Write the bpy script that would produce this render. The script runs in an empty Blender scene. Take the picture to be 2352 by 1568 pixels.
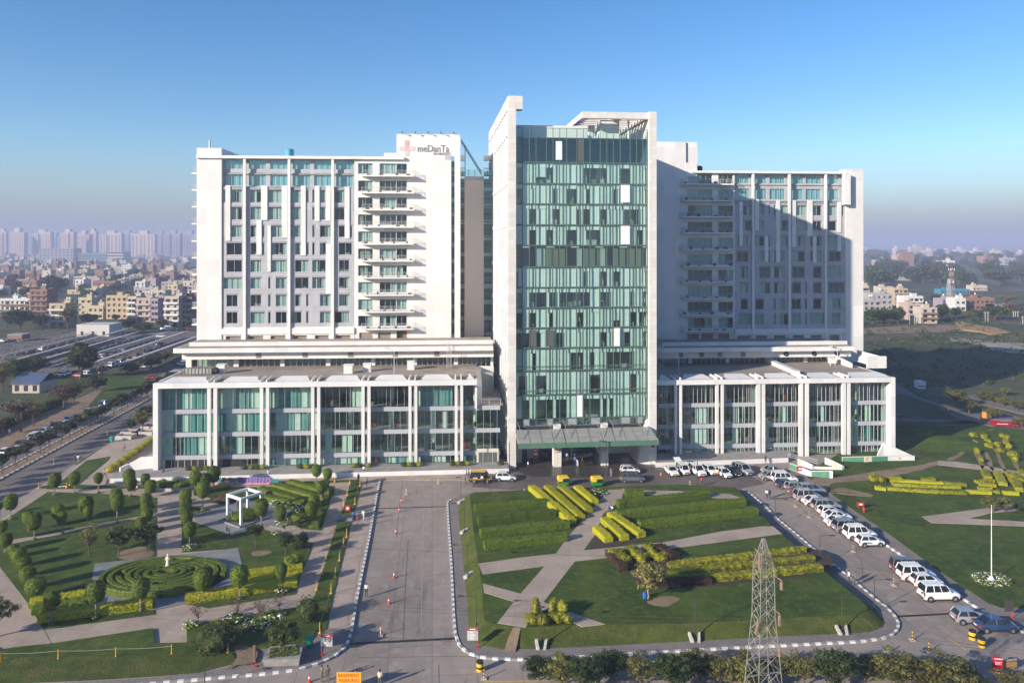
import bpy, bmesh, math, random
from mathutils import Vector, Matrix
R = math.radians
rnd = random.Random(7)
SC = bpy.context.scene
COL = SC.collection
# ------------------------------------------------------------------ camera, world, sun, exposure
F, CX, HY, CH = 1745.6, 1176.0, 562.3, 44.0      # focal (px of a 2352 wide picture), centre, horizon row, camera height
cam_d = bpy.data.cameras.new('camera'); cam = bpy.data.objects.new('camera', cam_d); COL.objects.link(cam)
cam.location = (0, 0, CH); cam.rotation_euler = (R(90), 0, 0)
cam_d.sensor_width = 36; cam_d.lens = 36 * F / 2352; cam_d.shift_y = -(784 - HY) / 2352
cam_d.clip_start = 0.5; cam_d.clip_end = 30000
SC.camera = cam
SUN_EL, SUN_DIR = 19.0, Vector((-0.80, -0.60, 0)).normalized()   # horizontal direction towards the sun
W = bpy.data.worlds.new('World'); SC.world = W; W.use_nodes = True
nt = W.node_tree; nt.nodes.clear()
sky = nt.nodes.new('ShaderNodeTexSky'); sky.sky_type = 'NISHITA'; sky.sun_disc = False
sky.sun_elevation = R(SUN_EL); sky.sun_rotation = math.atan2(SUN_DIR.x, SUN_DIR.y)
sky.altitude = 200; sky.air_density = 1.0; sky.dust_density = 0.6; sky.ozone_density = 3.0
bg = nt.nodes.new('ShaderNodeBackground'); bg.inputs['Strength'].default_value = 0.106
wo = nt.nodes.new('ShaderNodeOutputWorld')
hsv = nt.nodes.new('ShaderNodeHueSaturation'); hsv.inputs['Saturation'].default_value = 1.26; hsv.inputs['Hue'].default_value = .505; hsv.inputs['Value'].default_value = 1.04
nt.links.new(sky.outputs[0], hsv.inputs['Color']);
gz = nt.nodes.new('ShaderNodeSeparateXYZ'); nt.links.new(nt.nodes.new('ShaderNodeTexCoord').outputs['Generated'], gz.inputs[0])
el = nt.nodes.new('ShaderNodeMapRange'); el.interpolation_type = 'SMOOTHSTEP'; el.inputs['From Min'].default_value = -.01; el.inputs['From Max'].default_value = .13; el.inputs['To Min'].default_value = .92; el.inputs['To Max'].default_value = 0
nt.links.new(gz.outputs['Z'], el.inputs['Value']); smx = nt.nodes.new('ShaderNodeMix'); smx.data_type = 'RGBA'; nt.links.new(el.outputs[0], smx.inputs['Factor'])
nt.links.new(hsv.outputs[0], smx.inputs['A']); smx.inputs['B'].default_value = (1.72, 1.92, 2.55, 1); nt.links.new(smx.outputs['Result'], bg.inputs[0]); nt.links.new(bg.outputs[0], wo.inputs[0])
sd = bpy.data.lights.new('sun', 'SUN'); sun = bpy.data.objects.new('sun', sd); COL.objects.link(sun)
sd.energy = 5.0; sd.angle = R(0.5); sd.color = (1.0, 0.89, 0.75)
tosun = Vector((SUN_DIR.x * math.cos(R(SUN_EL)), SUN_DIR.y * math.cos(R(SUN_EL)), math.sin(R(SUN_EL))))
sun.rotation_euler = tosun.to_track_quat('Z', 'Y').to_euler()
SC.view_settings.view_transform = 'Standard'; SC.view_settings.look = 'None'
SC.view_settings.exposure = 0.72; SC.view_settings.gamma = 1.0
SC.cycles.max_bounces = 8; SC.cycles.transparent_max_bounces = 24; SC.cycles.volume_bounces = 0
SC.cycles.diffuse_bounces = 3; SC.cycles.glossy_bounces = 3
SC.cycles.caustics_reflective = False; SC.cycles.caustics_refractive = False
# ------------------------------------------------------------------ surveying helpers
def g(px, py, z=0.0):
 Y = F * (CH - z) / (py - HY); return Vector(((px - CX) * Y / F, Y, z))
def zoomer(x0, y0, k):
 s = 0.91875 / k
 return lambda x, y: (x0 * 0.91875 + x * s, y0 * 0.91875 + y * s)
K5 = 1383 / 500
z1 = zoomer(0, 1140, K5); z2 = zoomer(420, 1140, K5); z3 = zoomer(860, 1140, K5); z4 = zoomer(1300, 1140, K5)
z5 = zoomer(1700, 1140, K5); z6 = zoomer(2060, 1140, K5); z7 = zoomer(0, 800, 3.92); z8 = zoomer(0, 540, 3.92)
zh = zoomer(2100, 940, 1898 / 460); zi = zoomer(2100, 620, 1898 / 460)
zA = zoomer(440, 300, 2.6131); zB = zoomer(1180, 220, 3.1367); zC = zoomer(1180, 700, 3.1367)
zD = zoomer(1600, 330, 2.6131); zE = zoomer(360, 840, 3.92); zF = zoomer(840, 840, 3.92); zG = zoomer(1600, 840, 3.36)
class Frame:
 def __init__(s, ox, oy, deg): s.ox, s.oy, s.a = ox, oy, R(deg); s.c, s.s = math.cos(s.a), math.sin(s.a)
 def pt(s, u, v, z=0): return Vector((s.ox + u * s.c - v * s.s, s.oy + u * s.s + v * s.c, z))
 def U(s, px, v=0.0):
  r = (px - CX) / F
  return (r * (s.oy + v * s.c) - s.ox + v * s.s) / (s.c - r * s.s)
 def Z(s, px, py, v=0.0):
  u = s.U(px, v); Y = s.oy + u * s.s + v * s.c
  return CH + (HY - py) * Y / F
 def loc(s, p):
  dx, dy = p[0] - s.ox, p[1] - s.oy
  return dx * s.c + dy * s.s, -dx * s.s + dy * s.c
# ------------------------------------------------------------------ materials
MATS = {}
def mat(name, col, rough=0.7, noise=0.0, scale=1.0, bump=0.0, metal=0.0, col2=None, spec=0.4, emit=None, coords='pos', detail=5.0, bscale=None, stretch=None):
 """Principled material whose colour wanders between col and col2 (or darker col) with a world-space noise."""
 if name in MATS: return MATS[name]
 m = bpy.data.materials.new(name); m.use_nodes = True; MATS[name] = m
 t = m.node_tree; b = t.nodes['Principled BSDF']
 b.inputs['Base Color'].default_value = (*col, 1); b.inputs['Roughness'].default_value = rough
 b.inputs['Metallic'].default_value = metal; b.inputs['Specular IOR Level'].default_value = spec
 m.diffuse_color = (*col, 1)
 if noise > 0 or bump > 0:
  if coords == 'pos':
   tc = t.nodes.new('ShaderNodeNewGeometry').outputs['Position']
  else: tc = t.nodes.new('ShaderNodeTexCoord').outputs['Object']
  if stretch:
   mp = t.nodes.new('ShaderNodeMapping'); mp.inputs['Scale'].default_value = stretch
   t.links.new(tc, mp.inputs[0]); tc = mp.outputs[0]
 if noise > 0:
  n = t.nodes.new('ShaderNodeTexNoise'); n.inputs['Scale'].default_value = scale; n.inputs['Detail'].default_value = detail
  n.inputs['Roughness'].default_value = 0.65
  r = t.nodes.new('ShaderNodeValToRGB'); r.color_ramp.elements[0].position = 0.32; r.color_ramp.elements[1].position = 0.68
  c2 = col2 if col2 else tuple(c * (1 - noise) for c in col)
  r.color_ramp.elements[0].color = (*c2, 1); r.color_ramp.elements[1].color = (*col, 1)
  t.links.new(tc, n.inputs['Vector']); t.links.new(n.outputs['Fac'], r.inputs[0]); t.links.new(r.outputs[0], b.inputs['Base Color'])
 if bump > 0:
  n2 = t.nodes.new('ShaderNodeTexNoise'); n2.inputs['Scale'].default_value = bscale or scale * 4; n2.inputs['Detail'].default_value = 4
  bp = t.nodes.new('ShaderNodeBump'); bp.inputs['Strength'].default_value = bump; bp.inputs['Distance'].default_value = 0.1
  t.links.new(tc, n2.inputs['Vector']); t.links.new(n2.outputs['Fac'], bp.inputs['Height']); t.links.new(bp.outputs[0], b.inputs['Normal'])
 if emit:
  b.inputs['Emission Color'].default_value = (*col, 1); b.inputs['Emission Strength'].default_value = emit
 return m
def mat_layers(name, layers, rough=0.9, bump=0.3, bscale=3.0):
 """base colour built from several noises: layers = [(col)], [(col, scale, lo, hi, stretch)] mixed one over the other"""
 m = bpy.data.materials.new(name); m.use_nodes = True; MATS[name] = m
 t = m.node_tree; b = t.nodes['Principled BSDF']; b.inputs['Roughness'].default_value = rough; b.inputs['Specular IOR Level'].default_value = 0.25
 pos = t.nodes.new('ShaderNodeNewGeometry').outputs['Position']
 prev = t.nodes.new('ShaderNodeRGB'); prev.outputs[0].default_value = (*layers[0][0], 1); cur = prev.outputs[0]
 m.diffuse_color = (*layers[0][0], 1)
 for i, (col, scale, lo, hi, st) in enumerate(layers[1:]):
  mp = t.nodes.new('ShaderNodeMapping'); mp.inputs['Scale'].default_value = st; mp.inputs['Location'].default_value = (i * 13.7, i * 7.1, 0)
  mp.inputs['Rotation'].default_value = (0, 0, st[2] if st[2] not in (1, 1.0) else 0)
  n = t.nodes.new('ShaderNodeTexNoise'); n.inputs['Scale'].default_value = scale; n.inputs['Detail'].default_value = 6; n.inputs['Roughness'].default_value = 0.7
  r = t.nodes.new('ShaderNodeMapRange'); r.inputs['From Min'].default_value = lo; r.inputs['From Max'].default_value = hi
  mx = t.nodes.new('ShaderNodeMix'); mx.data_type = 'RGBA'
  t.links.new(pos, mp.inputs[0]); t.links.new(mp.outputs[0], n.inputs['Vector']); t.links.new(n.outputs['Fac'], r.inputs['Value'])
  t.links.new(r.outputs[0], mx.inputs['Factor']); t.links.new(cur, mx.inputs['A']); mx.inputs['B'].default_value = (*col, 1)
  cur = mx.outputs['Result']
 t.links.new(cur, b.inputs['Base Color'])
 n2 = t.nodes.new('ShaderNodeTexNoise'); n2.inputs['Scale'].default_value = bscale; n2.inputs['Detail'].default_value = 5
 bp = t.nodes.new('ShaderNodeBump'); bp.inputs['Strength'].default_value = bump; bp.inputs['Distance'].default_value = 0.15
 t.links.new(pos, n2.inputs['Vector']); t.links.new(n2.outputs['Fac'], bp.inputs['Height']); t.links.new(bp.outputs[0], b.inputs['Normal'])
 return m
def tile_lines(m, sx, sy, amount=0.35, width=0.02, rot=0.0, axes='xy'):
 """multiply an existing material's colour by a grid of joints (Brick Texture) in world space"""
 t = m.node_tree; b = t.nodes['Principled BSDF']
 src = b.inputs['Base Color'].links[0].from_socket if b.inputs['Base Color'].links else None
 pos = t.nodes.new('ShaderNodeNewGeometry').outputs['Position']
 if axes == 'xz':
  sp = t.nodes.new('ShaderNodeSeparateXYZ'); cb = t.nodes.new('ShaderNodeCombineXYZ'); ad = t.nodes.new('ShaderNodeMath')
  t.links.new(pos, sp.inputs[0]); t.links.new(sp.outputs['X'], ad.inputs[0]); t.links.new(sp.outputs['Y'], ad.inputs[1])
  t.links.new(ad.outputs[0], cb.inputs['X']); t.links.new(sp.outputs['Z'], cb.inputs['Y']); pos = cb.outputs[0]
 mp = t.nodes.new('ShaderNodeMapping'); mp.inputs['Rotation'].default_value = (0, 0, rot); t.links.new(pos, mp.inputs[0])
 br = t.nodes.new('ShaderNodeTexBrick'); br.offset = 0.0 if sx == sy or axes == 'xz' else 0.5
 br.inputs['Scale'].default_value = 1.0; br.inputs['Brick Width'].default_value = sx; br.inputs['Row Height'].default_value = sy
 br.inputs['Mortar Size'].default_value = width; br.inputs['Mortar Smooth'].default_value = 0.3
 br.inputs['Color1'].default_value = (1, 1, 1, 1); br.inputs['Color2'].default_value = (0.88, 0.88, 0.88, 1)
 br.inputs['Mortar'].default_value = (1 - amount,) * 3 + (1,)
 t.links.new(mp.outputs[0], br.inputs['Vector'])
 mx = t.nodes.new('ShaderNodeMix'); mx.data_type = 'RGBA'; mx.blend_type = 'MULTIPLY'; mx.inputs['Factor'].default_value = 1
 if src: t.links.new(src, mx.inputs['A'])
 else: mx.inputs['A'].default_value = b.inputs['Base Color'].default_value
 t.links.new(br.outputs['Color'], mx.inputs['B']); t.links.new(mx.outputs['Result'], b.inputs['Base Color'])
 return m
def glass(name, tint, refl=0.10, rough=0.02):
 m = bpy.data.materials.new(name); m.use_nodes = True; MATS[name] = m; t = m.node_tree; t.nodes.clear()
 o = t.nodes.new('ShaderNodeOutputMaterial'); tr = t.nodes.new('ShaderNodeBsdfTransparent'); gl = t.nodes.new('ShaderNodeBsdfGlossy')
 tr.inputs[0].default_value = (*tint, 1); gl.inputs['Roughness'].default_value = rough; gl.inputs[0].default_value = (0.85, 0.95, 0.95, 1)
 lw = t.nodes.new('ShaderNodeLayerWeight'); lw.inputs['Blend'].default_value = 0.5
 fr = t.nodes.new('ShaderNodeMath'); fr.operation = 'POWER'; fr.inputs[1].default_value = 4.0; t.links.new(lw.outputs['Facing'], fr.inputs[0])
 ad = t.nodes.new('ShaderNodeMath'); ad.operation = 'ADD'; ad.inputs[1].default_value = refl; ad.use_clamp = True
 mx = t.nodes.new('ShaderNodeMixShader')
 t.links.new(fr.outputs[0], ad.inputs[0]); t.links.new(ad.outputs[0], mx.inputs[0]); t.links.new(tr.outputs[0], mx.inputs[1]); t.links.new(gl.outputs[0], mx.inputs[2])
 t.links.new(mx.outputs[0], o.inputs[0]); m.diffuse_color = (*tint, 1)
 return m
def leafmat(name, c1, c2, scale=1.2, trans=0.25):
 """foliage: colour differs per leaf clump (noise in space and random per object), a little light passes through"""
 m = bpy.data.materials.new(name); m.use_nodes = True; MATS[name] = m; t = m.node_tree; b = t.nodes['Principled BSDF']
 out = t.nodes['Material Output']
 tc = t.nodes.new('ShaderNodeTexCoord'); n = t.nodes.new('ShaderNodeTexNoise'); n.inputs['Scale'].default_value = scale; n.inputs['Detail'].default_value = 6
 r = t.nodes.new('ShaderNodeValToRGB'); r.color_ramp.elements[0].position = 0.35; r.color_ramp.elements[1].position = 0.65
 r.color_ramp.elements[0].color = (*c2, 1); r.color_ramp.elements[1].color = (*c1, 1)
 oi = t.nodes.new('ShaderNodeObjectInfo'); hs = t.nodes.new('ShaderNodeHueSaturation')
 mr = t.nodes.new('ShaderNodeMapRange'); mr.inputs['To Min'].default_value = 0.75; mr.inputs['To Max'].default_value = 1.2
 t.links.new(oi.outputs['Random'], mr.inputs['Value']); t.links.new(mr.outputs[0], hs.inputs['Value'])
 t.links.new(tc.outputs['Object'], n.inputs['Vector']); t.links.new(n.outputs['Fac'], r.inputs[0]); t.links.new(r.outputs[0], hs.inputs['Color'])
 t.links.new(hs.outputs[0], b.inputs['Base Color']); b.inputs['Roughness'].default_value = 0.6; b.inputs['Specular IOR Level'].default_value = 0.25
 tl = t.nodes.new('ShaderNodeBsdfTranslucent'); t.links.new(hs.outputs[0], tl.inputs[0])
 mx = t.nodes.new('ShaderNodeMixShader'); mx.inputs[0].default_value = trans
 t.links.new(b.outputs[0], mx.inputs[1]); t.links.new(tl.outputs[0], mx.inputs[2]); t.links.new(mx.outputs[0], out.inputs[0])
 m.diffuse_color = (*c1, 1)
 return m
# ------------------------------------------------------------------ mesh builder
class MB:
 def __init__(s): s.v, s.f, s.m = [], [], []
 def add(s, pts, faces, mi=0):
  b = len(s.v); s.v += [tuple(p) for p in pts]
  for f in faces: s.f.append(tuple(b + i for i in f)); s.m.append(mi)
  return s
 def quad(s, a, b, c, d, mi=0): return s.add([a, b, c, d], [(0, 1, 2, 3)], mi)
 def box(s, x0, x1, y0, y1, z0, z1, mi=0):
  if x0 > x1: x0, x1 = x1, x0
  if y0 > y1: y0, y1 = y1, y0
  if z0 > z1: z0, z1 = z1, z0
  p = [(x0, y0, z0), (x1, y0, z0), (x1, y1, z0), (x0, y1, z0), (x0, y0, z1), (x1, y0, z1), (x1, y1, z1), (x0, y1, z1)]
  return s.add(p, [(0, 3, 2, 1), (4, 5, 6, 7), (0, 1, 5, 4), (1, 2, 6, 5), (2, 3, 7, 6), (3, 0, 4, 7)], mi)
 def hexa(s, p, mi=0):  # 8 points: bottom 4 ccw, top 4 ccw
  return s.add(p, [(0, 3, 2, 1), (4, 5, 6, 7), (0, 1, 5, 4), (1, 2, 6, 5), (2, 3, 7, 6), (3, 0, 4, 7)], mi)
 def prism(s, pts, z0, z1, mi=0, mside=None, bottom=False):
  n = len(pts); P = [(p[0], p[1], z0) for p in pts] + [(p[0], p[1], z1) for p in pts]
  area = sum(pts[i][0] * pts[(i + 1) % n][1] - pts[(i + 1) % n][0] * pts[i][1] for i in range(n))
  top = tuple(range(n, 2 * n)); bot = tuple(reversed(range(n)))
  sides = [(i, (i + 1) % n, n + (i + 1) % n, n + i) for i in range(n)]
  if area < 0: top = tuple(reversed(top)); bot = tuple(reversed(bot)); sides = [tuple(reversed(q)) for q in sides]
  s.add(P, [top] + ([bot] if bottom else []), mi); b = len(s.v) - 2 * n
  for q in sides: s.f.append(tuple(b + i for i in q)); s.m.append(mi if mside is None else mside)
  return s
 def tube(s, a, b, r0, r1=None, n=6, mi=0, caps=True):
  a, b = Vector(a), Vector(b); r1 = r0 if r1 is None else r1; d = (b - a)
  if d.length < 1e-6: return s
  q = d.to_track_quat('Z', 'Y'); P = []
  for c, r in ((a, r0), (b, r1)):
   for i in range(n):
    t = 2 * math.pi * i / n; P.append(c + q @ Vector((math.cos(t) * r, math.sin(t) * r, 0)))
  fs = [(i, (i + 1) % n, n + (i + 1) % n, n + i) for i in range(n)]
  if caps: fs += [tuple(reversed(range(n))), tuple(range(n, 2 * n))]
  return s.add(P, fs, mi)
 def path(s, pts, r, n=5, mi=0):
  for a, b in zip(pts, pts[1:]): s.tube(a, b, r, r, n, mi)
  return s
 def lathe(s, prof, n=16, c=(0, 0, 0), mi=0, sx=1, sy=1):
  P = []
  for (r, z) in prof:
   for i in range(n):
    t = 2 * math.pi * i / n; P.append((c[0] + r * math.cos(t) * sx, c[1] + r * math.sin(t) * sy, c[2] + z))
  fs = []
  for k in range(len(prof) - 1):
   for i in range(n): fs.append((k * n + i, k * n + (i + 1) % n, (k + 1) * n + (i + 1) % n, (k + 1) * n + i))
  fs += [tuple(reversed(range(n))), tuple(range((len(prof) - 1) * n, len(prof) * n))]
  return s.add(P, fs, mi)
 def ball(s, c, rx, ry, rz, nu=10, nv=7, mi=0, jit=0.0, rg=rnd):
  prof = []
  P = []
  for k in range(nv + 1):
   ph = math.pi * k / nv
   for i in range(nu):
    t = 2 * math.pi * i / nu; j = 1 + rg.uniform(-jit, jit)
    P.append((c[0] + rx * j * math.sin(ph) * math.cos(t), c[1] + ry * j * math.sin(ph) * math.sin(t), c[2] - rz * j * math.cos(ph)))
  fs = [(k * nu + i, k * nu + (i + 1) % nu, (k + 1) * nu + (i + 1) % nu, (k + 1) * nu + i) for k in range(nv) for i in range(nu)]
  return s.add(P, fs, mi)
 def mesh(s, name, mats, smooth=False):
  me = bpy.data.meshes.new(name); me.from_pydata(s.v, [], s.f)
  for m in (mats if isinstance(mats, (list, tuple)) else [mats]): me.materials.append(m)
  me.polygons.foreach_set('material_index', s.m)
  if smooth: me.polygons.foreach_set('use_smooth', [True] * len(s.f))
  me.update(); return me
def obj(name, mb, mats, parent=None, loc=None, rz=0.0, smooth=False):
 me = mb.mesh(name, mats, smooth) if isinstance(mb, MB) else mb
 o = bpy.data.objects.new(name, me); COL.objects.link(o)
 if parent: o.parent = parent
 if loc is not None: o.location = loc
 if rz: o.rotation_euler = (0, 0, rz)
 return o
def tag(o, label=None, cat=None, group=None, kind=None):
 if label: o['label'] = label
 if cat: o['category'] = cat
 if group: o['group'] = group
 if kind: o['kind'] = kind
 return o
def thing(name, label, cat, loc=(0, 0, 0), rz=0.0, group=None):
 o = bpy.data.objects.new(name, None); COL.objects.link(o); o.location = loc; o.rotation_euler = (0, 0, rz); o.empty_display_size = 0.5
 return tag(o, label, cat, group)
def framed(name, label, cat, fr, group=None): return thing(name, label, cat, (fr.ox, fr.oy, 0), fr.a, group)
def copy_tree(o, parent=None):
 c = o.copy(); COL.objects.link(c)
 if parent: c.parent = parent
 for ch in list(o.children): copy_tree(ch, c)
 return c
def recolor(root, name, i, m):
 for ch in root.children:
  if ch.name.split('.')[0] == name and len(ch.material_slots) > i:
   ch.material_slots[i].link = 'OBJECT'; ch.material_slots[i].material = m
def struct(name, mb, mats, kind='structure'): return tag(obj(name, mb, mats), kind=kind)
ORD = ['first', 'second', 'third', 'fourth', 'fifth', 'sixth', 'seventh', 'eighth', 'ninth', 'tenth', 'eleventh', 'twelfth', 'thirteenth',
  'fourteenth', 'fifteenth', 'sixteenth', 'seventeenth', 'eighteenth', 'nineteenth', 'twentieth', 'twenty-first', 'twenty-second', 'twenty-third', 'twenty-fourth', 'twenty-fifth', 'twenty-sixth', 'twenty-seventh', 'twenty-eighth', 'twenty-ninth', 'thirtieth']
# ------------------------------------------------------------------ material palette
M_white = mat('white_panel', (0.75, 0.735, 0.71), 0.55, 0.10, 0.25, stretch=(1, 1, 0.35))
tile_lines(M_white, 3.1, 4.05, 0.13, 0.035, axes='xz')
M_white2 = mat('white_render', (0.73, 0.715, 0.695), 0.7, 0.14, 0.4, stretch=(1, 1, 0.25))
M_stone = mat('pale_stone_cladding', (0.72, 0.69, 0.645), 0.6, 0.10, 0.5); tile_lines(M_stone, 1.9, 0.9, 0.25, 0.03, axes='xz')
M_grey = mat('light_grey_panel', (0.45, 0.45, 0.475), 0.5, 0.08, 0.4)
tile_lines(M_grey, 1.6, 2.0, 0.15, 0.03, axes='xz')
M_grey2 = mat('mid_grey_panel', (0.30, 0.31, 0.34), 0.5, 0.08, 0.4)
M_beige = mat('beige_render', (0.60, 0.55, 0.50), 0.8, 0.06, 0.15)
M_roof = mat('roof_screed', (0.36, 0.31, 0.26), 0.9, 0.35, 0.25, bump=0.2)
M_alu = mat('aluminium_frame', (0.55, 0.56, 0.56), 0.4, metal=0.3)
M_dalu = mat('dark_frame', (0.07, 0.10, 0.095), 0.45)
M_mull = mat('bronze_green_mullion', (0.10, 0.15, 0.13), 0.4)
M_room = mat('room_wall', (0.42, 0.44, 0.41), 0.9, 0.3, 0.3)
M_dark = mat('dark_interior', (0.09, 0.10, 0.10), 0.9)
M_ceil = mat('ceiling', (0.62, 0.64, 0.60), 0.9)
M_light = mat('lit_tube', (0.85, 1.0, 0.85), 0.5, emit=1.1)
M_curt = mat('sheer_curtain', (0.80, 0.84, 0.78), 0.9, 0.10, 0.5)
M_curt2 = mat('teal_blind', (0.16, 0.36, 0.37), 0.8, 0.15, 0.5)
M_curt3 = mat('cream_curtain', (0.70, 0.68, 0.58), 0.9)
M_floor = mat('interior_floor', (0.22, 0.20, 0.18), 0.5)
G_green = glass('green_glass', (0.74, 0.88, 0.82), 0.10)
G_tower = glass('tower_glass', (0.78, 0.93, 0.89), 0.13)
G_dark = glass('dark_teal_glass', (0.24, 0.46, 0.52), 0.12)
G_win = glass('window_glass', (0.72, 0.84, 0.84), 0.08)
G_blue = glass('blue_window_glass', (0.58, 0.80, 0.83), 0.14)
G_clear = glass('clear_rail_glass', (0.72, 0.86, 0.82), 0.08)
M_shut = mat('rolling_shutter', (0.30, 0.25, 0.21), 0.6, 0.2, 1.0)
M_steel = mat('galvanised_steel', (0.42, 0.40, 0.37), 0.5, 0.25, 2.0, metal=0.4)
M_rail = mat('railing_steel', (0.62, 0.62, 0.62), 0.4, metal=0.3)
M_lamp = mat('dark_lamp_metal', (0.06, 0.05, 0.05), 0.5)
M_red = mat('red_paint', (0.45, 0.03, 0.03), 0.5)
M_wpaint = mat('white_paint', (0.80, 0.80, 0.78), 0.6, 0.2, 3.0)
M_kgrey = mat('kerb_grey', (0.30, 0.28, 0.27), 0.9, 0.2, 3.0)
M_yel = mat('yellow_paint', (0.75, 0.45, 0.02), 0.6, 0.1, 3.0)
M_ora = mat('orange_paint', (0.75, 0.28, 0.03), 0.6)
M_blk = mat('black_paint', (0.02, 0.02, 0.02), 0.6)
M_green_p = mat('green_paint', (0.10, 0.27, 0.17), 0.6, 0.25, 1.0)
M_fascia = mat('canopy_green_glass_edge', (0.10, 0.20, 0.14), 0.35, 0.2, 1.0)
M_canopy = mat('canopy_glass_dusty', (0.36, 0.36, 0.32), 0.5, 0.22, 0.4)
M_granite = mat('dark_granite', (0.085, 0.075, 0.07), 0.35, 0.35, 0.6, spec=0.5); tile_lines(M_granite, 1.5, 1.5, 0.35, 0.03)
M_conc = mat_layers('road_concrete', [((0.33, 0.275, 0.235),), ((0.25, 0.21, 0.18), 0.08, 0.42, 0.62, (1, 0.5, 0.1)), ((0.39, 0.33, 0.28), 0.5, 0.5, 0.75, (1, 1, 1)), ((0.18, 0.15, 0.13), 0.9, 0.60, 0.85, (1, 0.22, 0.1)), ((0.15, 0.125, 0.11), 0.16, 0.60, 0.70, (1, 0.16, 0.1))], 0.85, 0.15, 6.0)
tile_lines(M_conc, 12.0, 4.6, 0.36, 0.05, rot=R(84))
M_asph = mat_layers('asphalt', [((0.15, 0.13, 0.12),), ((0.19, 0.165, 0.15), 0.12, 0.42, 0.62, (1, 0.5, 0.1)), ((0.11, 0.10, 0.095), 0.8, 0.55, 0.75, (1, 1, 1))], 0.9, 0.2, 8.0)
M_dasph = mat_layers('dark_forecourt_asphalt', [((0.12, 0.10, 0.09),), ((0.16, 0.135, 0.12), 0.2, 0.42, 0.62, (1, 0.5, 0.1)), ((0.085, 0.075, 0.07), 0.7, 0.55, 0.75, (1, 1, 1))], 0.6, 0.15, 6.0)
M_pave = mat_layers('pinkish_paving', [((0.43, 0.34, 0.275),), ((0.34, 0.27, 0.215), 0.25, 0.4, 0.65, (1, 1, 1)), ((0.42, 0.345, 0.29), 1.1, 0.55, 0.8, (1, 1, 1)), ((0.22, 0.18, 0.155), 0.5, 0.62, 0.74, (1, 1, 1))], 0.9, 0.2, 8.0)
tile_lines(M_pave, 3.0, 3.0, 0.22, 0.03, rot=R(6))
M_block = mat_layers('interlocking_block_paving', [((0.27, 0.235, 0.21),), ((0.22, 0.19, 0.17), 0.4, 0.4, 0.65, (1, 1, 1)), ((0.33, 0.28, 0.25), 2.0, 0.55, 0.8, (1, 1, 1))], 0.9, 0.3, 9.0)
tile_lines(M_block, 0.7, 0.35, 0.3, 0.06, rot=R(6))
M_plaza = mat_layers('grey_stone_paving', [((0.25, 0.25, 0.255),), ((0.20, 0.20, 0.205), 0.3, 0.4, 0.65, (1, 1, 1)), ((0.32, 0.315, 0.31), 1.1, 0.6, 0.8, (1, 1, 1))], 0.7, 0.1, 8.0)
tile_lines(M_plaza, 1.5, 1.5, 0.25, 0.03, rot=R(6))
M_grass = mat_layers('lawn_grass', [((0.072, 0.110, 0.013),), ((0.032, 0.062, 0.008), 0.16, 0.36, 0.60, (1, 1, 1)), ((0.12, 0.15, 0.021), 0.9, 0.5, 0.75, (1, 1, 1)), ((0.17, 0.125, 0.045), 0.10, 0.61, 0.76, (1, 1, 1)), ((0.028, 0.052, 0.008), 4.0, 0.5, 0.75, (1, 1, 1))], 0.95, 0.7, 9.0)
M_grass2 = mat_layers('rough_bank_grass', [((0.085, 0.105, 0.016),), ((0.050, 0.070, 0.011), 0.5, 0.4, 0.6, (1, 1, 1)), ((0.13, 0.105, 0.04), 0.5, 0.53, 0.72, (1, 1, 1)), ((0.03, 0.05, 0.01), 5.0, 0.5, 0.8, (1, 1, 1))], 0.95, 0.8, 7.0)
M_dirt = mat_layers('bare_earth', [((0.27, 0.19, 0.125),), ((0.20, 0.14, 0.095), 0.3, 0.4, 0.65, (1, 1, 1)), ((0.34, 0.25, 0.17), 1.2, 0.55, 0.8, (1, 1, 1)), ((0.09, 0.10, 0.035), 0.35, 0.56, 0.70, (1, 1, 1))], 0.95, 0.5, 4.0)
M_scrub = mat_layers('scrub_ground', [((0.075, 0.085, 0.035),), ((0.20, 0.155, 0.10), 0.013, 0.50, 0.66, (1, 1, 1)), ((0.045, 0.058, 0.022), 0.05, 0.45, 0.7, (1, 1, 1)), ((0.30, 0.24, 0.17), 0.04, 0.62, 0.74, (1, 1.8, 1)), ((0.035, 0.050, 0.018), 0.35, 0.48, 0.7, (1, 1, 1))], 0.95, 0.6, 0.8)
L_topi = leafmat('topiary_leaves', (0.18, 0.24, 0.025), (0.075, 0.12, 0.015), 5)
L_dark = leafmat('dark_leaves', (0.085, 0.11, 0.026), (0.032, 0.048, 0.014), 1.3)
L_far = leafmat('tree_leaves', (0.085, 0.095, 0.030), (0.035, 0.048, 0.017), 0.5)
L_far2 = leafmat('fresh_tree_leaves', (0.075, 0.110, 0.028), (0.030, 0.052, 0.016), 0.5)
L_olive = leafmat('sparse_olive_leaves', (0.24, 0.22, 0.06), (0.09, 0.10, 0.03), 1.5)
L_brown = leafmat('dry_brown_twigs', (0.16, 0.11, 0.07), (0.09, 0.065, 0.045), 1.5, 0.1)
L_hedge = leafmat('hedge_leaves', (0.185, 0.245, 0.022), (0.085, 0.13, 0.014), 5)
L_row = leafmat('row_hedge_leaves', (0.155, 0.215, 0.019), (0.07, 0.115, 0.013), 5)
L_yel = leafmat('golden_hedge_leaves', (0.66, 0.56, 0.02), (0.24, 0.30, 0.02), 9)
L_yg = leafmat('yellow_green_leaves', (0.42, 0.38, 0.02), (0.12, 0.16, 0.02), 2.5)
L_red = leafmat('brown_hedge_leaves', (0.085, 0.045, 0.025), (0.045, 0.028, 0.018), 2.0)
L_big = leafmat('broad_golden_leaves', (0.46, 0.38, 0.12), (0.17, 0.18, 0.04), 1.2)
M_flow = mat('white_petals', (0.80, 0.80, 0.74), 0.7, 0.2, 6.0)
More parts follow.
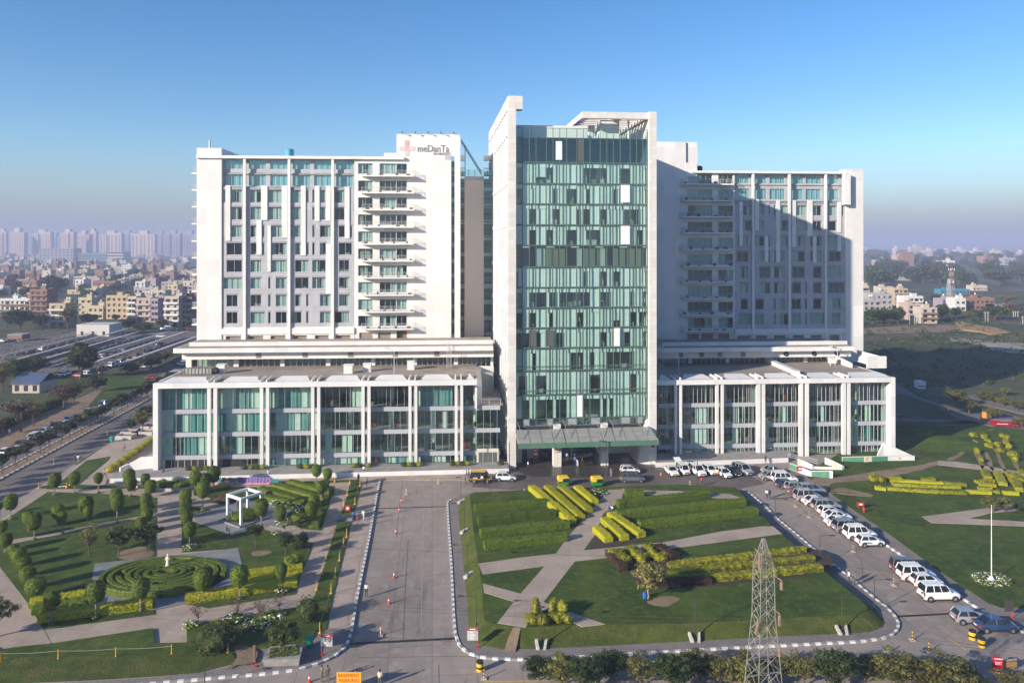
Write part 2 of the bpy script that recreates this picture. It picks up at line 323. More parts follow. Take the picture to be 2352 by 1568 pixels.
M_bark = mat('pale_bark', (0.32, 0.27, 0.22), 0.9, 0.3, 4.0)
M_bark2 = mat('brown_bark', (0.14, 0.10, 0.075), 0.9, 0.3, 4.0)
# ------------------------------------------------------------------ ground, roads, lawns (structure)
def P(pts, z): return [tuple(g(x, y, z)[:2]) for x, y in pts]
def sheet(name, pts, z, m, drop=0.25, ms=None):
 mb = MB(); mb.prism(P(pts, z), z - drop, z, 0, 1 if ms else 0)
 return struct(name, mb, [m] + ([ms] if ms else []))
AV = Frame(-96.0, 142.7, 5.6)      # avenue on the left, runs along +v
mb = MB(); mb.quad((-14000, -200, 0), (14000, -200, 0), (14000, 16000, 0), (-14000, 16000, 0)); struct('ground', mb, [M_scrub])
mb = MB(); mb.prism([(-92, 45), (125, 45), (125, 100), (112, 162), (-3, 156), (-92, 152)], -0.2, 0.02); struct('road', mb, [M_conc])
def avstrip(name, u0, u1, v0, v1, z, m, drop=.2):
 mb = MB(); mb.prism([AV.pt(u0, v0)[:2], AV.pt(u1, v0)[:2], AV.pt(u1, v1)[:2], AV.pt(u0, v1)[:2]], z - drop, z); return struct(name, mb, [m])
avstrip('avenue_road', 0, 9.2, -92, 230, 0.03, M_asph)
avstrip('avenue_road', -12, -3.0, -92, 230, 0.03, M_asph)
avstrip('median_strip', -2.8, -0.2, -92, 230, 0.15, M_dirt)
avstrip('dirt_verge', -21, -12, -92, 90, 0.03, M_dirt)
# forecourt asphalt strip in front of the tower
sheet('forecourt_road', [(1082, 1118), (1120, 1075), (1165, 1072), (1508, 1070), (1560, 1085), (1700, 1080), (1760, 1110), (1705, 1121), (1560, 1114), (1400, 1119), (1200, 1126)], 0.028, M_dasph, 0.02)
sheet('entrance_paving', [(1170, 1075), (1180, 1020), (1500, 1020), (1508, 1072), (1440, 1092), (1330, 1096), (1220, 1094)], 0.036, M_granite, 0.03)
KERB = [(873, 1102), (866, 1135), (858, 1180), (848, 1235), (838, 1285), (826.6, 1340), (817, 1390), (808, 1446), (801, 1469), (793, 1486), (768, 1506), (735, 1522), (685, 1537), (618, 1546), (519, 1554), (386, 1566), (200, 1582), (-60, 1605)]
sheet('garden_paving', [(-60, 1605), (-60, 1240), (0, 1193), (60, 1150), (100, 1122), (133, 1106), (178, 1066), (253, 1016), (316, 981), (351, 959), (356, 1080), (700, 1080), (1100, 1074), (1075, 1102)] + KERB[:-1], 0.12, M_pave)
# pavement of blocks along the bottom of the left garden
sheet('block_pavement', [(-60, 1603), (-60, 1572), (150, 1566), (330, 1556), (459, 1544), (545, 1526), (585, 1487), (691, 1480), (745, 1446), (752, 1440)] + KERB[7:-1], 0.125, M_block, .1)
IK = [(1036, 1147), (1027.6, 1154), (1030, 1200), (1036, 1280), (1042.5, 1413), (1046, 1456), (1056, 1482), (1076, 1499), (1102, 1507.5), (1135, 1512), (1194, 1514), (1327, 1508), (1493, 1498.5), (1654, 1489), (1794, 1482), (1974, 1473), (2025.5, 1466), (2048.7, 1458.6), (2061, 1446), (2064.7, 1432.7), (2055.4, 1414.4), (2035.4, 1392.8), (2012, 1376), (1969, 1339.7), (1925.8, 1304.8), (1880.8, 1270), (1827.6, 1225), (1781, 1187), (1757.9, 1162), (1728, 1137), (1706, 1124)]
sheet('island_pavement', IK + [(1691, 1119), (1562, 1115), (1400, 1120), (1200, 1128), (1079, 1131), (1056, 1138)], 0.14, M_block)
# the raised lawn of the island with its sloping banks
LB = [(1050.9, 1150), (1056, 1213.5), (1062.5, 1280), (1070.8, 1363), (1075.8, 1436), (1082.5, 1469), (1105.7, 1482.5), (1155.5, 1491), (1249.6, 1490), (1427, 1481), (1654, 1468.6), (1774.5, 1462), (1977, 1453.3), (2009, 1449), (2029, 1439), (2033.8, 1429), (2022, 1412.8), (2004, 1398), (1962, 1364), (1895, 1310), (1844, 1266), (1778, 1210), (1724, 1152), (1700, 1126), (1562, 1117), (1400, 1122), (1200, 1130), (1084, 1133)]
LT = [(1079, 1136), (1083, 1174), (1089, 1233), (1099, 1293), (1107, 1346), (1109, 1400), (1114, 1425), (1142, 1434), (1194, 1441), (1320.7, 1434), (1427, 1433), (1576, 1431), (1728, 1422.7), (1894, 1414), (1960, 1411), (1978, 1409), (1990, 1403), (1994, 1396), (1986, 1387), (1974, 1375), (1940, 1348), (1880, 1299), (1832, 1257), (1768, 1202), (1716, 1146), (1690, 1119), (1562, 1112), (1400, 1117), (1200, 1125), (1088, 1130)]
ZL = 1.2
mb = MB(); bot = [g(x, y, 0.12) for x, y in LB]; top = [g(x, y, ZL) for x, y in LT]
mb.prism([p[:2] for p in top], ZL - .02, ZL, 0)
def loft(mb, A, B, mi):
 """strip of quads between two closed outlines of different vertex counts, matched by arc length"""
 def samp(L, n=160):
  L = L + [L[0]]; d = [0]
  for a, b in zip(L, L[1:]): d.append(d[-1] + (b - a).length)
  out = []
  for k in range(n):
   t = d[-1] * k / n; i = max(j for j in range(len(d)) if d[j] <= t + 1e-9); i = min(i, len(L) - 2)
   out.append(L[i].lerp(L[i + 1], (t - d[i]) / max(1e-9, d[i + 1] - d[i])))
  return out
 a, b = samp(A), samp(B); n = len(a)
 mb.add(a + b, [(i, (i + 1) % n, n + (i + 1) % n, n + i) for i in range(n)], mi)
loft(mb, bot, top, 1)
struct('island_lawn', mb, [M_grass, M_grass2])
def path(pts, name='garden_path', z=ZL + .03): return sheet(name, pts, z, M_pave, .06)
path([(1399, 1124), (1435, 1123), (1427, 1147), (1413.6, 1157), (1385, 1180), (1367, 1227), (1340.5, 1263), (1320.6, 1288), (1247.6, 1383), (1207, 1440), (1142, 1430), (1178.7, 1383), (1195, 1363), (1251, 1299), (1277, 1270), (1304, 1233), (1367, 1160)])
z_ = ZL + .034
path([(1099, 1293), (1200, 1279), (1274, 1270.6), (1340.5, 1263), (1526.5, 1244), (1654, 1220), (1748, 1208), (1776, 1208), (1796, 1225), (1562, 1256), (1526.5, 1260), (1393.7, 1280), (1320.6, 1288), (1251, 1299), (1109, 1318)], z=z_)
path([(1109, 1339), (1195.3, 1362), (1182, 1381), (1112, 1359.6)], z=ZL + .038)
path([(1240, 1378), (1284, 1396), (1390, 1432), (1337, 1438.5), (1310.7, 1426), (1262, 1400), (1230, 1398)], z=ZL + .038)
path([(1430, 1121), (1486.7, 1125.5), (1562, 1127), (1674.8, 1133.8), (1706, 1143), (1654, 1143), (1526.5, 1136.5), (1483.4, 1134.5), (1428, 1131)], z=ZL + .038)
def dirtpatch(pts, z, m=None):
 r_ = random.Random(int(pts[0][0])); out = []; n = len(pts)
 for i in range(n):
  a, b, c, d = pts[i - 1], pts[i], pts[(i + 1) % n], pts[(i + 2) % n]
  for t in (0, .25, .5, .75):
   f = lambda k: .5 * (2 * b[k] + (c[k] - a[k]) * t + (2 * a[k] - 5 * b[k] + 4 * c[k] - d[k]) * t * t + (3 * b[k] - a[k] - 3 * c[k] + d[k]) * t ** 3)
   out.append((f(0) + r_.uniform(-2, 2), f(1) + r_.uniform(-.8, .8)))
 pts = out
 return sheet('worn_earth', pts, z, m or M_dirt, .04)
dirtpatch([(1500, 1376), (1520, 1368), (1560, 1372), (1552, 1382), (1530, 1392), (1500, 1388), (1486, 1380)], ZL + .02)
mb = MB(); a = [g(1179, 1440, 1.22), g(1196, 1440, 1.22), g(1184, 1496, .2), g(1158, 1494, .2), g(1168, 1462, .8)]
mb.add(a, [(0, 4, 3, 2, 1)]); struct('worn_earth', mb, [M_dirt])
# left garden lawns
def lawn(pts, z=0.20, m=None, name='garden_lawn'): return sheet(name, pts, z, m or M_grass, .15)
q = lambda zf, *pts: [zf(*p) for p in pts]
lawn(q(z1, (330, 245), (870, 265), (1080, 285), (1078, 390), (780, 445), (250, 545), (80, 570), (0, 575), (-80, 580), (-80, 520), (0, 462)))
lawn(q(z1, (75, 605), (560, 510), (1078, 410), (1075, 690), (655, 740), (610, 1000), (600, 1040), (1062, 1010), (1068, 1090), (300, 1195), (190, 1010), (0, 760), (-120, 620), (0, 610)))
lawn(q(z1, (270, 210), (400, 190), (560, 60), (600, 30), (760, 0), (740, 30), (640, 110), (540, 195), (880, 208), (1050, 206), (1050, 222), (600, 222), (330, 225)))
lawn(q(z2, (95, 450), (190, 452), (440, 545), (640, 500), (800, 540), (1005, 600), (930, 790), (540, 800), (485, 632), (95, 662)))
lawn(q(z2, (165, 245), (420, 210), (660, 214), (840, 190), (1150, 205), (1060, 510), (930, 500), (780, 440), (870, 380), (680, 300), (520, 300), (330, 318), (300, 290)))
lawn(q(z2, (160, 345), (300, 370), (165, 402)))
lawn(q(z2, (540, 800), (925, 790), (880, 950), (280, 1045), (115, 1015), (545, 905)))
# strip between garden path and pavement, green
lawn(q(z2, (1262, 180), (1330, 165), (1335, 200), (1265, 460), (1150, 930), (1095, 1190), (1060, 1210), (985, 1180), (1000, 1010), (1085, 740), (1170, 460), (1200, 400)))
lawn(q(z2, (735, 178), (1320, 160), (1310, 172), (735, 200)))
# bottom-left lawn, its front falls as a bank
def tilt(name, top, bot, m, zt=.9, zb=.13):
 mb = MB(); T = [g(x, y, zt) for x, y in top]; B = [g(x, y, zb) for x, y in bot]; n = len(T)
 mb.add(T + B, [(i, n + i, n + i + 1, i + 1) for i in range(n - 1)]); return struct(name, mb, [m])
lawn([(-60, 1462), (0, 1490), (50, 1483), (119.6, 1476), (352, 1441), (355, 1476), (429, 1474), (429, 1430), (476, 1427), (668, 1395), (716, 1388), (735, 1440), (700, 1478), (585, 1486), (530, 1500), (459, 1506), (200, 1512), (0, 1514), (-60, 1514)], .32)
tilt('grass_bank', [(-60, 1508), (0, 1508), (200, 1506), (350, 1503), (459, 1499), (530, 1490)], [(-60, 1574), (0, 1570), (200, 1562), (350, 1553), (459, 1544), (545, 1522)], M_grass2, .34, .13)
dirtpatch(q(z2, (455, 1310), (600, 1330), (600, 1420), (470, 1440), (400, 1470), (480, 1390)), .35)
dirtpatch(q(z1, (850, 650), (1000, 625), (1060, 680), (900, 710), (820, 695)), .225)
dirtpatch(q(z2, (580, 660), (690, 650), (710, 670), (600, 690)), .225)
# dark shaded strip path at far left
sheet('garden_path', q(z1, (0, 770), (190, 1010), (300, 1195), (370, 1325), (150, 1335), (-60, 1340), (-60, 700)), .15, M_pave, .1)
# grey plazas
sheet('stone_plaza', q(z1, (655, 740), (1075, 695), (1383, 665)) + q(z2, (485, 632), (520, 790), (545, 870), (545, 905), (115, 1015)) + q(z1, (1062, 1060), (600, 1045), (610, 1000)), .23, M_plaza, .2)
sheet('stone_plaza', q(z2, (165, 405), (300, 372), (420, 335), (680, 300), (760, 330), (930, 400), (780, 440), (800, 500), (700, 480), (640, 490), (440, 543), (190, 452)), .23, M_plaza, .2)
# right side: pavement and big lawn
RS = [(1800, 1080), (1830, 1105), (1880, 1140), (1940, 1180), (1985, 1214), (2038.7, 1253), (2082, 1281.6), (2150, 1331), (2214.8, 1376), (2238, 1391), (2352, 1452), (2900, 1700), (2900, 1394), (2352, 1394), (2301, 1394.5), (2268, 1383), (2158, 1310), (2035, 1220), (1952, 1164), (1892.6, 1121), (1857.5, 1097), (1842, 1075)]
sheet('side_pavement', RS, .14, M_block)
lawn([(1857.5, 1097), (1892.6, 1121), (1952, 1164), (2035, 1220), (2158, 1310), (2268, 1383), (2301, 1394.5), (2352, 1394.5), (2700, 1394), (2900, 1080), (2352, 1000), (2225, 965), (2100, 975), (2058, 985), (1930, 1040), (1850, 1085)], .20)
sheet('garden_path', q(zh, (845, 1445), (1500, 1360), (1890, 1310), (2300, 1290), (2300, 1560), (1890, 1545), (940, 1510)), .24, M_pave)
lawn(q(zh, (1340, 1465), (1560, 1412), (1890, 1378), (2200, 1370), (2200, 1505), (1890, 1495)), .27)
sheet('garden_path', q(zh, (1010, 870), (1200, 880), (1480, 920), (1890, 990), (2300, 1060), (2300, 1100), (1890, 1032), (1480, 965), (1000, 912)), .24, M_pave)
dirtpatch([zh(x, y) for x, y in [(-300, 1060), (0, 1040), (400, 975), (800, 920), (1010, 870), (1040, 905), (800, 970), (640, 1010), (350, 1060), (100, 1085), (-60, 1100), (-130, 1150), (-40, 1190), (180, 1210), (60, 1195), (-200, 1190)]], .235)
dirtpatch(q(zh, (1110, 850), (1240, 780), (1290, 700), (1270, 600), (1330, 580), (1365, 680), (1300, 780), (1170, 860)), .235)
dirtpatch(q(zh, (10, 1150), (300, 1210), (300, 1240), (-60, 1200)), .235)
# far-right road and its kerbed branch in the building's shade
sheet('back_road', q(zh, (560, 50), (800, 210), (1350, 390), (1700, 380), (2400, 560), (2400, 800), (1900, 620), (1650, 530), (1500, 500), (1400, 490), (900, 470), (600, 470), (560, 430), (1250, 460), (980, 300), (700, 200), (560, 180)), .20, M_asph)
sheet('side_road', q(zh, (1300, 180), (1900, 330), (2400, 440), (2400, 500), (1890, 390), (1400, 270)), .18, M_asph)
# grass mounds behind the right end of the building
def mound(px, py, rx, ry, h, m, name='grass_mound'):
 c = g(px, py); mb = MB(); n = 28; k = 8; pts = []
 for j in range(k + 1):
  t = j / k
  for i in range(n):
   a = 2 * math.pi * i / n; pts.append((c.x + rx * t * math.cos(a), c.y + ry * t * math.sin(a), .05 + h * (math.cos(math.pi * t) + 1) / 2))
 mb.add(pts, [(j * n + i, j * n + (i + 1) % n, (j + 1) * n + (i + 1) % n, (j + 1) * n + i) for j in range(k) for i in range(n)])
 o = struct(name, mb, [m]); o.data.polygons.foreach_set('use_smooth', [True] * len(o.data.polygons))
mound(2180, 1020, 17, 9, 1.6, M_grass); mound(2120, 985, 14, 8, 1.3, M_grass); mound(2300, 1000, 14, 9, 1.4, M_grass)
# kerbs: row of painted stones, white and grey by turns
def kerb(pts, z=.0, w=.30, h=.22, ln=.66, name='kerb'):
 L = [g(x, y, .1) for x, y in pts]; mb = MB(); s = 0.0; i = 0; k = 0
 d = [0]
 for a, b in zip(L, L[1:]): d.append(d[-1] + (b - a).length)
 def at(t):
  t = min(max(t, 0), d[-1]); j = max(x for x in range(len(d)) if d[x] <= t + 1e-9); j = min(j, len(L) - 2)
  return L[j].lerp(L[j + 1], (t - d[j]) / max(1e-9, d[j + 1] - d[j]))
 while s < d[-1]:
  a, b = at(s + .02), at(s + ln - .02)
  if (b - a).length > .1:
   t = (b - a).normalized(); nrm = Vector((-t.y, t.x, 0)) * w / 2
   q4 = [a - nrm, b - nrm, b + nrm, a + nrm]
   mb.hexa([(p.x, p.y, z) for p in q4] + [(p.x, p.y, z + h) for p in q4], k % 2)
  s += ln; k += 1
 return struct(name, mb, [M_wpaint, M_kgrey])
kerb(KERB[::1]); kerb(IK); kerb(RS[:11])
def avkerb(u, v0, v1):
 mb = MB(); n = int((v1 - v0) / .9)
 for i in range(n):
  a = v0 + i * .9; p = [AV.pt(u - .15, a + .02), AV.pt(u + .15, a + .02), AV.pt(u + .15, a + .88), AV.pt(u - .15, a + .88)]
  mb.hexa([(q_.x, q_.y, 0) for q_ in p] + [(q_.x, q_.y, .27) for q_ in p], i % 2)
 return struct('kerb', mb, [M_wpaint, M_kgrey])
avkerb(0, -92, 160); avkerb(-3.0, -92, 160)
# drain gratings across the boulevard and the side road
def drain(a, b, w=.35):
 A, B = g(*a), g(*b); t = (B - A).normalized(); n = Vector((-t.y, t.x, 0)) * w / 2; mb = MB()
 p = [A - n, B - n, B + n, A + n]; mb.prism([x[:2] for x in p], 0, .035); L = (B - A).length; k = int(L / .6)
 for i in range(1, k):
  c = A + t * (L * i / k); mb.prism([(c + n - t * .04)[:2], (c + n + t * .04)[:2], (c - n + t * .04)[:2], (c - n - t * .04)[:2]], .035, .05)
 tag(obj('drain_grating', mb, [M_blk]), kind='structure')
drain(z3(222, 362), z3(712, 347)); drain(z3(45, 1296), z3(768, 1260), .45); drain(z6(505, 1108), z6(930, 1085), .4); drain(z5(640, 295), z5(830, 280))
def line(pts, w, m, name='road_marking'):
 L = [g(*p, .024) for p in pts]; mb = MB()
 for a, b in zip(L, L[1:]):
  t = (b - a).normalized(); n = Vector((-t.y, t.x, 0)) * w / 2; mb.quad(a - n, b - n, b + n, a + n)
 return struct(name, mb, [m])
M_tar = mat('tar_joint', (.15, .13, .115), .8, .3, 3); M_pale = mat('faded_line', (.42, .37, .32), .9, .4, 2)
line([z3(445, 570), z3(425, 900), z3(410, 1270)], .12, M_tar, 'tar_joint'); line([z3(545, 350), z3(540, 800), z3(533, 1190)], .10, M_pale); line([z3(410, 150), z3(388, 300), z3(365, 560)], .09, M_tar, 'tar_joint')
line([z3(655, 1440), z3(658, 1568)], .1, M_tar, 'tar_joint'); line([z3(100, 1390), z3(800, 1380), z3(1383, 1420)], .1, M_tar, 'tar_joint'); line([z6(860, 1258), z6(985, 1340)], .12, M_yel); line([z4(-250, 1555), z4(200, 1550)], .12, M_yel)
rs = random.Random(6)
for cx_, cy_, r1, r2 in [(470, 460, 70, 60), (520, 610, 80, 70), (450, 750, 45, 90), (440, 1080, 70, 90), (150, 560, 40, 60), (130, 690, 35, 60), (560, 250, 60, 50), (80, 640, 30, 60)]:
 a0 = rs.uniform(0, 6); line([z3(cx_ + r1 * math.cos(a0 + k * .3), cy_ + r2 * math.sin(a0 + k * .3)) for k in range(11)], .07, M_tar, 'tyre_mark')
for x0_, y0_, x1_, y1_ in [(1000, 480, 1383, 720), (1230, 690, 1290, 880), (760, 300, 960, 450)]: line([z5(x0_ + (x1_ - x0_) * k / 6 + 12 * math.sin(k), y0_ + (y1_ - y0_) * k / 6) for k in range(7)], .09, M_tar, 'tyre_mark')
# ------------------------------------------------------------------ helpers for facades
def pleat(mb, u0, u1, z0, z1, v, mi, rg, amp=.012):
 n = max(2, int((u1 - u0) / .3)) if rg.random() < .5 else 2; P_ = []
 for i in range(n + 1):
  u = u0 + (u1 - u0) * i / n; vv = v + (amp if i % 2 else -amp) * rg.uniform(.5, 1)
  P_ += [(u, vv, z0), (u, vv, z1)]
 mb.add(P_, [(2 * i, 2 * i + 2, 2 * i + 3, 2 * i + 1) for i in range(n)], mi)
def holes_wall(mb, u0, u1, z0, z1, v, holes, depth, mi=0, mr=None):
 us = sorted({u0, u1} | {h[0] for h in holes} | {h[1] for h in holes}); zs = sorted({z0, z1} | {h[2] for h in holes} | {h[3] for h in holes})
 us = [u for u in us if u0 <= u <= u1]; zs = [z for z in zs if z0 <= z <= z1]
 for a, b in zip(us, us[1:]):
  run = None
  for c, d in zip(zs, zs[1:]):
   mu, mz = (a + b) / 2, (c + d) / 2
   if any(h[0] < mu < h[1] and h[2] < mz < h[3] for h in holes):
    if run is not None: mb.quad((a, v, run), (b, v, run), (b, v, c), (a, v, c), mi); run = None
   elif run is None: run = c
  if run is not None: mb.quad((a, v, run), (b, v, run), (b, v, z1), (a, v, z1), mi)
 mr = mi if mr is None else mr
 for (a, b, c, d) in holes:
  w = v + depth
  mb.quad((a, v, c), (a, w, c), (a, w, d), (a, v, d), mr); mb.quad((b, v, c), (b, v, d), (b, w, d), (b, w, c), mr)
  mb.quad((a, v, c), (b, v, c), (b, w, c), (a, w, c), mr); mb.quad((a, v, d), (a, w, d), (b, w, d), (b, v, d), mr)
def text_mesh(txt, size, depth=.04, align='CENTER'):
 cu = bpy.data.curves.new('t', 'FONT'); cu.body = txt; cu.size = size; cu.extrude = depth / 2; cu.align_x = align; cu.resolution_u = 3
 o = bpy.data.objects.new('t', cu); COL.objects.link(o); dg = bpy.context.evaluated_depsgraph_get(); dg.update()
 me = bpy.data.meshes.new_from_object(o.evaluated_get(dg)); bpy.data.objects.remove(o); me.materials.clear(); return me
def text(name, txt, size, m, parent, loc, rot=(R(90), 0, 0), depth=.04, sx=1.0, align='CENTER', bold=0):
 me = text_mesh(txt, size, depth, align); me.materials.append(m); o = bpy.data.objects.new(name, me); COL.objects.link(o)
 o.parent = parent; o.location = loc; o.rotation_euler = rot; o.scale = (sx, 1, 1); return o
# ------------------------------------------------------------------ the glass tower between its two slabs
_b = g(1167, 1076.6); FT = Frame(_b.x, _b.y, 6.16)
T = framed('hospital_tower', 'tall green glass tower framed by two pale stone slabs with a roof trellis', 'tower', FT)
uB = lambda x, v=1.0: FT.U(zB(x, 0)[0], v)
G0 = 1.0                                              # glass plane
uL = FT.U(1185.3, 0); uR0, uR1 = FT.U(1491.2, 0), FT.U(1508.2, 0)
ZT_L = FT.Z(1176, 220.3); ZT_R = FT.Z(1500, 256.9); D = 49.5
mb = MB(); bands = [66.2, 56.4, 48.0, 39.6, 31.5, 23.5, 14.2]
mb.box(.34, uL, 0, D, 0, ZT_L); mb.box(.0, .34, 0, 1.2, 0, ZT_L); mb.box(0, .34, 48.6, D, 0, ZT_L); mb.box(0, .34, 1.2, 48.6, ZT_L - 2.4, ZT_L)
mb.box(uL, uL + 1.3, 0, 2.2, ZT_L - 2.6, ZT_L)      # little return at the top
T_slab = obj('stone_slab', mb, [M_stone], T)
mb = MB()
for z in bands: mb.box(.03, .30, 1.2, 48.6, z - .45, z + .45)
n = 11
for i in range(1, n):
 v = 1.2 + 47.4 * i / n; mb.box(.06, .36, v - .22, v + .22, 8.5, ZT_L - 2.4)
obj('side_fins', mb, [M_white], T)
mb = MB(); rg = random.Random(3)                       # narrow windows set between the fins
zb = [8.5] + bands[::-1]
for k in range(len(zb) - 1):
 for i in range(n):
  a = 1.2 + 47.4 * i / n; b = a + 47.4 / n
  if rg.random() < .85: mb.box(.24, .345, a + .9, b - .9, zb[k] + .8, zb[k + 1] - .9)
obj('side_glazing', mb, [mat('grey_strip_glazing', (.26, .26, .28), .35)], T)
mb = MB(); mb.box(uR0, uR1, 0, D, 0, ZT_R); obj('stone_slab', mb, [M_stone], T)
mb = MB(); mb.hexa([(uR0 - 2.2, 1.0, 0), (uR0, 0, 0), (uR0, 7, 0), (uR0 - 2.2, 7, 0), (uR0 - .6, 1.0, 8.6), (uR0, 0, 9), (uR0, 7, 9), (uR0 - .6, 7, 8.6)]); obj('slab_foot', mb, [M_stone], T)
mull = [uB(x) for x in (347, 395, 450, 502, 583, 635, 688, 742, 822, 873, 925, 1005, 1057, 1108, 1162, 1240, 1290, 1340, 1388)]
mull[0] = uL + .05; mull[-1] = uR0 - .05
flo = [8.0, 14.2, 19.0, 23.5, 27.5, 31.5, 35.55, 39.65, 43.9, 48.0, 52.15, 56.2, 60.4, 65.3]
mb = MB()
for i, z in enumerate(flo[1:], 1): mb.box(uL, uR0, G0 + .3, G0 + 7.5, z - .28, z)
mb.box(uL, uR0, G0 + 7.3, G0 + 7.5, 8, 65); mb.box(uL, uR0, G0 + .4, D - 1, 7.5, 8.0); mb.box(uL, uR0, G0 + .3, D - 2, 65.0, 65.4)
mb.box(uL, uR0, D - 1.2, D - .8, 0, 65.4)
obj('floor_slabs', mb, [M_room], T)
for i, z in enumerate(flo[1:-1], 1):
 for k in range(6): a = uL + 1.5 + k * 5; mb = MB(); mb.box(a, a + 1.6, G0 + 1.6, G0 + 1.8, z - .40, z - .34); obj('ceiling_light', mb, [M_light], T)
mb = MB()
for u in mull: mb.box(u - .055, u + .055, G0 - .13, G0 + .06, 8.0, 67.2)
for z in flo[:-1]: mb.box(uL, uR0, G0 - .10, G0 + .05, z - .06, z + .10)
for z in (9.45, 15.1, 19.9, 67.2, 65.3): mb.box(uL, uR0, G0 - .08, G0 + .05, z - .05, z + .05)
obj('mullion_grid', mb, [M_mull], T)
M_blind = mat('white_blind', (.72, .74, .74), .8)
M_back = mat('room_back_green', (.36, .42, .38), .9)
for k in range(len(flo) - 1):
 z0, z1 = flo[k] + .1, flo[k + 1] - .28; rg = random.Random(100 + k); mb = MB(); cb = MB()
 top, mech = k == 12, k == 7
 zc0 = z0 + (1.4 if k == 0 else 0)
 for i in range(len(mull) - 1):
  a, b = mull[i], mull[i + 1]
  mb.quad((a + .05, G0, z0), (b - .05, G0, z0), (b - .05, G0, flo[k + 1] - .06), (a + .05, G0, flo[k + 1] - .06), 1 if top else 0)
  r = rg.random()
  if top: continue
  if mech:
   if r < .8: cb.box(a + .1, b - .1, G0 + .8, G0 + .9, z0, z1 - .2, 4 if r < .6 else 2)
   continue
  if r < .58: pleat(cb, a + .1, b - .1, zc0, z1, G0 + .45, 0, rg)
  elif r < .65: pleat(cb, a + .1, a + .1 + (b - a) * .45, zc0, z1, G0 + .45, 0, rg)
  elif r < .72: pleat(cb, b - .1 - (b - a) * .5, b - .1, zc0, z1, G0 + .45, 0, rg)
  elif r < .75: cb.box(a + .12, b - .12, G0 + .35, G0 + .4, zc0 + rg.choice((0, 1.2)), z1, 1)
  elif r < .88: cb.box(a - .05, b + .05, G0 + 3.2, G0 + 3.3, zc0, z1, 2)     # partition seen through the glass
  if r > .72 and rg.random() < .6: cb.box(a + .3, b - .3, G0 + 1.0, G0 + 1.7, z0, z0 + rg.uniform(.7, 1.1), rg.choice((2, 2, 4)))
  if r > .5: cb.box(a + .1, b - .1, G0 + .32, G0 + .5, z1 - .75, z1, 0)
 band = obj('window_band', mb, [G_tower, G_dark], T); obj('curtain', cb, [M_curt, M_blind, M_back, M_dark, mat('olive_screen', (.15, .17, .11), .9)], band)
for i in (1, 4, 7, 10, 14, 16): mb = MB(); mb.box(mull[i] + .08, mull[i + 1] - .08, G0 - .03, G0 + .02, 8.15, 9.35); obj('spandrel_panel', mb, [M_grey2], T)
for (a, b, c, d) in ((mull[6] - .1 - .7, mull[7] - .95, 60.9, 64.6), (mull[14] + .1, mull[15] - .1, 52.5, 56.0), (mull[14] + .1, mull[15] - .1, 44.1, 47.8), (mull[13] + .1, mull[14] - .1, 23.7, 27.3), (mull[9] - 1.3, mull[9] - .2, 9.7, 14.0)):
 mb = MB(); mb.box(a, b, G0 - .17, G0 - .03, c, d); obj('opaque_white_panel', mb, [M_blind], T)
for (i, z) in ((8, 60.7), (2, 23.8), (4, 23.8)):
 mb = MB(); mb.box(mull[i] + .08, mull[i + 1] - .08, G0 - .05, G0 + .03, z, z + (4.4 if z > 50 else 3.3)); obj('open_sash', mb, [M_dark], T)
# parapet glass
mb = MB()
for i in range(len(mull) - 1): mb.quad((mull[i], G0, 65.4), (mull[i + 1], G0, 65.4), (mull[i + 1], G0, 67.2), (mull[i], G0, 67.2))
obj('glass_parapet', mb, [G_clear], T)
mb = MB(); mb.box(uL + .2, uL + 15, G0 + 3, G0 + 3.4, 65.4, 68.2); obj('roof_wall', mb, [M_white2], T)
# trellis on the roof
ut = FT.U(1337, .5); mb = MB(); zt = ZT_R - .15; De = 26
mb.box(ut, uR0, .4, 1.4, zt - 1.3, zt); mb.box(ut, uR0, De - 1, De, zt - 1.0, zt - .15)
mb.box(ut, ut + .8, 1.4, De - 1, zt - 1.2, zt - .05); mb.box(uR0 - .6, uR0 - .004, 1.4, De - 1, zt - 1.2, zt - .05);
um = FT.U(1412, 3); mb.box(um - .5, um + .5, 1.4, De - 1, zt - 1.2, zt - .08)
tr = obj('roof_trellis', mb, [M_stone], T)
for i in range(9):
 mb = MB(); v = 3.2 + i * 2.35; mb.box(ut + .8, um - .5, v, v + .55, zt - .75, zt - .12); mb.box(um + .5, uR0 - .6, v, v + .55, zt - .75, zt - .12); obj('slat', mb, [M_stone], tr)
mb = MB(); mb.box(um - 2.6, um + 1.2, 4.0, 8.0, 65.4, zt - 1.0); mb.box(um - 3.9, um - 2.7, 9.5, 10.5, 65.4, zt - 1.3); mb.tube((um + 3.0, 3.5, 65.4), (um + 3.0, 3.5, zt - .8), .22, n=8); obj('roof_column', mb, [M_white2], T)
mb = MB(); mb.tube((um - 5.5, 8, 65.4), (um - 5.5, 8, 71.5), .05, .02, 5); obj('antenna', mb, [M_lamp], T)
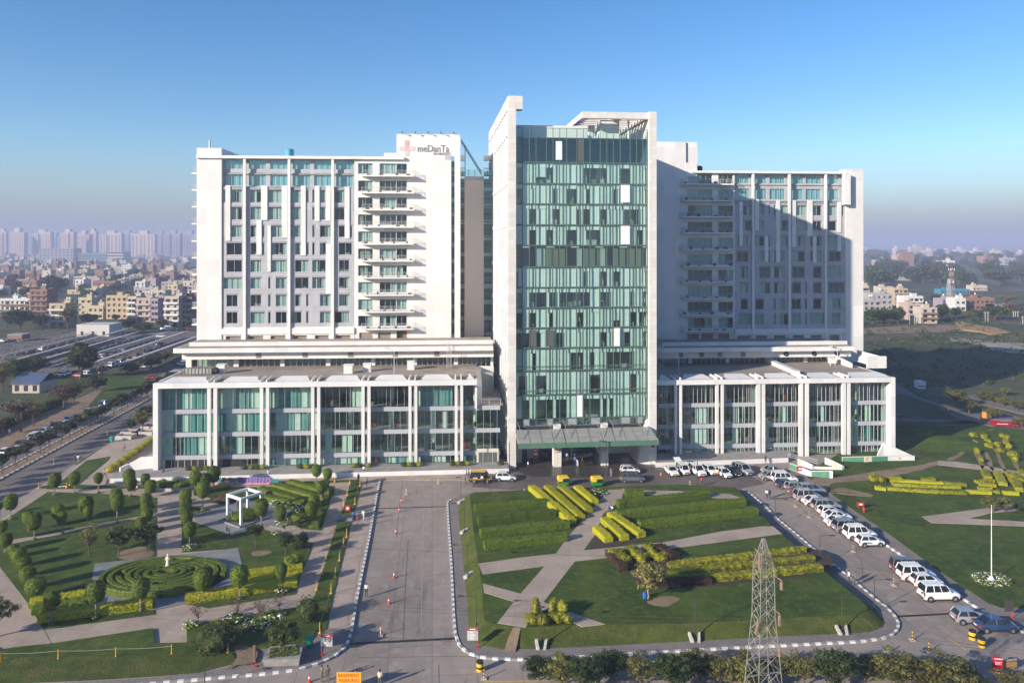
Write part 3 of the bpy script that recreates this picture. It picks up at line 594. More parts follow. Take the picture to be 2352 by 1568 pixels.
# entrance level
mb = MB(); mb.box(uL, uR0, 11, 11.3, 0, 8); mb.box(uL, uL + 1.6, 4, 11, 0, 8); mb.box(uR0 - 8.5, uR0, 8.8, 11, 0, 8); mb.box(uL + 3.0, uL + 5.6, 7.0, 11, 0, 6.4)
obj('lobby_wall', mb, [M_stone], T)
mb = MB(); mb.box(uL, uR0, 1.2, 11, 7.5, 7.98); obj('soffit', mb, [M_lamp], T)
for (a, b, v) in ((uL + 5.8, uL + 12.2, 6.5), (uL + 14.2, uR0 - 8.7, 10.2), (uL + 1.7, uL + 2.9, 6.8)):
 gd = MB(); gd.quad((a, v, .1), (b, v, .1), (b, v, 6.6), (a, v, 6.6)); e = obj('glass_door', gd, [G_dark], T)
 fr = MB(); k = max(2, int((b - a) / 1.4))
 for i in range(k + 1): u = a + (b - a) * i / k; fr.box(u - .05, u + .05, v - .06, v + .06, 0, 6.7)
 fr.box(a, b, v - .07, v + .05, 2.5, 2.62); fr.box(a, b, v - .07, v + .05, 6.6, 6.75); obj('door_frame', fr, [M_dalu], e)
colu = []
for (xa, xb) in ((1271.5, 1289.5), (1380.5, 1397.5)):
 a, b = FT.U(xa, .2), FT.U(xb, .2); mb = MB(); mb.box(a, b, .2, 1.9, 0, 6.6); mb.box(a + .1, b - .1, .3, 1.8, 6.6, 8.4); c = obj('entrance_column', mb, [M_stone], T); colu.append((a + b) / 2)
def sign_round(parent, u, v, z, r=.72):
 mb = MB(); n = 24
 for (r0, r1, dv) in ((r * .78, r, 0),):
  P_ = []
  for i in range(n):
   t = 2 * math.pi * i / n; P_ += [(u + r0 * math.cos(t), v - .03, z + r0 * math.sin(t)), (u + r1 * math.cos(t), v - .03, z + r1 * math.sin(t))]
  mb.add(P_, [(2 * i, 2 * i + 1, (2 * i + 3) % (2 * n), (2 * i + 2) % (2 * n)) for i in range(n)])
 c = r * .74 * .7; w = .07
 mb.add([(u - c - w, v - .034, z + c - w), (u - c + w, v - .034, z + c + w), (u + c + w, v - .034, z - c + w), (u + c - w, v - .034, z - c - w)], [(0, 3, 2, 1)])
 mb.box(u - .42, u + .22, v - .03, v - .01, z - .08, z + .04, 1); mb.box(u + .24, u + .36, v - .03, v - .01, z - .08, z + .04)
 return obj('no_smoking_mark', mb, [M_red, M_blk], parent)
for i, u in enumerate(colu):
 s = thing('no_smoking_sign', 'red no smoking ring painted sign on the %s entrance column' % ('left' if i == 0 else 'right'), 'sign', (FT.ox, FT.oy, 0), FT.a, 'no smoking signs on the entrance columns')
 sign_round(s, u + .0, .19, 5.0)
 text('lettering', 'NO', .42, M_red, s, (u, .17, 3.75)); text('lettering', 'SMOKING', .30, M_red, s, (u, .17, 3.3)); text('lettering', 'ZONE', .30, M_red, s, (u, .17, 2.9))
s = thing('no_parking_sign', 'red and white no parking sign on the foot of the right stone slab', 'sign', (FT.ox, FT.oy, 0), FT.a)
mb = MB(); mb.box(uR0 + .1, uR1 - .1, -.08, -.01, 3.3, 4.9); mb.box(uR0 + .2, uR1 - .2, -.10, -.08, 4.35, 4.8, 1); mb.box(uR0 + .3, uR1 - .3, -.10, -.08, 3.5, 3.85, 1); mb.box(uR0 + .45, uR1 - .5, -.10, -.08, 3.85, 4.05, 1)
for k in (.45, .95): mb.ball((uR0 + k, -.09, 3.48), .12, .03, .12, 8, 5, 2)
obj('panel', mb, [M_wpaint, M_red, M_blk], s)
s = thing('notice_board', 'small red notice board with white text beside the lobby glass doors', 'sign', (FT.ox, FT.oy, 0), FT.a)
mb = MB(); mb.box(uL + 4.0, uL + 5.1, 4.9, 5.0, .4, 2.6); mb.box(uL + 4.15, uL + 4.95, 4.88, 4.9, 2.0, 2.3, 1); mb.box(uL + 4.15, uL + 4.95, 4.88, 4.9, 1.2, 1.7, 1); obj('panel', mb, [M_red, M_wpaint], s)
# canopy: three tilted plates
CN = thing('entrance_canopy', 'three dusty glass canopy plates with green edge over the entrance', 'canopy', (FT.ox, FT.oy, 0), FT.a)
for (f0, f1, b0, b1) in ((365, 735, 337, 708), (742, 1125, 716, 1088), (1130, 1465, 1096, 1388)):
 v0, v1 = -8.0, .1; a, b = FT.U(zC(f0, 0)[0], v0), FT.U(zC(f1, 0)[0], v0); c, d = FT.U(zC(b0, 0)[0], v1), FT.U(zC(b1, 0)[0], v1); d = min(d, uR0)
 mb = MB(); mb.hexa([(a, v0 + .05, 6.5), (b, v0 + .05, 6.5), (d, v1, 7.2), (c, v1, 7.2), (a, v0 + .05, 6.95), (b, v0 + .05, 6.95), (d, v1, 7.6), (c, v1, 7.6)], 0)
 p = obj('canopy_plate', mb, [M_canopy], CN)
 mb = MB(); mb.box(a - .05, b + .05, v0 - .12, v0 + .04, 6.05, 7.0); obj('edge_fascia', mb, [M_fascia], p)
 mb = MB()
 for k in range(1, 4):
  t = k / 4; mb.tube((a + (b - a) * t, v0 + .1, 7.0), (c + (d - c) * t, v1, 7.66), .03, n=4)
 for k in range(1, 3): t = k / 3; mb.tube((a + (c - a) * t, v0 + (v1 - v0) * t, 7.0 + .64 * t), (b + (d - b) * t, v0 + (v1 - v0) * t, 7.0 + .64 * t), .025, n=4)
 for uu in (a + 1.2, b - 1.6): mb.tube((uu, v0 + 2.5, 7.2), (uu - .5, v1 + .8, 9.3), .05, n=5)
 obj('glazing_bar', mb, [M_steel], p)
# ------------------------------------------------------------------ bedroom wings
FL = Frame(*((g(352, 1090) * 0 + Vector(((352 - CX) * 145.5 / F, 145.5, 0)))[:2]), 3.5)
FR = Frame((1512 - CX) * 156.0 / F, 156.0, 4.0)
M_wincurt = mat('pale_green_curtain', (.56, .62, .56), .9, .15, .6); M_topcurt = mat('pale_teal_curtain', (.50, .66, .66), .9, .12, .6)
def window(parent, a, b, z0, z1, v, rg, curt=.6, gm=None, name='window', nm=None):
 """one window: frame, panes, curtain; sits inside an opening"""
 w = b - a; mb = MB(); t = .06
 mb.box(a, b, v, v + .10, z0, z0 + t, 0); mb.box(a, b, v, v + .10, z1 - t, z1, 0); mb.box(a, a + t, v, v + .1, z0 + t, z1 - t, 0); mb.box(b - t, b, v, v + .1, z0 + t, z1 - t, 0)
 n = nm or max(1, round(w / 1.5))
 for i in range(1, n): u = a + w * i / n; mb.box(u - .03, u + .03, v + .001, v + .099, z0 + t, z1 - t, 0)
 mb.quad((a, v + .05, z0), (b, v + .05, z0), (b, v + .05, z1), (a, v + .05, z1), 1)
 o = obj(name, mb, [M_alu, gm or G_win], parent)
 cb = MB(); r = rg.random()
 if r < curt:
  k = rg.choice((0, 0, 0, 1, 2, 3))
  if k == 0 or w < 1.3 or curt > .95: pleat(cb, a, b, z0, z1, v + .3, 0, rg, .06)
  elif k == 1: pleat(cb, a, a + w * rg.uniform(.3, .7), z0, z1, v + .3, 0, rg, .06)
  elif k == 2: x = rg.uniform(.25, .42); pleat(cb, a, a + w * x, z0, z1, v + .3, 0, rg, .06); pleat(cb, b - w * x, b, z0, z1, v + .3, 0, rg, .06)
  else: pleat(cb, b - w * rg.uniform(.3, .7), b, z0, z1, v + .3, 0, rg, .06)
  obj('curtain', cb, [M_wincurt if curt < .95 else M_topcurt], o)
 return o
def railing(mb, pts, z, h=1.15):
 for k in (.3, .55, .8, 1.0): mb.path([(x, y, z + h * k) for x, y in pts], .025 if k < 1 else .04, 4)
 for (a, b) in zip(pts, pts[1:]):
  a, b = Vector(a), Vector(b); n = max(1, int((b - a).length / 1.6))
  for i in range(n + 1): c = a.lerp(b, i / n); mb.tube((c.x, c.y, z), (c.x, c.y, z + h), .03, n=4)
def wing(fr, zf, VW, label, x0, x1, xg0, xg1, xb0, xb1, ybase, rows, tops, cols, whites, bal, shut, roofpts, mirror, seed):
 """fr frame, VW depth of facade plane; all x,y lists are read off the facade and turned into metres"""
 T = framed('hospital_wing', label, 'building', fr); rg = random.Random(seed)
 mid = (x0 + x1) / 2
 U = lambda x, v=VW: fr.U(zf(x, 0)[0], v)
 pm = zf(mid, 0)[0]
 Z = lambda y, v=VW: fr.Z(pm, zf(0, y)[1], v)
 zb = Z(ybase); zt = Z(roofpts[1]) - .9
 u0, u1, g0, g1, b0, b1 = U(x0), U(x1), U(xg0), U(xg1), U(xb0), U(xb1)
 lo, hi = min(u0, b0), max(u1, b1)
 # openings
 H = []
 for (ya, yb, xs) in rows:
  for (a, b) in xs: H.append((U(a), U(b), Z(yb), Z(ya)))
 nrow = len(H)
 zg1, zg0 = Z(rows[0][0]) + .75, Z(shut[1]) + 1.1
 mb = MB(); holes_wall(mb, g0, g1, zb + 3.7, zg1, VW, H, .35, 0, 1); obj('panel_wall', mb, [M_grey, M_grey2], T)
 for h in H: window(T, h[0], h[1], h[2], h[3], VW + .22, rg, .75)
 mb = MB()
 for h in H[:nrow]:                              # darker band over each window head
  mb.box(h[0] - .15, h[1] + .15, VW - .035, VW + .02, h[3] + .003, h[3] + .42)
 for z in [Z(r[0]) + .45 for r in rows[1:]]: mb.box(g0, g1, VW - .02, VW + .01, z + .55, z + .63)
 obj('lintel_band', mb, [M_grey2], T)
 for (a, b, ya, yb) in whites: mb = MB(); mb.box(U(a), U(b), VW - .22, VW - .001, Z(yb), Z(ya)); obj('white_vertical_panel', mb, [M_white], T)
 # two glazed storeys at the top, set back between columns
 (ta, tb, tc, td), segs = tops
 VT = VW + .8; Ht = []
 for (a, b) in segs: Ht += [(U(a), U(b), Z(tb), Z(ta)), (U(a), U(b), Z(td), Z(tc))]
 mb = MB(); holes_wall(mb, g0, g1, zg1, zt, VT, Ht, .25, 0); mb.box(g0, g1, VW, VT, zg1 - .3, zg1, 0); obj('upper_wall', mb, [M_grey], T)
 for h in Ht: window(T, h[0], h[1], h[2], h[3], VT + .1, rg, .97, G_blue)
 for x in cols:
  a, b = U(x[0], VW - .6), U(x[1], VW - .6); mb = MB(); mb.box(a, b, VW - .6, VW - .05, zb, zt); obj('column', mb, [M_white2], T)
 # bottom band and shuttered openings
 zs0, zs1 = Z(shut[1]), Z(shut[0]); Hs = [(U(a), U(b), zs0, zs1) for a, b in shut[2]]
 mb = MB(); holes_wall(mb, g0, g1, zb, zb + 3.7, VW - .06, Hs, .7, 0); mb.box(g0, g1, VW - .35, VW - .07, Z(shut[0]) + .35, Z(shut[0]) + 1.7); obj('base_wall', mb, [M_white2], T)
 for h in Hs:
  mb = MB(); n = 12
  for i in range(n): z = h[2] + (h[3] - h[2]) * i / n; mb.box(h[0], h[1], VW + .45 + (i % 2) * .03, VW + .6, z, z + (h[3] - h[2]) / n)
  obj('rolling_shutter', mb, [M_shut], T)
 # balcony bay
 (wt, wh, sl, wx, dx, sx) = bal
 Hb = []
 for i, y in enumerate(wt):
  for (a, b) in wx[i] if isinstance(wx[0], list) and isinstance(wx[0][0], tuple) else wx: Hb.append((U(a), U(b), Z(y + wh), Z(y)))
 Hd = [(U(a), U(b), zb + .05, Z(shut[0]) + .55) for a, b in dx]
 mb = MB(); holes_wall(mb, b0, b1, zb, zt, VW, Hb + Hd, .4, 0); obj('balcony_wall', mb, [M_white], T)
 for h in Hb: window(T, h[0], h[1], h[2], h[3], VW + .25, rg, .7, G_win)
 for i, h in enumerate(Hd):
  mb = MB(); mb.box(h[0], h[1], VW + .3, VW + .38, h[2], h[3]); obj('rolling_shutter', mb, [M_shut], T)
 for i, y in enumerate(sl):
  z = Z(y); a, b = U(sx[0] + (sx[3] if i % 2 else 0), VW - 1.8), U(sx[1], VW - 1.8); c, d = U(sx[0] - 25, VW), U(sx[1], VW)
  if mirror: c = a; d = U(sx[1] + 20, VW)
  mb = MB(); mb.hexa([(a + .3, VW - 1.9, z), (b - .3, VW - 1.9, z), (b, VW - .001, z), (a, VW - .001, z), (a + .3, VW - 1.9, z + .32), (b - .3, VW - 1.9, z + .32), (b, VW - .001, z + .32), (a, VW - .001, z + .32)])
  s = obj('balcony', mb, [M_white], T)
  mb = MB(); railing(mb, [(a + .05, VW - .1), (a + .35, VW - 1.8), (b - .35, VW - 1.8), (b - .05, VW - .1)], z + .32); obj('railing', mb, [M_rail], s)
  for k in range(4):
   mb = MB(); u = a + (b - a) * (k + rg.uniform(.2, .7)) / 4; mb.box(u, u + rg.uniform(.3, .9), VW - 1.5, VW - 1.1, z + .32, z + .32 + rg.uniform(.3, .7))
   obj('planter', mb, [mat('balcony_plants', (.10, .11, .05), .9, .5, 3)], s)
 # body
 mb = MB(); mb.box(lo, hi, VW + 14.6, VW + 15, zb - 5, zt); mb.box(g0, hi if not mirror else g1, VW + 3.6, VW + 3.8, zb, zt)
 mb.box(b0, b1, VW + 3.0, VW + 3.2, zb, zt); obj('inner_wall', mb, [M_room], T)
 mb = MB()
 for y in wt: z = Z(y + wh) - .25; mb.box(lo + .3, hi - .3, VW + .5, VW + 3.7, z, z + .22)
 obj('floor_slabs', mb, [M_room], T)
 return T, U, Z, (lo, hi, zb, zt, g0, g1, b0, b1)
rowsL = [(458, 540, [(305, 322), (358, 430), (485, 555), (602, 690), (747, 815), (851, 866), (890, 905), (940, 975), (1035, 1100)]),
   (570, 652, [(358, 430), (487, 555), (602, 690), (747, 815), (890, 905), (940, 975), (1035, 1100)]),
   (690, 765, [(358, 430), (487, 525), (562, 577), (622, 690), (747, 810), (890, 905), (940, 1008), (1063, 1102), (1136, 1150)]),
   (803, 880, [(330, 430), (487, 525), (562, 577), (622, 722), (777, 815), (851, 866), (890, 905), (940, 979), (1063, 1148)]),
   (915, 992, [(330, 430), (487, 555), (622, 722), (778, 865), (890, 977), (1065, 1130)]),
   (1028, 1100, [(310, 430), (487, 555), (602, 617), (652, 722), (778, 865), (890, 977), (1065, 1130)]),
   (1140, 1215, [(330, 400), (487, 555), (602, 617), (652, 722), (778, 818), (850, 865), (940, 1008), (1065, 1130)]),
   (1252, 1325, [(330, 400), (487, 577), (602, 617), (652, 722), (750, 818), (850, 865), (940, 1008), (1035, 1130)])]
whL = [(325, 356, 430, 790), (557, 598, 430, 655), (692, 728, 430, 770), (818, 848, 430, 885), (527, 560, 655, 880), (600, 620, 690, 990), (980, 1010, 430, 660), (980, 1012, 810, 1135), (907, 938, 430, 662), (1103, 1134, 440, 775)]
VWL = 31.0
WL, UL_, ZL_, bxL = wing(FL, zA, VWL, 'white left ward block with the red cross name sign and a column of balconies', 138, 1857, 300, 1165, 1165, 1440, 1452,
 rowsL, ((235, 322, 347, 432), [(318, 430), (470, 583), (610, 724), (757, 873), (898, 1012), (1042, 1152)]),
 [(438, 455), (729, 746), (1014, 1031)], whL,
 ([282, 395, 505, 617, 728, 840, 950, 1060, 1172, 1280], 68, [372, 482, 593, 705, 815, 925, 1035, 1147, 1256, 1368],
  [(1190, 1285), (1330, 1438)], [(1197, 1285), (1320, 1403)], (1208, 1560, 0, -4)),
 (1405, 1450, [(325, 425), (472, 570), (618, 715), (763, 855), (908, 997), (1045, 1140)]), (185, 232), False, 11)
lo, hi, zb, zt, g0, g1, b0, b1 = bxL
# white end wall, logo wall, roofs
uE0, uE1 = UL_(138), UL_(300); uG0, uG1 = UL_(1440), UL_(1857)
zlog = ZL_(88); mb = MB(); Zl = ZL_
mb.box(uE0, uE1 - .001, VWL - .3, VWL + 15, zb - 5, Zl(190)); obj('end_wall', mb, [M_white], WL)
Hl = [(UL_(1440) + .01, UL_(1508), Zl(y + 68), Zl(y)) for y in [282, 395, 505, 617, 728, 840, 950, 1060, 1172, 1280]] + [(UL_(1798), UL_(1820), zb + .5, Zl(232))] + [(UL_(1441), UL_(1508), zb + .05, Zl(1380))]
mb = MB(); holes_wall(mb, uG0, uG1, zb - 1, zlog, VWL, Hl, .4, 0); mb.box(uG1 - .3, uG1, VWL + .005, VWL + 10, zb - 1, zlog); mb.box(uG0, uG0 + .3, VWL + .005, VWL + 10, zt, zlog); mb.box(uG0 + .3, uG1 - .3, VWL + .005, VWL + 10, zlog - .3, zlog)
obj('sign_wall', mb, [M_white], WL)
rg = random.Random(5)
for h in Hl[:10]: window(WL, h[0], h[1], h[2], h[3], VWL + .25, rg, .4, G_win, 'balcony_door', 2)
h = Hl[11]; window(WL, h[0], h[1], h[2], h[3], VWL + .25, rg, .0, G_win, 'balcony_door', 2)
mb = MB(); mb.box(h[1] - .9, h[1] - .05, VWL + .2, VWL + .24, h[2], h[3]); obj('wooden_door', mb, [mat('brown_door', (.30, .12, .05), .6)], WL)
h = Hl[10]; mb = MB(); mb.quad((h[0], VWL + .3, h[2]), (h[1], VWL + .3, h[2]), (h[1], VWL + .3, h[3]), (h[0], VWL + .3, h[3]), 0); n = 36
for i in range(n): z = h[2] + (h[3] - h[2]) * i / n; mb.box(h[0], h[1], VWL + .22, VWL + .36, z, z + .12, 1);
for i in range(0, n, 3): z = h[2] + (h[3] - h[2]) * i / n; mb.box(h[0] + .02, h[1] - .02, VWL + .5, VWL + .6, z, z + 1.0, 2)
obj('stair_strip_window', mb, [G_green, M_dalu, M_grey], WL)
mb = MB(); mb.box(uG1 - 3.6, uG1 - 2.2, VWL - .06, VWL - .002, zlog - 6.0, zlog - 4.2); obj('access_panel', mb, [M_grey], WL)
rz0, rz1 = Zl(205), Zl(190)
mb = MB(); a, b = UL_(130, VWL - .8), UL_(1490, VWL - .8)
mb.box(a, b, VWL - .8, VWL + 15.2, zt, zt + .55); rf = obj('roof', mb, [M_white], WL)
mb = MB(); n = 26
for i in range(n):
 u = a + (b - a) * (i + .5) / n
 mb.box(u - 1.1, u + .8, VWL - .6, VWL + .3, zt + .56, zt + .66)
obj('roof_cover_plates', mb, [M_white2], rf)
mb = MB(); mb.box(UL_(1355), UL_(1440), VWL + 1, VWL + 6, zt, zt + 1.7); obj('roof_room', mb, [M_white2], rf)
mb = MB(); mb.lathe([(1.0, 0), (1.05, .3), (1.05, 2.0), (.9, 2.3), (.3, 2.5)], 16, (UL_(742, VWL + 5), VWL + 5, zt + .55)); obj('water_tank', mb, [mat('blue_tank', (.06, .32, .42), .4)], rf)
mb = MB(); u = UL_(220, VWL + 4); mb.tube((u, VWL + 4, zt), (u, VWL + 4, zt + 4.2), .09); mb.tube((u, VWL + 4, zt + 2), (u, VWL + 4, zt + 4.8), .2, n=8); mb.path([(u - .6, VWL + 4, zt + .6), (u, VWL + 4, zt + 2.2), (u + .6, VWL + 4, zt + .6)], .05); mb.box(u - 1, u - .6, VWL + 4, VWL + 4.5, zt + .5, zt + .9); mb.box(u + .7, u + 1.1, VWL + 4, VWL + 4.5, zt + .5, zt + .9); obj('antenna', mb, [M_steel], rf)
# side balconies on the far left wall
for i, y in enumerate([350, 460, 570, 682, 795, 905, 1015, 1125, 1235, 1345]):
 z = Zl(y); mb = MB(); mb.box(uE0 - 2.3, uE0 - .002, VWL + 3, VWL + 8, z, z + .32); s = obj('balcony', mb, [M_white], WL)
 mb = MB(); railing(mb, [(uE0 - .05, VWL + 3.1), (uE0 - 2.2, VWL + 3.1), (uE0 - 2.2, VWL + 7.9)], z + .32); obj('railing', mb, [M_rail], s)
# name sign
mb = MB(); x0_, x1_, y0_, y1_ = UL_(1460), UL_(1560), Zl(232), Zl(130); cx, cy = (UL_(1493) + UL_(1522)) / 2, (Zl(168) + Zl(198)) / 2; aw = (UL_(1522) - UL_(1493)) / 2; v = VWL - .08
S = framed('name_sign', 'faded red and grey cross with grey lettering high on the white wall', 'sign', FL)
M_logo1 = mat('logo_red', (.60, .33, .32), .6); M_logo2 = mat('logo_grey', (.52, .50, .50), .6); M_logo3 = mat('logo_dark_grey', (.20, .19, .20), .6); M_logo4 = mat('logo_pale_red', (.68, .50, .50), .6)
mb.box(cx - aw, cx + aw, v, VWL - .002, cy + aw, y1_, 0); mb.box(cx - aw, cx + aw, v, VWL - .002, y0_, cy - aw, 1); mb.box(x0_, cx - aw, v, VWL - .002, cy - aw, cy + aw, 1); mb.box(cx + aw, x1_, v, VWL - .002, cy - aw, cy + aw, 2); mb.box(cx - aw, cx + aw, v, VWL - .002, cy - aw, cy + aw, 0)
ar = []
for i in range(9): t = math.pi * i / 8; ar.append((cx - aw * .4 + math.cos(t) * .3 * 0 - .25, v - .02, cy + aw + 1.2 - i * .25))
mb.path([(cx - aw * .35, v - .02, y1_ - .4), (cx - aw * .35, v - .02, cy + .3), (cx, v - .02, cy - .25), (cx + .6, v - .02, cy - .45), (x1_ - .5, v - .02, cy - .45)], .05, 4, 3)
obj('cross', mb, [M_logo1, M_logo2, M_logo4, M_white2], S)
tx0 = UL_(1575); w = UL_(1783) - tx0
o = text('lettering', 'meDanTa', 2.35, M_logo3, S, (tx0, v, Zl(204)), align='LEFT', depth=.06); bb = max(c[0] for c in o.bound_box); o.scale = (w / bb, 1.0, 1)
o = text('lettering', 'THE MEDICITY', .78, M_logo3, S, (UL_(1678), v, Zl(224)), align='LEFT', depth=.05); bb = max(c[0] for c in o.bound_box); o.scale = ((UL_(1783) - UL_(1678)) / bb, 1, 1)
for i in range(5):
 u = uG0 + 1.5 + i * (uG1 - uG0 - 3) / 4; mb = MB(); mb.tube((u, VWL + .1, zlog), (u, VWL - 1.0, zlog + .35), .05, n=5); mb.box(u - .18, u + .18, VWL - 1.25, VWL - .95, zlog + .2, zlog + .42)
 tag(obj('floodlight', mb, [M_lamp], None), 'small dark floodlight on top of the name sign wall, %s from the left' % ORD[i], 'lamp', 'floodlights above the name sign').matrix_world = Matrix.Translation((FL.ox, FL.oy, 0)) @ Matrix.Rotation(FL.a, 4, 'Z')
# link between wing and tower
va = VWL + 9; ua, ub, uc, ud = FL.U(zA(1857, 0)[0], va), FL.U(zA(1885, 0)[0], va), FL.U(zA(2010, 0)[0], va), FL.U(zA(2062, 0)[0], va)
zz = FL.Z(1080, zA(0, 395)[1], va)
LK = framed('link_block', 'beige stair block with glass strips between left ward block and glass tower', 'building', FL)
mb = MB(); mb.box(ub, uc, va - 1.2, va + 8, zb - 2, zz); obj('render_wall', mb, [M_beige], LK)
mb = MB(); mb.box(ub, uc, va - 1.25, va - .9, zz, zz + .9); obj('coping', mb, [M_grey], LK)
for a, b in ((ua - 1, ub), (uc, ud + 3)):
 mb = MB(); mb.quad((a, va, zb - 2), (b, va, zb - 2), (b, va, zz + 1.5), (a, va, zz + 1.5), 0); mb.box(a, b, va + .8, va + 1.0, zb - 2, zz + .5, 2)
 for i in range(24): z = zb + i * 1.9; mb.box(a, b, va - .08, va + .08, z, z + .14, 1);
 for i in range(12): z = zb + i * 4.0; mb.box(a, b, va + .2, va + .7, z, z + 1.1, 3)
 obj('glass_strip', mb, [G_green, M_dalu, M_room, M_curt], LK)
mb = MB(); mb.quad((ua - 1, va - 1, zz + 1), (ud + 3, va - 1, zz + 1), (ud + 3, va - 1, zz + 2.6), (ua - 1, va - 1, zz + 2.6), 0);
for i in range(8): u = ua - 1 + i * (ud + 3 - ua) / 7; mb.box(u - .05, u + .05, va - 1.06, va - .94, zz + .9, zz + 2.7, 1)
obj('roof_railing', mb, [G_clear, M_dalu], LK)
mb = MB(); p0 = Vector((ua + .2, va + 1, zz + 10)); p1 = Vector((ua + 5.2, va + 1, zz + 2))
for d in (-.35, .35): mb.tube(p0 + Vector((0, 0, d)), p1 + Vector((0, 0, d)), .08, n=4)
for i in range(9): t = i / 9; mb.tube(p0.lerp(p1, t) + Vector((0, 0, .35)), p0.lerp(p1, t + .1) - Vector((0, 0, .35)), .06, n=4)
mb.tube((ua + 1.2, va + 1, zz + 1), (ua + 1.2, va + 1, zz + 8.6), .1, n=5); mb.tube(p0, (ua - .9, va + 1, zz + 10.2), .09, n=4)
tag(obj('facade_crane', mb, [M_lamp]), 'small dark lattice crane arm on the roof beside the name sign wall', 'crane').matrix_world = Matrix.Translation((FL.ox, FL.oy, 0)) @ Matrix.Rotation(FL.a, 4, 'Z')
rowsR = [(480, 545, [(675, 727), (780, 808), (838, 850), (873, 885), (918, 972), (1018, 1088), (1127, 1185), (1230, 1283), (1316, 1329)]),
   (582, 645, [(675, 727), (780, 810), (918, 972), (1018, 1090), (1128, 1185), (1230, 1283)]),
   (682, 748, [(634, 645), (672, 705), (755, 811), (838, 850), (918, 972), (1020, 1075), (1115, 1127), (1152, 1185), (1230, 1285)]),
   (782, 848, [(632, 707), (780, 811), (838, 850), (876, 886), (915, 945), (995, 1075), (1114, 1126), (1152, 1185), (1235, 1310)]),
   (882, 955, [(652, 705), (780, 850), (877, 945), (995, 1075), (1132, 1185), (1235, 1310)]),
   (985, 1055, [(650, 705), (780, 850), (877, 945), (995, 1050), (1078, 1088), (1132, 1185), (1232, 1336)]),
   (1092, 1158, [(660, 705), (755, 808), (873, 887), (913, 945), (993, 1050), (1078, 1090), (1132, 1185), (1258, 1310)]),
   (1190, 1258, [(645, 730), (752, 808), (873, 887), (913, 970), (993, 1050), (1078, 1090), (1110, 1208), (1253, 1308)])]
whR = [(647, 670, 455, 745), (750, 776, 440, 642), (812, 836, 680, 850), (888, 913, 445, 850), (992, 1017, 445, 750), (1092, 1125, 445, 680), (1128, 1151, 683, 855), (1289, 1313, 455, 655), (1289, 1313, 680, 778)]
VWR = 37.0
WR, UR_, ZR_, bxR = wing(FR, zD, VWR, 'white right ward block half in the shadow of the glass tower', 310, 1455, 618, 1340, 300, 618, 1378,
 rowsR, ((262, 335, 370, 440), [(628, 722), (750, 832), (855, 952), (990, 1075), (1093, 1192), (1228, 1306)]),
 [(734, 748), (971, 986), (1210, 1223)], whR,
 ([272, 378, 482, 588, 690, 795, 900, 1003, 1107, 1210], 68, [352, 457, 562, 665, 773, 879, 983, 1087, 1192, 1296],
  [(312, 472), (512, 608)], [(310, 385), (402, 478), (512, 583)], (270, 614, 0, 6)),
 (1328, 1370, [(635, 717), (757, 832), (877, 952), (997, 1070), (1115, 1188), (1236, 1305)]), (205, 250), True, 12)
lo, hi, zb, zt, g0, g1, b0, b1 = bxR
ue0, ue1 = UR_(1340), UR_(1455)
mb = MB(); mb.box(ue0 + .001, ue1, VWR - .3, VWR + 15, zb - 5, ZR_(247)); mb.box(ue0 - 1.0, ue0 + .6, VWR - 1.7, VWR - .3, ZR_(475), zt); obj('end_wall', mb, [M_white], WR)
mb = MB(); a, b = UR_(340, VWR - .8), UR_(1350, VWR - .8); mb.box(a, b, VWR - .8, VWR + 15.2, zt, zt + .5); rf = obj('roof', mb, [M_white], WR)
mb = MB(); n = 20
for i in range(n): u = a + (b - a) * (i + .5) / n; mb.box(u - 1.1, u + .7, VWR - .6, VWR + .3, zt + .51, zt + .62)
mb.box(UR_(1340), UR_(1462), VWR - .4, VWR + 3, ZR_(247), ZR_(240)); obj('roof_cover_plates', mb, [M_white2], rf)
mb = MB(); mb.lathe([(.7, 0), (.8, .3), (.8, 1.3), (.3, 1.6)], 12, (UR_(388, VWR + 2), VWR + 2, zt + .5)); obj('water_tank', mb, [M_blk], rf)
# plain core block with sunlit top
uk0, uk1 = FR.U(1480, VWR + 1), UR_(372, VWR + 1); zk = FR.Z(1555, 326, VWR)
mb = MB(); mb.box(uk0, UR_(300), VWR + .02, VWR + 10, zb - 6, zk); mb.box(UR_(300), uk1, VWR + .5, VWR + 10, zt - 6, zk); mb.box(UR_(300) + .001, UR_(372), VWR - .1, VWR + .02, zt - .9, ZR_(205)); obj('core_wall', mb, [M_white], WR)
for i in range(6):
 mb = MB(); z = ZR_([385, 485, 585, 784, 883, 1160][i]); mb.box(ue1, ue1 + .35, VWR + .2, VWR + .6, z - .2, z + .2); obj('wall_lamp', mb, [M_lamp], WR)
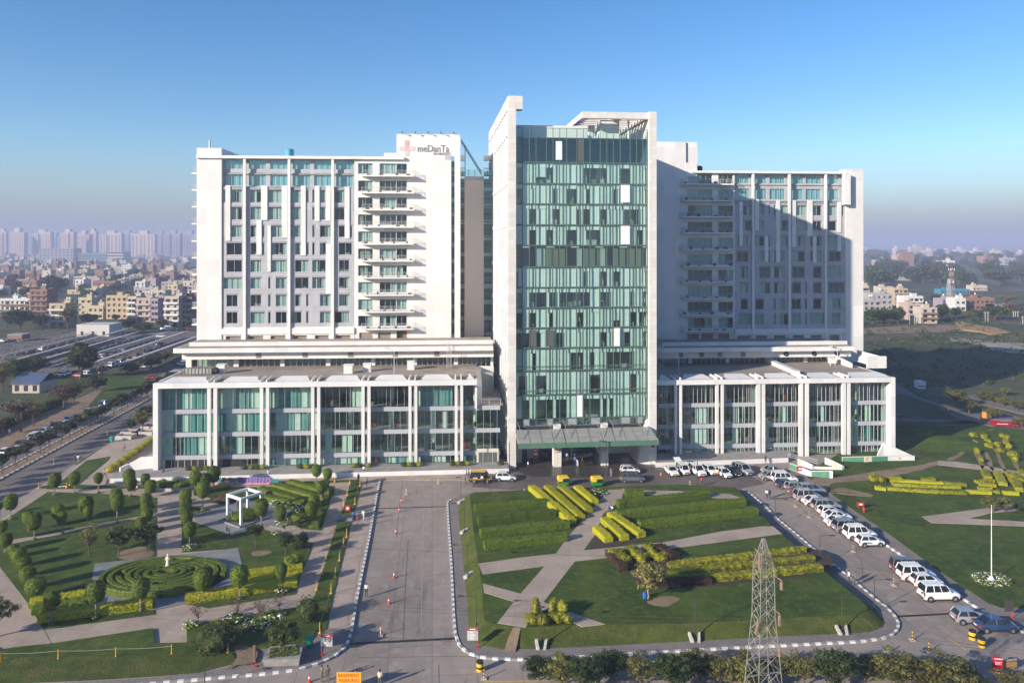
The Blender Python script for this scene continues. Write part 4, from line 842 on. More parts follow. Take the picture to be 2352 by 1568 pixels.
# ------------------------------------------------------------------ recessed storey above the podiums and the podiums themselves
def tier(fr, name, label, vf, u0, u1, z0, z1, bays, over, vents, round_vents=False, seed=1):
 T = framed(name, label, 'building', fr); rg = random.Random(seed)
 mb = MB(); mb.box(u0, u1, vf - 2.6, vf - 2.3, z1 - 1.6, z1, 0); mb.box(over[0], over[1], vf - 4.2, vf + 12, z1 + .02, z1 + 1.0, 0)
 mb.box(over[0] + .4, over[1], vf - 3.8, vf + 11.6, z1 + 1.0, z1 + 1.04, 1); mb.box(u0, u1, vf - 2.3, vf + 1, z1 - .25, z1, 0)
 mb.box(over[0] + 2.2, over[1], vf - 1.0, vf - .6, z1 + 1.0, z1 + 1.9, 0)
 obj('roof_slab', mb, [M_white, M_roof], T)
 for i, b in enumerate(bays):
  mb = MB(); mb.quad((b[0], vf, z0 + .8), (b[1], vf, z0 + .8), (b[1], vf, z1 - 1.3), (b[0], vf, z1 - 1.3), 0); n = 7
  for k in range(n + 1): u = b[0] + (b[1] - b[0]) * k / n; mb.box(u - .05, u + .05, vf - .08, vf + .05, z0 + .8, z1 - 1.3, 1)
  o = obj('strip_window', mb, [G_green, M_alu], T)
  if i == 0:
   cb = MB(); pleat(cb, b[0] + 1, b[1] - .1, z0 + .8, z1 - 1.3, vf + .5, 0, rg); obj('curtain', cb, [mat('pale_green_curtain', (.5, .6, .5))], o)
 mb = MB(); mb.box(u0, u1, vf - .12, vf + .12, z0, z0 + .8); last = u0
 for b in bays: mb.box(last, b[0], vf - .35, vf + .35, z0, z1 - .26); last = b[1]
 mb.box(last, u1, vf - .35, vf + .35, z0, z1 - .26); mb.box(u0, u0 + .4, vf + .36, vf + 12, z0, z1 - .26); mb.box(u1 - .4, u1, vf + .36, vf + 12, z0, z1 - .26)
 obj('wall', mb, [M_white2], T)
 mb = MB(); mb.box(u0 + .5, u1 - .5, vf + 4, vf + 4.2, z0, z1 - .3); mb.box(u0 + .5, u1 - .5, vf + .4, vf + 4, z0, z0 + .1); obj('inner_wall', mb, [M_room], T)
 for u in vents:
  mb = MB()
  if round_vents:
   mb.tube((u, vf - 2.72, z1 - .8), (u, vf - 2.605, z1 - .8), .62, n=16, mi=0)
   for k in range(3): a = k * 2.09; mb.tube((u, vf - 2.76, z1 - .8), (u + .55 * math.cos(a), vf - 2.76, z1 - .8 + .55 * math.sin(a)), .06, n=4, mi=1)
  else:
   mb.box(u - .55, u + .55, vf - 2.66, vf - 2.61, z1 - 1.35, z1 - .25, 0)
   for k in range(5): mb.box(u - .5, u + .5, vf - 2.72, vf - 2.66, z1 - 1.3 + k * .2, z1 - 1.22 + k * .2, 1)
  obj('vent', mb, [M_shut if not round_vents else M_blk, M_shut], T)
 return T
# left
vf = 20.0; zl0 = FL.Z(750, zE(0, 308)[1], vf); zl1 = FL.Z(750, zE(0, 146)[1], vf - 2.6)
uE = lambda x, v: FL.U(zE(x, 0)[0], v); uF = lambda x, v: FL.U(zF(x, 0)[0], v); uG = lambda x, v: FR.U(zG(x, 0)[0], v)
baysL = [(uE(470, vf), uE(882, vf)), (uE(932, vf), uE(1338, vf)), (uE(1380, vf), uE(1785, vf)), (uE(1828, vf), uF(345, vf)), (uF(385, vf), uF(753, vf)), (uF(793, vf), uF(1157, vf)), (uF(1195, vf), uF(1515, vf))]
TL = tier(FL, 'terrace_storey', 'white recessed storey above the left podium with a flat overhanging roof', vf, uE(415, vf), uF(1540, vf), zl0 - .8, zl1, baysL, (uE(285, vf - 4.2), uF(1540, vf - 4)), [uE(1122, vf - 2.6), uE(1578, vf - 2.6), uF(143, vf - 2.6), uF(580, vf - 2.6), uF(987, vf - 2.6)], seed=3)
vr = 22.0; zr0 = FR.Z(1750, zG(0, 250)[1], vr); zr1 = FR.Z(1750, zG(0, 122)[1], vr - 2.6)
baysR = [(uG(150, vr), uG(405, vr)), (uG(433, vr), uG(718, vr)), (uG(747, vr), uG(1048, vr)), (uG(1108, vr), uG(1370, vr)), (uG(1402, vr), uG(1685, vr))]
TR = tier(FR, 'terrace_storey', 'white recessed storey above the right podium with three round vents', vr, uG(100, vr), uG(1725, vr), zr0 - .5, zr1, baysR, (uG(140, vr - 4.2), uG(1800, vr - 4.2)), [uG(x, vr - 2.6) for x in (343, 517, 672, 866)], seed=4)
for x in (1227, 1463, 1654):
 u = uG(x, vr - 2.6); mb = MB(); mb.tube((u, vr - 2.72, zr1 - .8), (u, vr - 2.605, zr1 - .8), .6, n=16, mi=0)
 for k in range(3): a = k * 2.09 + .3; mb.tube((u, vr - 2.76, zr1 - .8), (u + .5 * math.cos(a), vr - 2.76, zr1 - .8 + .5 * math.sin(a)), .05, n=4, mi=1)
 obj('round_vent', mb, [M_blk, M_shut], TR)
M_spand = mat('spandrel_grey', (.40, .41, .44), .45, .06, .4)
def podium(fr, label, ul, ur, ztop, zfl, cols, endpost, roofback, rights, seed, dense, lowright=None):
 """zfl: floor levels (spandrel centres); cols: list of (a,b,c,d) column pairs"""
 T = framed('hospital_podium', label, 'building', fr); rg = random.Random(seed); GV = 1.7
 mb = MB(); ure = lowright[0] if lowright else ur
 mb.box(ul, ure, -.15, .9, ztop - 1.0, ztop, 0); mb.box(ul + .01, ure, .9, GV + .4, ztop - .6, ztop - .35, 0)
 mb.box(ul, ure, GV + .4, roofback, ztop - .65, ztop - .05, 1)
 obj('roof', mb, [M_white, M_roof], T)
 mb = MB()                                               # white louvre strip behind the fascia, broken at the columns
 xs = [ul + 1.0] + [c for p in cols for c in (p[0] - .3, p[3] + .3)] + [ure - .4]
 for a, b in zip(xs[::2], xs[1::2]):
  if b > a: mb.hexa([(a, .95, ztop - .3), (b, .95, ztop - .3), (b - 1.2, 4.0, ztop - .04), (a + 1.2, 4.0, ztop - .04), (a, .95, ztop - .1), (b, .95, ztop - .1), (b - 1.2, 4.0, ztop + .5), (a + 1.2, 4.0, ztop + .5)])
 obj('skylight_strip', mb, [M_white], T)
 for p in cols:
  for a in (p[0], p[2]): mb = MB(); mb.box(a, a + .25, -.1, 4.2, ztop + .02, ztop + .5); obj('roof_beam', mb, [M_white2], T)
 for p in cols:
  for a, b in ((p[0], p[1]), (p[2], p[3])): mb = MB(); mb.box(a, b, 0, .75, 0, ztop - 1.0); obj('column', mb, [M_white], T)
 mb = MB(); a = endpost
 if a == 'l': mb.box(ul, ul + .95, -.15, 3.0, 0, ztop - 1.0); mb.box(ul, ul + .5, 3.0, roofback, 0, ztop)
 else: mb.box(ur - .95, ur, -.15, 3.2, 0, ztop - 1.0)
 obj('end_post', mb, [M_white], T)
 zs = [0.9 if not dense else .3] + zfl + [ztop - .7]
 mb = MB(); cb_ = MB()
 for i, z in enumerate(zfl): mb.box(ul + 1.0, ur - (.9 if endpost == 'r' else 0), GV - .12, GV + .25, z - .42, z + .42);
 obj('spandrel', mb, [M_spand], T)
 for z in zfl: cb_.box(ul + 1.2, ur - 1.2, GV + .26, GV + 11, z - .35, z - .1, 0);
 cb_.box(ul + 1.2, ur - 1.0, GV + 11, GV + 11.3, 0, ztop - .7, 0); cb_.box(ul + 1.2, ur - 1, GV + .3, GV + 11, 0, .3, 0)
 obj('floor_slabs', cb_, [M_room], T)
 mb = MB(); k = ul + 3.5                                  # round interior columns
 while k < ur - 2:
  mb.tube((k, GV + 2.6, .3), (k, GV + 2.6, ztop - .7), .35, n=10); k += 8.3
 obj('inner_columns', mb, [mat('inner_column_white', (.6, .66, .58), .7)], T)
 bounds = [ul + 1.0] + [(p[1] + p[2]) / 2 for p in cols] + [ur - (1.2 if endpost == 'r' else 0)]
 for bi, (a, b) in enumerate(zip(bounds, bounds[1:])):
  for fi, (z0, z1) in enumerate(zip(zs, zs[1:])):
   if lowright and bi == len(bounds) - 2 and fi == len(zs) - 2: bb = lowright[0] - .5
   else: bb = b
   za, zb_ = z0 + (.42 if fi else 0), z1 - (.42 if fi < len(zs) - 2 else 0); mb = MB()
   mb.quad((a, GV, za), (bb, GV, za), (bb, GV, zb_), (a, GV, zb_), 0)
   u = a; st = (1.35 if not dense else .9)
   while u < bb:
    mb.box(u - .024, u + .024, GV - .14, GV + .02, za, zb_, 1); u += st * rg.choice((1, 1, .6) if not dense else (1, 1, 1, .5))
   w = obj('glazed_bay', mb, [G_green, M_alu], T)
   cm = rights(bi, fi); cb = MB()
   if cm[0] > 0:
    u = a + .1
    while u < bb - .4:
     L = min(rg.uniform(.8, 2.4), bb - .1 - u); r = rg.random()
     if r < cm[0]: pleat(cb, u, u + L, za, zb_, GV + .5, 0 if rg.random() < cm[1] else 1, rg, .015)
     u += L
   for q_ in range(int((bb - a) / 2.4)):
    uu = rg.uniform(a + .3, bb - 1.5)
    if rg.random() < .8: cb.box(uu, uu + rg.uniform(.4, 1.4), GV + 1.4, GV + 2.2, za, za + rg.uniform(.5, 1.2), rg.choice((2, 2, 3, 3, 4)))
   if rg.random() < .9 and fi < 3:
    uu = a + .5
    while uu < bb - 1.5: cb.box(uu, uu + 1.1, GV + 1.0 + (1.8 if rg.random() < .4 else 0), GV + 3.0, zb_ - .12, zb_ - .06, 5); uu += rg.choice((1.9, 2.6))
   obj('curtain', cb, [M_curt, M_curt2, M_dark, M_shut, mat('shop_red', (.3, .06, .05)), M_light], w)
 return T
zfL = [FL.Z(750, zE(0, y)[1], 1.7) for y in (1165, 944, 721)]; ztL = FL.Z(750, zE(0, 444)[1], 0)
pair = lambda uf, t, w=.95: (uf(t[0], 0), uf(t[1], 0), uf(t[2], 0), uf(t[3], 0))
colsL = [pair(uE, (618, 652, 680, 716)), pair(uE, (1134, 1166, 1194, 1226)), pair(uE, (1636, 1667, 1695, 1726)), pair(uF, (249, 279, 308, 338)), pair(uF, (710, 739, 768, 796)), pair(uF, (1163, 1191, 1218, 1246))]
curtL = {(0, 3): (.9, .4), (0, 2): (1, .45), (0, 1): (.7, .6), (1, 3): (1, .4), (1, 2): (1, .5), (2, 3): (.8, .3), (2, 2): (.9, .5), (2, 0): (1, .6), (3, 0): (1, .6), (4, 0): (.9, .6), (5, 0): (.7, .6), (5, 3): (.9, .1), (6, 0): (.5, .7)}
PLo = podium(FL, 'long white framed glass podium on the left, four storeys with paired columns', uE(90, 0), uF(1612, 0), ztL, zfL, colsL, 'l', vf + .5, lambda b, f: curtL.get((b, f), (.12, .9)), 21, False, lowright=(uF(1382, 0),))
zfR = [FR.Z(1800, zG(0, y)[1], 1.7) for y in (912, 743, 568)]; ztR = FR.Z(1780, zG(0, 358)[1], 0)
colsR = [pair(uG, (293, 313, 334, 354)), pair(uG, (640, 661, 683, 704)), pair(uG, (984, 1012, 1026, 1052)), pair(uG, (1344, 1371, 1391, 1419)), pair(uG, (1704, 1731, 1743, 1769))]
PRo = podium(FR, 'white framed glass podium on the right, four storeys with a big end post', uG(130, 0), uG(2142, 0), ztR, zfR, colsR, 'r', vr + .5, lambda b, f: (.15, .9), 22, True)
# stepped right end of the left podium
mb = MB(); a, b = uF(1382, 0), uF(1432, 2.5); zr = FL.Z(1110, zF(0, 612)[1], 1)
mb.box(a - .4, a, .9, vf - 1, zfL[2], ztL - .1); mb.hexa([(a, 2.2, zfL[2]), (b, 3.2, zfL[2]), (b, vf - 4, zfL[2]), (a, vf - 4, zfL[2]), (a, 2.2, ztL - 1.4), (b, 3.2, ztL - 2.0), (b, vf - 4, ztL - .4), (a, vf - 4, ztL + .2)])
obj('curved_parapet', mb, [M_white2], PLo)
mb = MB(); e = uF(1640, 2); mb.box(b, e, 2.2, vf, zfL[2] + .3, zfL[2] + .42); obj('terrace_floor', mb, [M_roof], PLo)
mb = MB(); railing(mb, [(a + .2, 1.5), (uF(1612, 1.5), 1.5)], zfL[2] + .42, 1.4); obj('railing', mb, [M_rail], PLo)
mb = MB(); mb.box(a + .3, uF(1545, vf - 1), vf - 1.2, vf - 1.0, zfL[2] + .4, zl0 + .2); obj('terrace_wall', mb, [M_white2], PLo)
mb = MB(); mb.quad((uF(1430, vf - 1.3), vf - 1.3, zfL[2] + .5), (uF(1520, vf - 1.3), vf - 1.3, zfL[2] + .5), (uF(1520, vf - 1.3), vf - 1.3, zfL[2] + 3.9), (uF(1430, vf - 1.3), vf - 1.3, zfL[2] + 3.9)); obj('terrace_window', mb, [G_dark], PLo)
# ground floor right end doors of left podium
for x in (1440, 1533):
 u = uF(x, 1.5); mb = MB(); mb.box(u - 1.2, u + 1.2, 1.35, 1.6, .9, 3.6, 0); mb.box(u - .85, u + .85, 1.28, 1.345, .9, 2.9, 1); mb.box(u - .03, u + .03, 1.25, 1.28, .9, 2.9, 0); obj('service_door', mb, [M_beige, M_dark], PLo)
# ground floor left bays are dark louvred
mb = MB(); mb.box(uE(205, 1.6), uE(616, 1.6), 1.45, 1.6, .9, zfL[0] - .45, 0)
for i in range(9): u = uE(205, 1.4) + i * 1.25; mb.box(u - .05, u + .05, 1.35, 1.45, .9, zfL[0] - .45, 1)
obj('dark_louvre', mb, [M_blk, M_alu], PLo)
mb = MB(); mb.box(uE(720, 1.6), uE(772, 1.6), 1.45, 1.6, .9, zfL[0] - .45); obj('terracotta_panel', mb, [mat('terracotta', (.38, .20, .13), .8)], PLo)
mb = MB(); mb.box(uE(776, 1.6), uE(965, 1.6), 1.45, 1.6, .9, zfL[0] - .45); obj('dark_louvre', mb, [M_blk], PLo)
# right podium extras
mb = MB(); mb.box(uG(1720, vr), uG(2030, 14), 12, 12.4, ztR - .1, ztR + 2.6); mb.box(uG(2030, 12) - .4, uG(2030, 12), 12.4, vr, ztR - .1, ztR + 2.6); mb.hexa([(uG(1720, 16) - .3, 12.5, ztR), (uG(1720, 16), 12.5, ztR), (uG(1720, 16), vr, ztR), (uG(1720, 16) - .3, vr, ztR), (uG(1720, 16) - .3, 12.5, ztR + 1), (uG(1720, 16), 12.5, ztR + 1), (uG(1720, 16), vr, ztR + 2), (uG(1720, 16) - .3, vr, ztR + 2)])
mb.hexa([(uG(1300, 4), 4, ztR), (uG(1345, 4), 4, ztR), (uG(1105, vr - 1), vr - 1, ztR), (uG(1060, vr - 1), vr - 1, ztR), (uG(1300, 4), 4, ztR + .9), (uG(1345, 4), 4, ztR + .9), (uG(1105, vr - 1), vr - 1, ztR + .9), (uG(1060, vr - 1), vr - 1, ztR + .9)])
mb.box(uG(2142, 0) - .5, uG(2142, 0), 3.2, 16, ztR - 1, ztR)
obj('roof_parapet', mb, [M_white], PRo)
# side glass of the right end
mb = MB(); ue = uG(2055, 1.7)
for z0, z1 in zip([.3] + zfR, zfR + [ztR - .7]): mb.quad((ue, 1.7, z0), (ue, 14, z0), (ue, 14, z1), (ue, 1.7, z1), 0)
for k in range(10): mb.box(ue - .05, ue + .05, 1.7 + k * 1.3, 1.8 + k * 1.3, .3, ztR - .7, 1)
obj('side_glazing', mb, [G_green, M_alu], PRo)
# rooftop plant
def placed(o, fr): o.matrix_world = Matrix.Translation((fr.ox, fr.oy, 0)) @ Matrix.Rotation(fr.a, 4, 'Z'); return o
def roof_box(px, py, zf_, fr, v, w, d, h, name, label, cat, group=None, leg=0):
 x, _ = zf_(px, py); u = fr.U(x, v); z = (ztL if fr is FL else ztR) - .05; mb = MB(); mb.box(u - w / 2, u + w / 2, v, v + d, z + leg, z + leg + h, 0); mb.box(u - w / 2 - .1, u + w / 2 + .1, v - .1, v + d + .1, z + leg + h, z + leg + h + .12, 0)
 mb.box(u - w / 2 + .15, u + w / 2 - .15, v - .04, v - .001, z + leg + .3 * h, z + leg + .7 * h, 1)
 if leg:
  for a in (-1, 1): mb.tube((u + a * (w / 2 - .1), v + .2, z), (u + a * (w / 2 - .1), v + .2, z + leg), .08, n=4)
 placed(tag(obj(name, mb, [M_white2, M_white], None), label, cat, group), fr)
roof_box(750, 340, zE, FL, 11, 1.6, 1.6, 1.7, 'exhaust_box', 'white exhaust box beside the long grey duct on the left podium roof', 'roof unit', 'exhaust boxes on the left podium roof')
roof_box(118, 340, zF, FL, 9, 1.8, 1.6, 1.7, 'exhaust_box', 'white exhaust box with a pipe behind, left of the middle pair on the roof', 'roof unit', 'exhaust boxes on the left podium roof')
roof_box(303, 340, zF, FL, 11, 1.6, 1.6, 1.6, 'exhaust_box', 'white exhaust box, right one of the middle pair on the podium roof', 'roof unit', 'exhaust boxes on the left podium roof')
roof_box(733, 320, zF, FL, 13, 1.5, 1.5, 1.7, 'exhaust_box', 'white exhaust box standing alone near the right end of the podium roof', 'roof unit', 'exhaust boxes on the left podium roof')
roof_box(1622, 240, zG, FR, 16, 1.3, 1.2, 1.2, 'exhaust_box', 'beige plant box on the right podium roof', 'roof unit', None, .5)
u = uE(560, 10); mb = MB(); mb.box(u - 3.4, u + 2.2, 9.5, 11, ztL + .1, ztL + 1.2, 0)
for k in range(8): mb.box(u - 3.3 + k * .7, u - 3.2 + k * .7, 9.4, 11.1, ztL + .05, ztL + 1.3, 0)
mb.tube((u + 2.4, 10.2, ztL + .7), (u + 3.3, 10.2, ztL + .7), .62, n=12, mi=1); mb.box(u - 6, u - 3.6, 9, 12, ztL + .7, ztL + .8, 0); mb.box(u - 5.9, u - 5.8, 9.1, 9.2, ztL, ztL + .7, 1)
placed(tag(obj('air_duct', mb, [M_steel, M_blk]), 'long ribbed grey air duct with a fan on the left podium roof', 'duct'), FL)
def roof_lamp(u, v, z, fr, label, h=4.2):
 mb = MB(); mb.tube((u, v, z), (u, v, z + h), .07, n=6); mb.tube((u, v, z + h - .1), (u - 1.4, v, z + h + .4), .05, n=5); mb.box(u - 1.9, u - 1.2, v - .15, v + .15, z + h + .3, z + h + .5); mb.tube((u - .2, v, z + h - 1.2), (u - 1.2, v, z + h + .3), .03, n=4); mb.box(u - .25, u + .25, v - .25, v + .25, z, z + .15)
 placed(tag(obj('roof_lamp', mb, [M_rail]), label, 'lamp', 'lamp poles on the podium roofs'), fr)
roof_lamp(uF(570, 6), 6, ztL, FL, 'pale lamp pole with a bent arm standing on the left podium roof', 5.2)
roof_lamp(uG(325, 6), 6, ztR, FR, 'lamp pole standing in shade on the right podium roof', 4.4)
roof_lamp(uG(1660, 17), 17, ztR, FR, 'thin pole beside the beige box on the right podium roof', 4.0)
def ladder(u, v, z0, z1, fr, label):
 mb = MB()
 for a in (-.45, .45): mb.tube((u + a, v - .8, z0), (u + a, v, z1), .05, n=5)
 n = int((z1 - z0) / .45)
 for i in range(n): t = (i + .5) / n; mb.tube((u - .45, v - .8 + .8 * t, z0 + (z1 - z0) * t), (u + .45, v - .8 + .8 * t, z0 + (z1 - z0) * t), .035, n=4)
 placed(tag(obj('roof_ladder', mb, [M_rail]), label, 'ladder', 'ladders up to the terrace roofs'), fr)
ladder(uF(1108, 15), 15.6, ztL, zl1 + 1.9, FL, 'white ladder leaning up to the left terrace roof'); ladder(uG(185, 17), 17.6, ztR, zr1 + 1.9, FR, 'dark ladder leaning up to the right terrace roof in shade')
# plinth walls along the fronts
ps = [FL.pt(*p)[:2] for p in ((uE(-330, -5), -5), (uF(1690, -2), -3.2), (uF(1690, -2), 1.4), (uE(90, 0), 1.4), (uE(-300, -2), -1))]
mb = MB(); mb.prism(ps, 0, .95, 0, 1); mb2 = tag(obj('plinth_wall', mb, [mat('weathered_coping', (.33, .31, .29), .9, .3, .6), M_white2]), 'long low plinth wall with grey top in front of the left podium', 'wall')
ps = [FR.pt(*p)[:2] for p in ((uG(135, -6), -5.5), (uG(1245, -4), -4.0), (uG(1330, -2), 1.4), (uG(135, 0), 1.4))]
mb = MB(); mb.prism(ps, 0, .95, 0, 1); tag(obj('plinth_wall', mb, [MATS['weathered_coping'], M_white2]), 'low plinth wall behind the row of parked white cars', 'wall')
z1 = zoomer(0, 1140, K5); z2 = zoomer(420, 1140, K5); z3 = zoomer(860, 1140, K5)
# ------------------------------------------------------------------ foliage
def leaf_quads(mb, pts, size, rg, mi=0, up=0.0, flat=1.0):
 for (c, nrm) in pts:
  n = Vector(nrm) + Vector((rg.uniform(-.8, .8), rg.uniform(-.8, .8), rg.uniform(-.8, .8) + up)); n = n.normalized() if n.length > .01 else Vector((0, 0, 1))
  a = n.orthogonal().normalized(); b = n.cross(a); t = rg.uniform(0, 6.28); s = size * rg.uniform(.6, 1.3)
  u = (a * math.cos(t) + b * math.sin(t)) * s; w = (b * math.cos(t) - a * math.sin(t)) * s * .62 * flat; c = Vector(c)
  mb.add([c - u, c + w * .9 + n * s * .12, c + u, c - w * .9 + n * s * .12], [(0, 1, 2, 3)], mi)
def ell_pts(c, rx, ry, rz, n, rg, lo=.75, hi=1.05):
 out = []
 for _ in range(n):
  d = Vector((rg.gauss(0, 1), rg.gauss(0, 1), rg.gauss(0, 1))).normalized(); r = lo + (hi - lo) * rg.random() ** .6
  out.append(((c[0] + d.x * rx * r, c[1] + d.y * ry * r, c[2] + d.z * rz * r), (d.x / rx, d.y / ry, d.z / rz)))
 return out
def limb(mb, a, b, r0, r1, rg, seg=3, wob=.12, n=5):
 a, b = Vector(a), Vector(b); L = (b - a).length; p = a; r = r0
 for i in range(1, seg + 1):
  t = i / seg; q_ = a.lerp(b, t) + (Vector((rg.uniform(-1, 1), rg.uniform(-1, 1), rg.uniform(-.4, .4))) * L * wob if i < seg else Vector((0, 0, 0)))
  rn = r0 + (r1 - r0) * t; mb.tube(p, q_, r, rn, n, caps=False); p, r = q_, rn
def make_tree(seed, h, w, th, clumps, per, size, flat=1.0, spread=.36, limbs=6, r0=None, squash=.8):
 """returns trunk and crown meshes: clumps of leaf faces at the ends of limbs, gaps in between"""
 rg = random.Random(seed); tb, cb = MB(), MB(); r0 = r0 or h * .03
 lean = Vector((rg.uniform(-.05, .05) * h, rg.uniform(-.05, .05) * h, th)); limb(tb, (0, 0, -.2), lean, r0, r0 * .7, rg, 3, .05, 7)
 ch = h - th; cen = Vector((lean.x, lean.y, th + ch * .5)); C = []
 for i in range(clumps):
  d = Vector((rg.gauss(0, 1), rg.gauss(0, 1), rg.gauss(0, .9))).normalized(); k = rg.uniform(.25, .80)
  c = cen + Vector((d.x * w / 2 * k, d.y * w / 2 * k, d.z * ch / 2 * k)); s = rg.uniform(.7, 1.2) * spread
  C.append(c); leaf_quads(cb, ell_pts(c, w * s * .5, w * s * .5, ch * s * .5 * squash, per, rg, .3, 1.05), size, rg, 0, .35, flat)
 for c in C[:limbs * 2]:
  limb(tb, lean if rg.random() < .6 else lean * .8, c, r0 * .42, r0 * .10, rg, 3, .09, 4)
 return tb, cb
def tree_proto(seed, h, w, th, clumps, per, size, leaf, bark=None, **k):
 tb, cb = make_tree(seed, h, w, th, clumps, per, size, **k); return tb.mesh('trunk', [bark or M_bark2]), cb.mesh('crown', [leaf])
def place_tree(proto, base, sc, name, label, cat, group, rz=None, sz=None):
 o = thing(name, label, cat, base, rnd.uniform(0, 6.28) if rz is None else rz, group); o.scale = (sc, sc, sz or sc)
 for nm, me in zip(('trunk', 'crown'), proto): obj(nm, me, None, o)
 return o
_o = obj
def obj(name, mb, mats, parent=None, loc=None, rz=0.0, smooth=False):
 if isinstance(mb, MB): return _o(name, mb, mats, parent, loc, rz, smooth)
 o = bpy.data.objects.new(name, mb); COL.objects.link(o)
 if parent: o.parent = parent
 if loc is not None: o.location = loc
 if rz: o.rotation_euler = (0, 0, rz)
 return o
def hpx(base, ty):   # height of something whose top shows at row ty above ground point base
 return CH - base.z + (HY - ty) * base.y / F
# --- clipped ball trees of the left garden
TOP = []
for s in range(5):
 rg = random.Random(40 + s); cb = MB(); rr = [.78, .95, 1.0, .96, .72][0]
 prof = [(0.01, -.98), (.55, -.93), (.86, -.55), (.97, 0), (.98, .45), (.80, .85), (.45, .99), (.01, 1.03)]
 P_ = [(r * .93, z * .93) for r, z in prof]; cb.lathe(P_, 14, (0, 0, 0), 0)
 pts = []
 for _ in range(2300):
  k = rg.random() * (len(prof) - 1); i = int(k); f = k - i; r = prof[i][0] * (1 - f) + prof[i + 1][0] * f; z = prof[i][1] * (1 - f) + prof[i + 1][1] * f; t = rg.uniform(0, 6.283)
  j = 1 + .05 * math.sin(3 * t + s) + .04 * math.sin(7 * t + z * 6) + rg.uniform(-.05, .05); pts.append(((r * j * math.cos(t), r * j * math.sin(t), z * j), (math.cos(t), math.sin(t), z * .8)))
 leaf_quads(cb, pts, .085, rg); TOP.append(cb.mesh('crown', [L_topi]))
TRK = []
for s in range(3):
 rg = random.Random(s); mb = MB(); limb(mb, (0, 0, -.1), (rg.uniform(-.08, .08), rg.uniform(-.05, .05), 1.1), .10, .075, rg, 4, .05, 7)
 for k in range(3): limb(mb, (0, 0, .55), (rg.uniform(-.35, .35), rg.uniform(-.3, .3), 1.2), .05, .03, rg, 2, .04, 5)
 TRK.append(mb.mesh('trunk', [M_bark]))
flow_me = []
for s in range(3):
 rg = random.Random(70 + s); mb = MB(); leaf_quads(mb, ell_pts((0, 0, .12), .5, .5, .28, 130, rg, .4, 1), .10, rg, 0, .6); leaf_quads(mb, ell_pts((0, 0, .2), .5, .5, .3, 55, rg, .8, 1.05), .06, rg, 1, .8)
 flow_me.append(mb.mesh('flowers', [L_hedge, M_flow]))
def flowers(px, py, r, label, cat='flowers', group=None, z=.2, ry=None):
 b = g(px, py, z); o = bpy.data.objects.new('flower_clump', flow_me[int(px) % 3]); COL.objects.link(o); o.location = b; o.scale = (r * 2, (ry or r) * 2, min(r * 2, 1.6)); o.rotation_euler = (0, 0, px)
 return tag(o, label, cat, group)
cnt = [0]
def topiary_row(where, items, zf, z=.2, flow=True):
 its = sorted(items, key=lambda i: -zf(i[0], i[1])[1])
 for n_, (bx, by, ty, w) in enumerate(its):
  px, py = zf(bx, by); base = g(px, py, z); tx, tyy = zf(bx, ty); H = hpx(base, tyy); wm = w * .33215 * base.y / F; chh = min(wm * 1.12, H * .75)
  lab = 'ball tree %s, %s from the front' % (where, ORD[n_] if n_ else 'nearest') if len(its) > 1 else 'clipped ball tree %s' % where
  lab = lab.replace(', nearest from the front', ', the nearest one')
  o = thing('ball_tree', lab, 'tree', base, 0, 'clipped ball trees of the left garden'); cnt[0] += 1
  c = obj('crown', TOP[cnt[0] % 5], None, o, (0, 0, H - chh / 2)); c.scale = (wm / 2 * 1.02, wm / 2 * 1.02, chh / 2 * 1.02); c.rotation_euler = (0, 0, cnt[0] * 2.4)
  t = obj('trunk', TRK[cnt[0] % 3], None, o); t.scale = (1, 1, (H - chh * .8) / 1.1); t.rotation_euler = (0, 0, cnt[0])
  if flow and cnt[0] % 3 != 1: flowers(px, py + 1.5, .42, 'low ring of white flowers at the foot of a clipped ball tree', 'flowers', 'flower rings under the ball trees', z)
topiary_row('along the top edge of the upper left lawn', [(378, 262, 118, 82), (515, 250, 112, 72), (680, 248, 118, 58), (905, 272, 150, 72), (893, 235, 95, 78), (1005, 258, 125, 60), (1040, 278, 170, 75), (1350, 240, 108, 78)], z1)
topiary_row('beside the diagonal path at the far left', [(75, 432, 268, 85), (-2, 405, 320, 40)], z1)
topiary_row('on the upper left lawn', [(195, 515, 383, 72), (238, 570, 400, 92), (400, 470, 340, 78), (427, 530, 388, 68), (592, 415, 283, 95), (606, 440, 350, 66), (803, 400, 233, 84), (812, 455, 275, 86)], z1)
topiary_row('along the left side of the broad middle path', [(1010, 385, 262, 76), (1014, 430, 315, 82), (1016, 470, 368, 76), (976, 530, 428, 78)], z1)
topiary_row('along the right side of the broad middle path', [(1283, 340, 232, 80), (1282, 385, 285, 80), (1281, 430, 332, 82), (1290, 505, 382, 80), (1312, 620, 458, 84)], z1)
topiary_row('in the column down the far left edge', [(15, 590, 450, 66), (40, 655, 540, 84), (92, 700, 612, 74), (128, 765, 640, 96), (163, 832, 700, 98), (192, 920, 765, 102), (250, 985, 845, 130)], z1)
topiary_row('standing in the front hedges left of the maze axis', [(358, 1150, 940, 105), (662, 1115, 870, 122), (972, 1070, 848, 112)], z1)
topiary_row('behind the white pergola', [(190, 235, 108, 76), (317, 218, 75, 88), (255, 235, 122, 74), (242, 370, 180, 92)], z2)
topiary_row('at the top right corner of the garden', [(1028, 178, 62, 66), (1104, 235, 90, 60), (1086, 280, 162, 58), (1057, 330, 175, 72), (1008, 430, 275, 78), (990, 490, 320, 88)], z2)
topiary_row('beside the white pergola', [(645, 480, 300, 94), (778, 530, 352, 78)], z2)
topiary_row('at the yellow hedges right of the maze', [(240, 995, 780, 124), (495, 980, 765, 118), (778, 925, 748, 88)], z2)
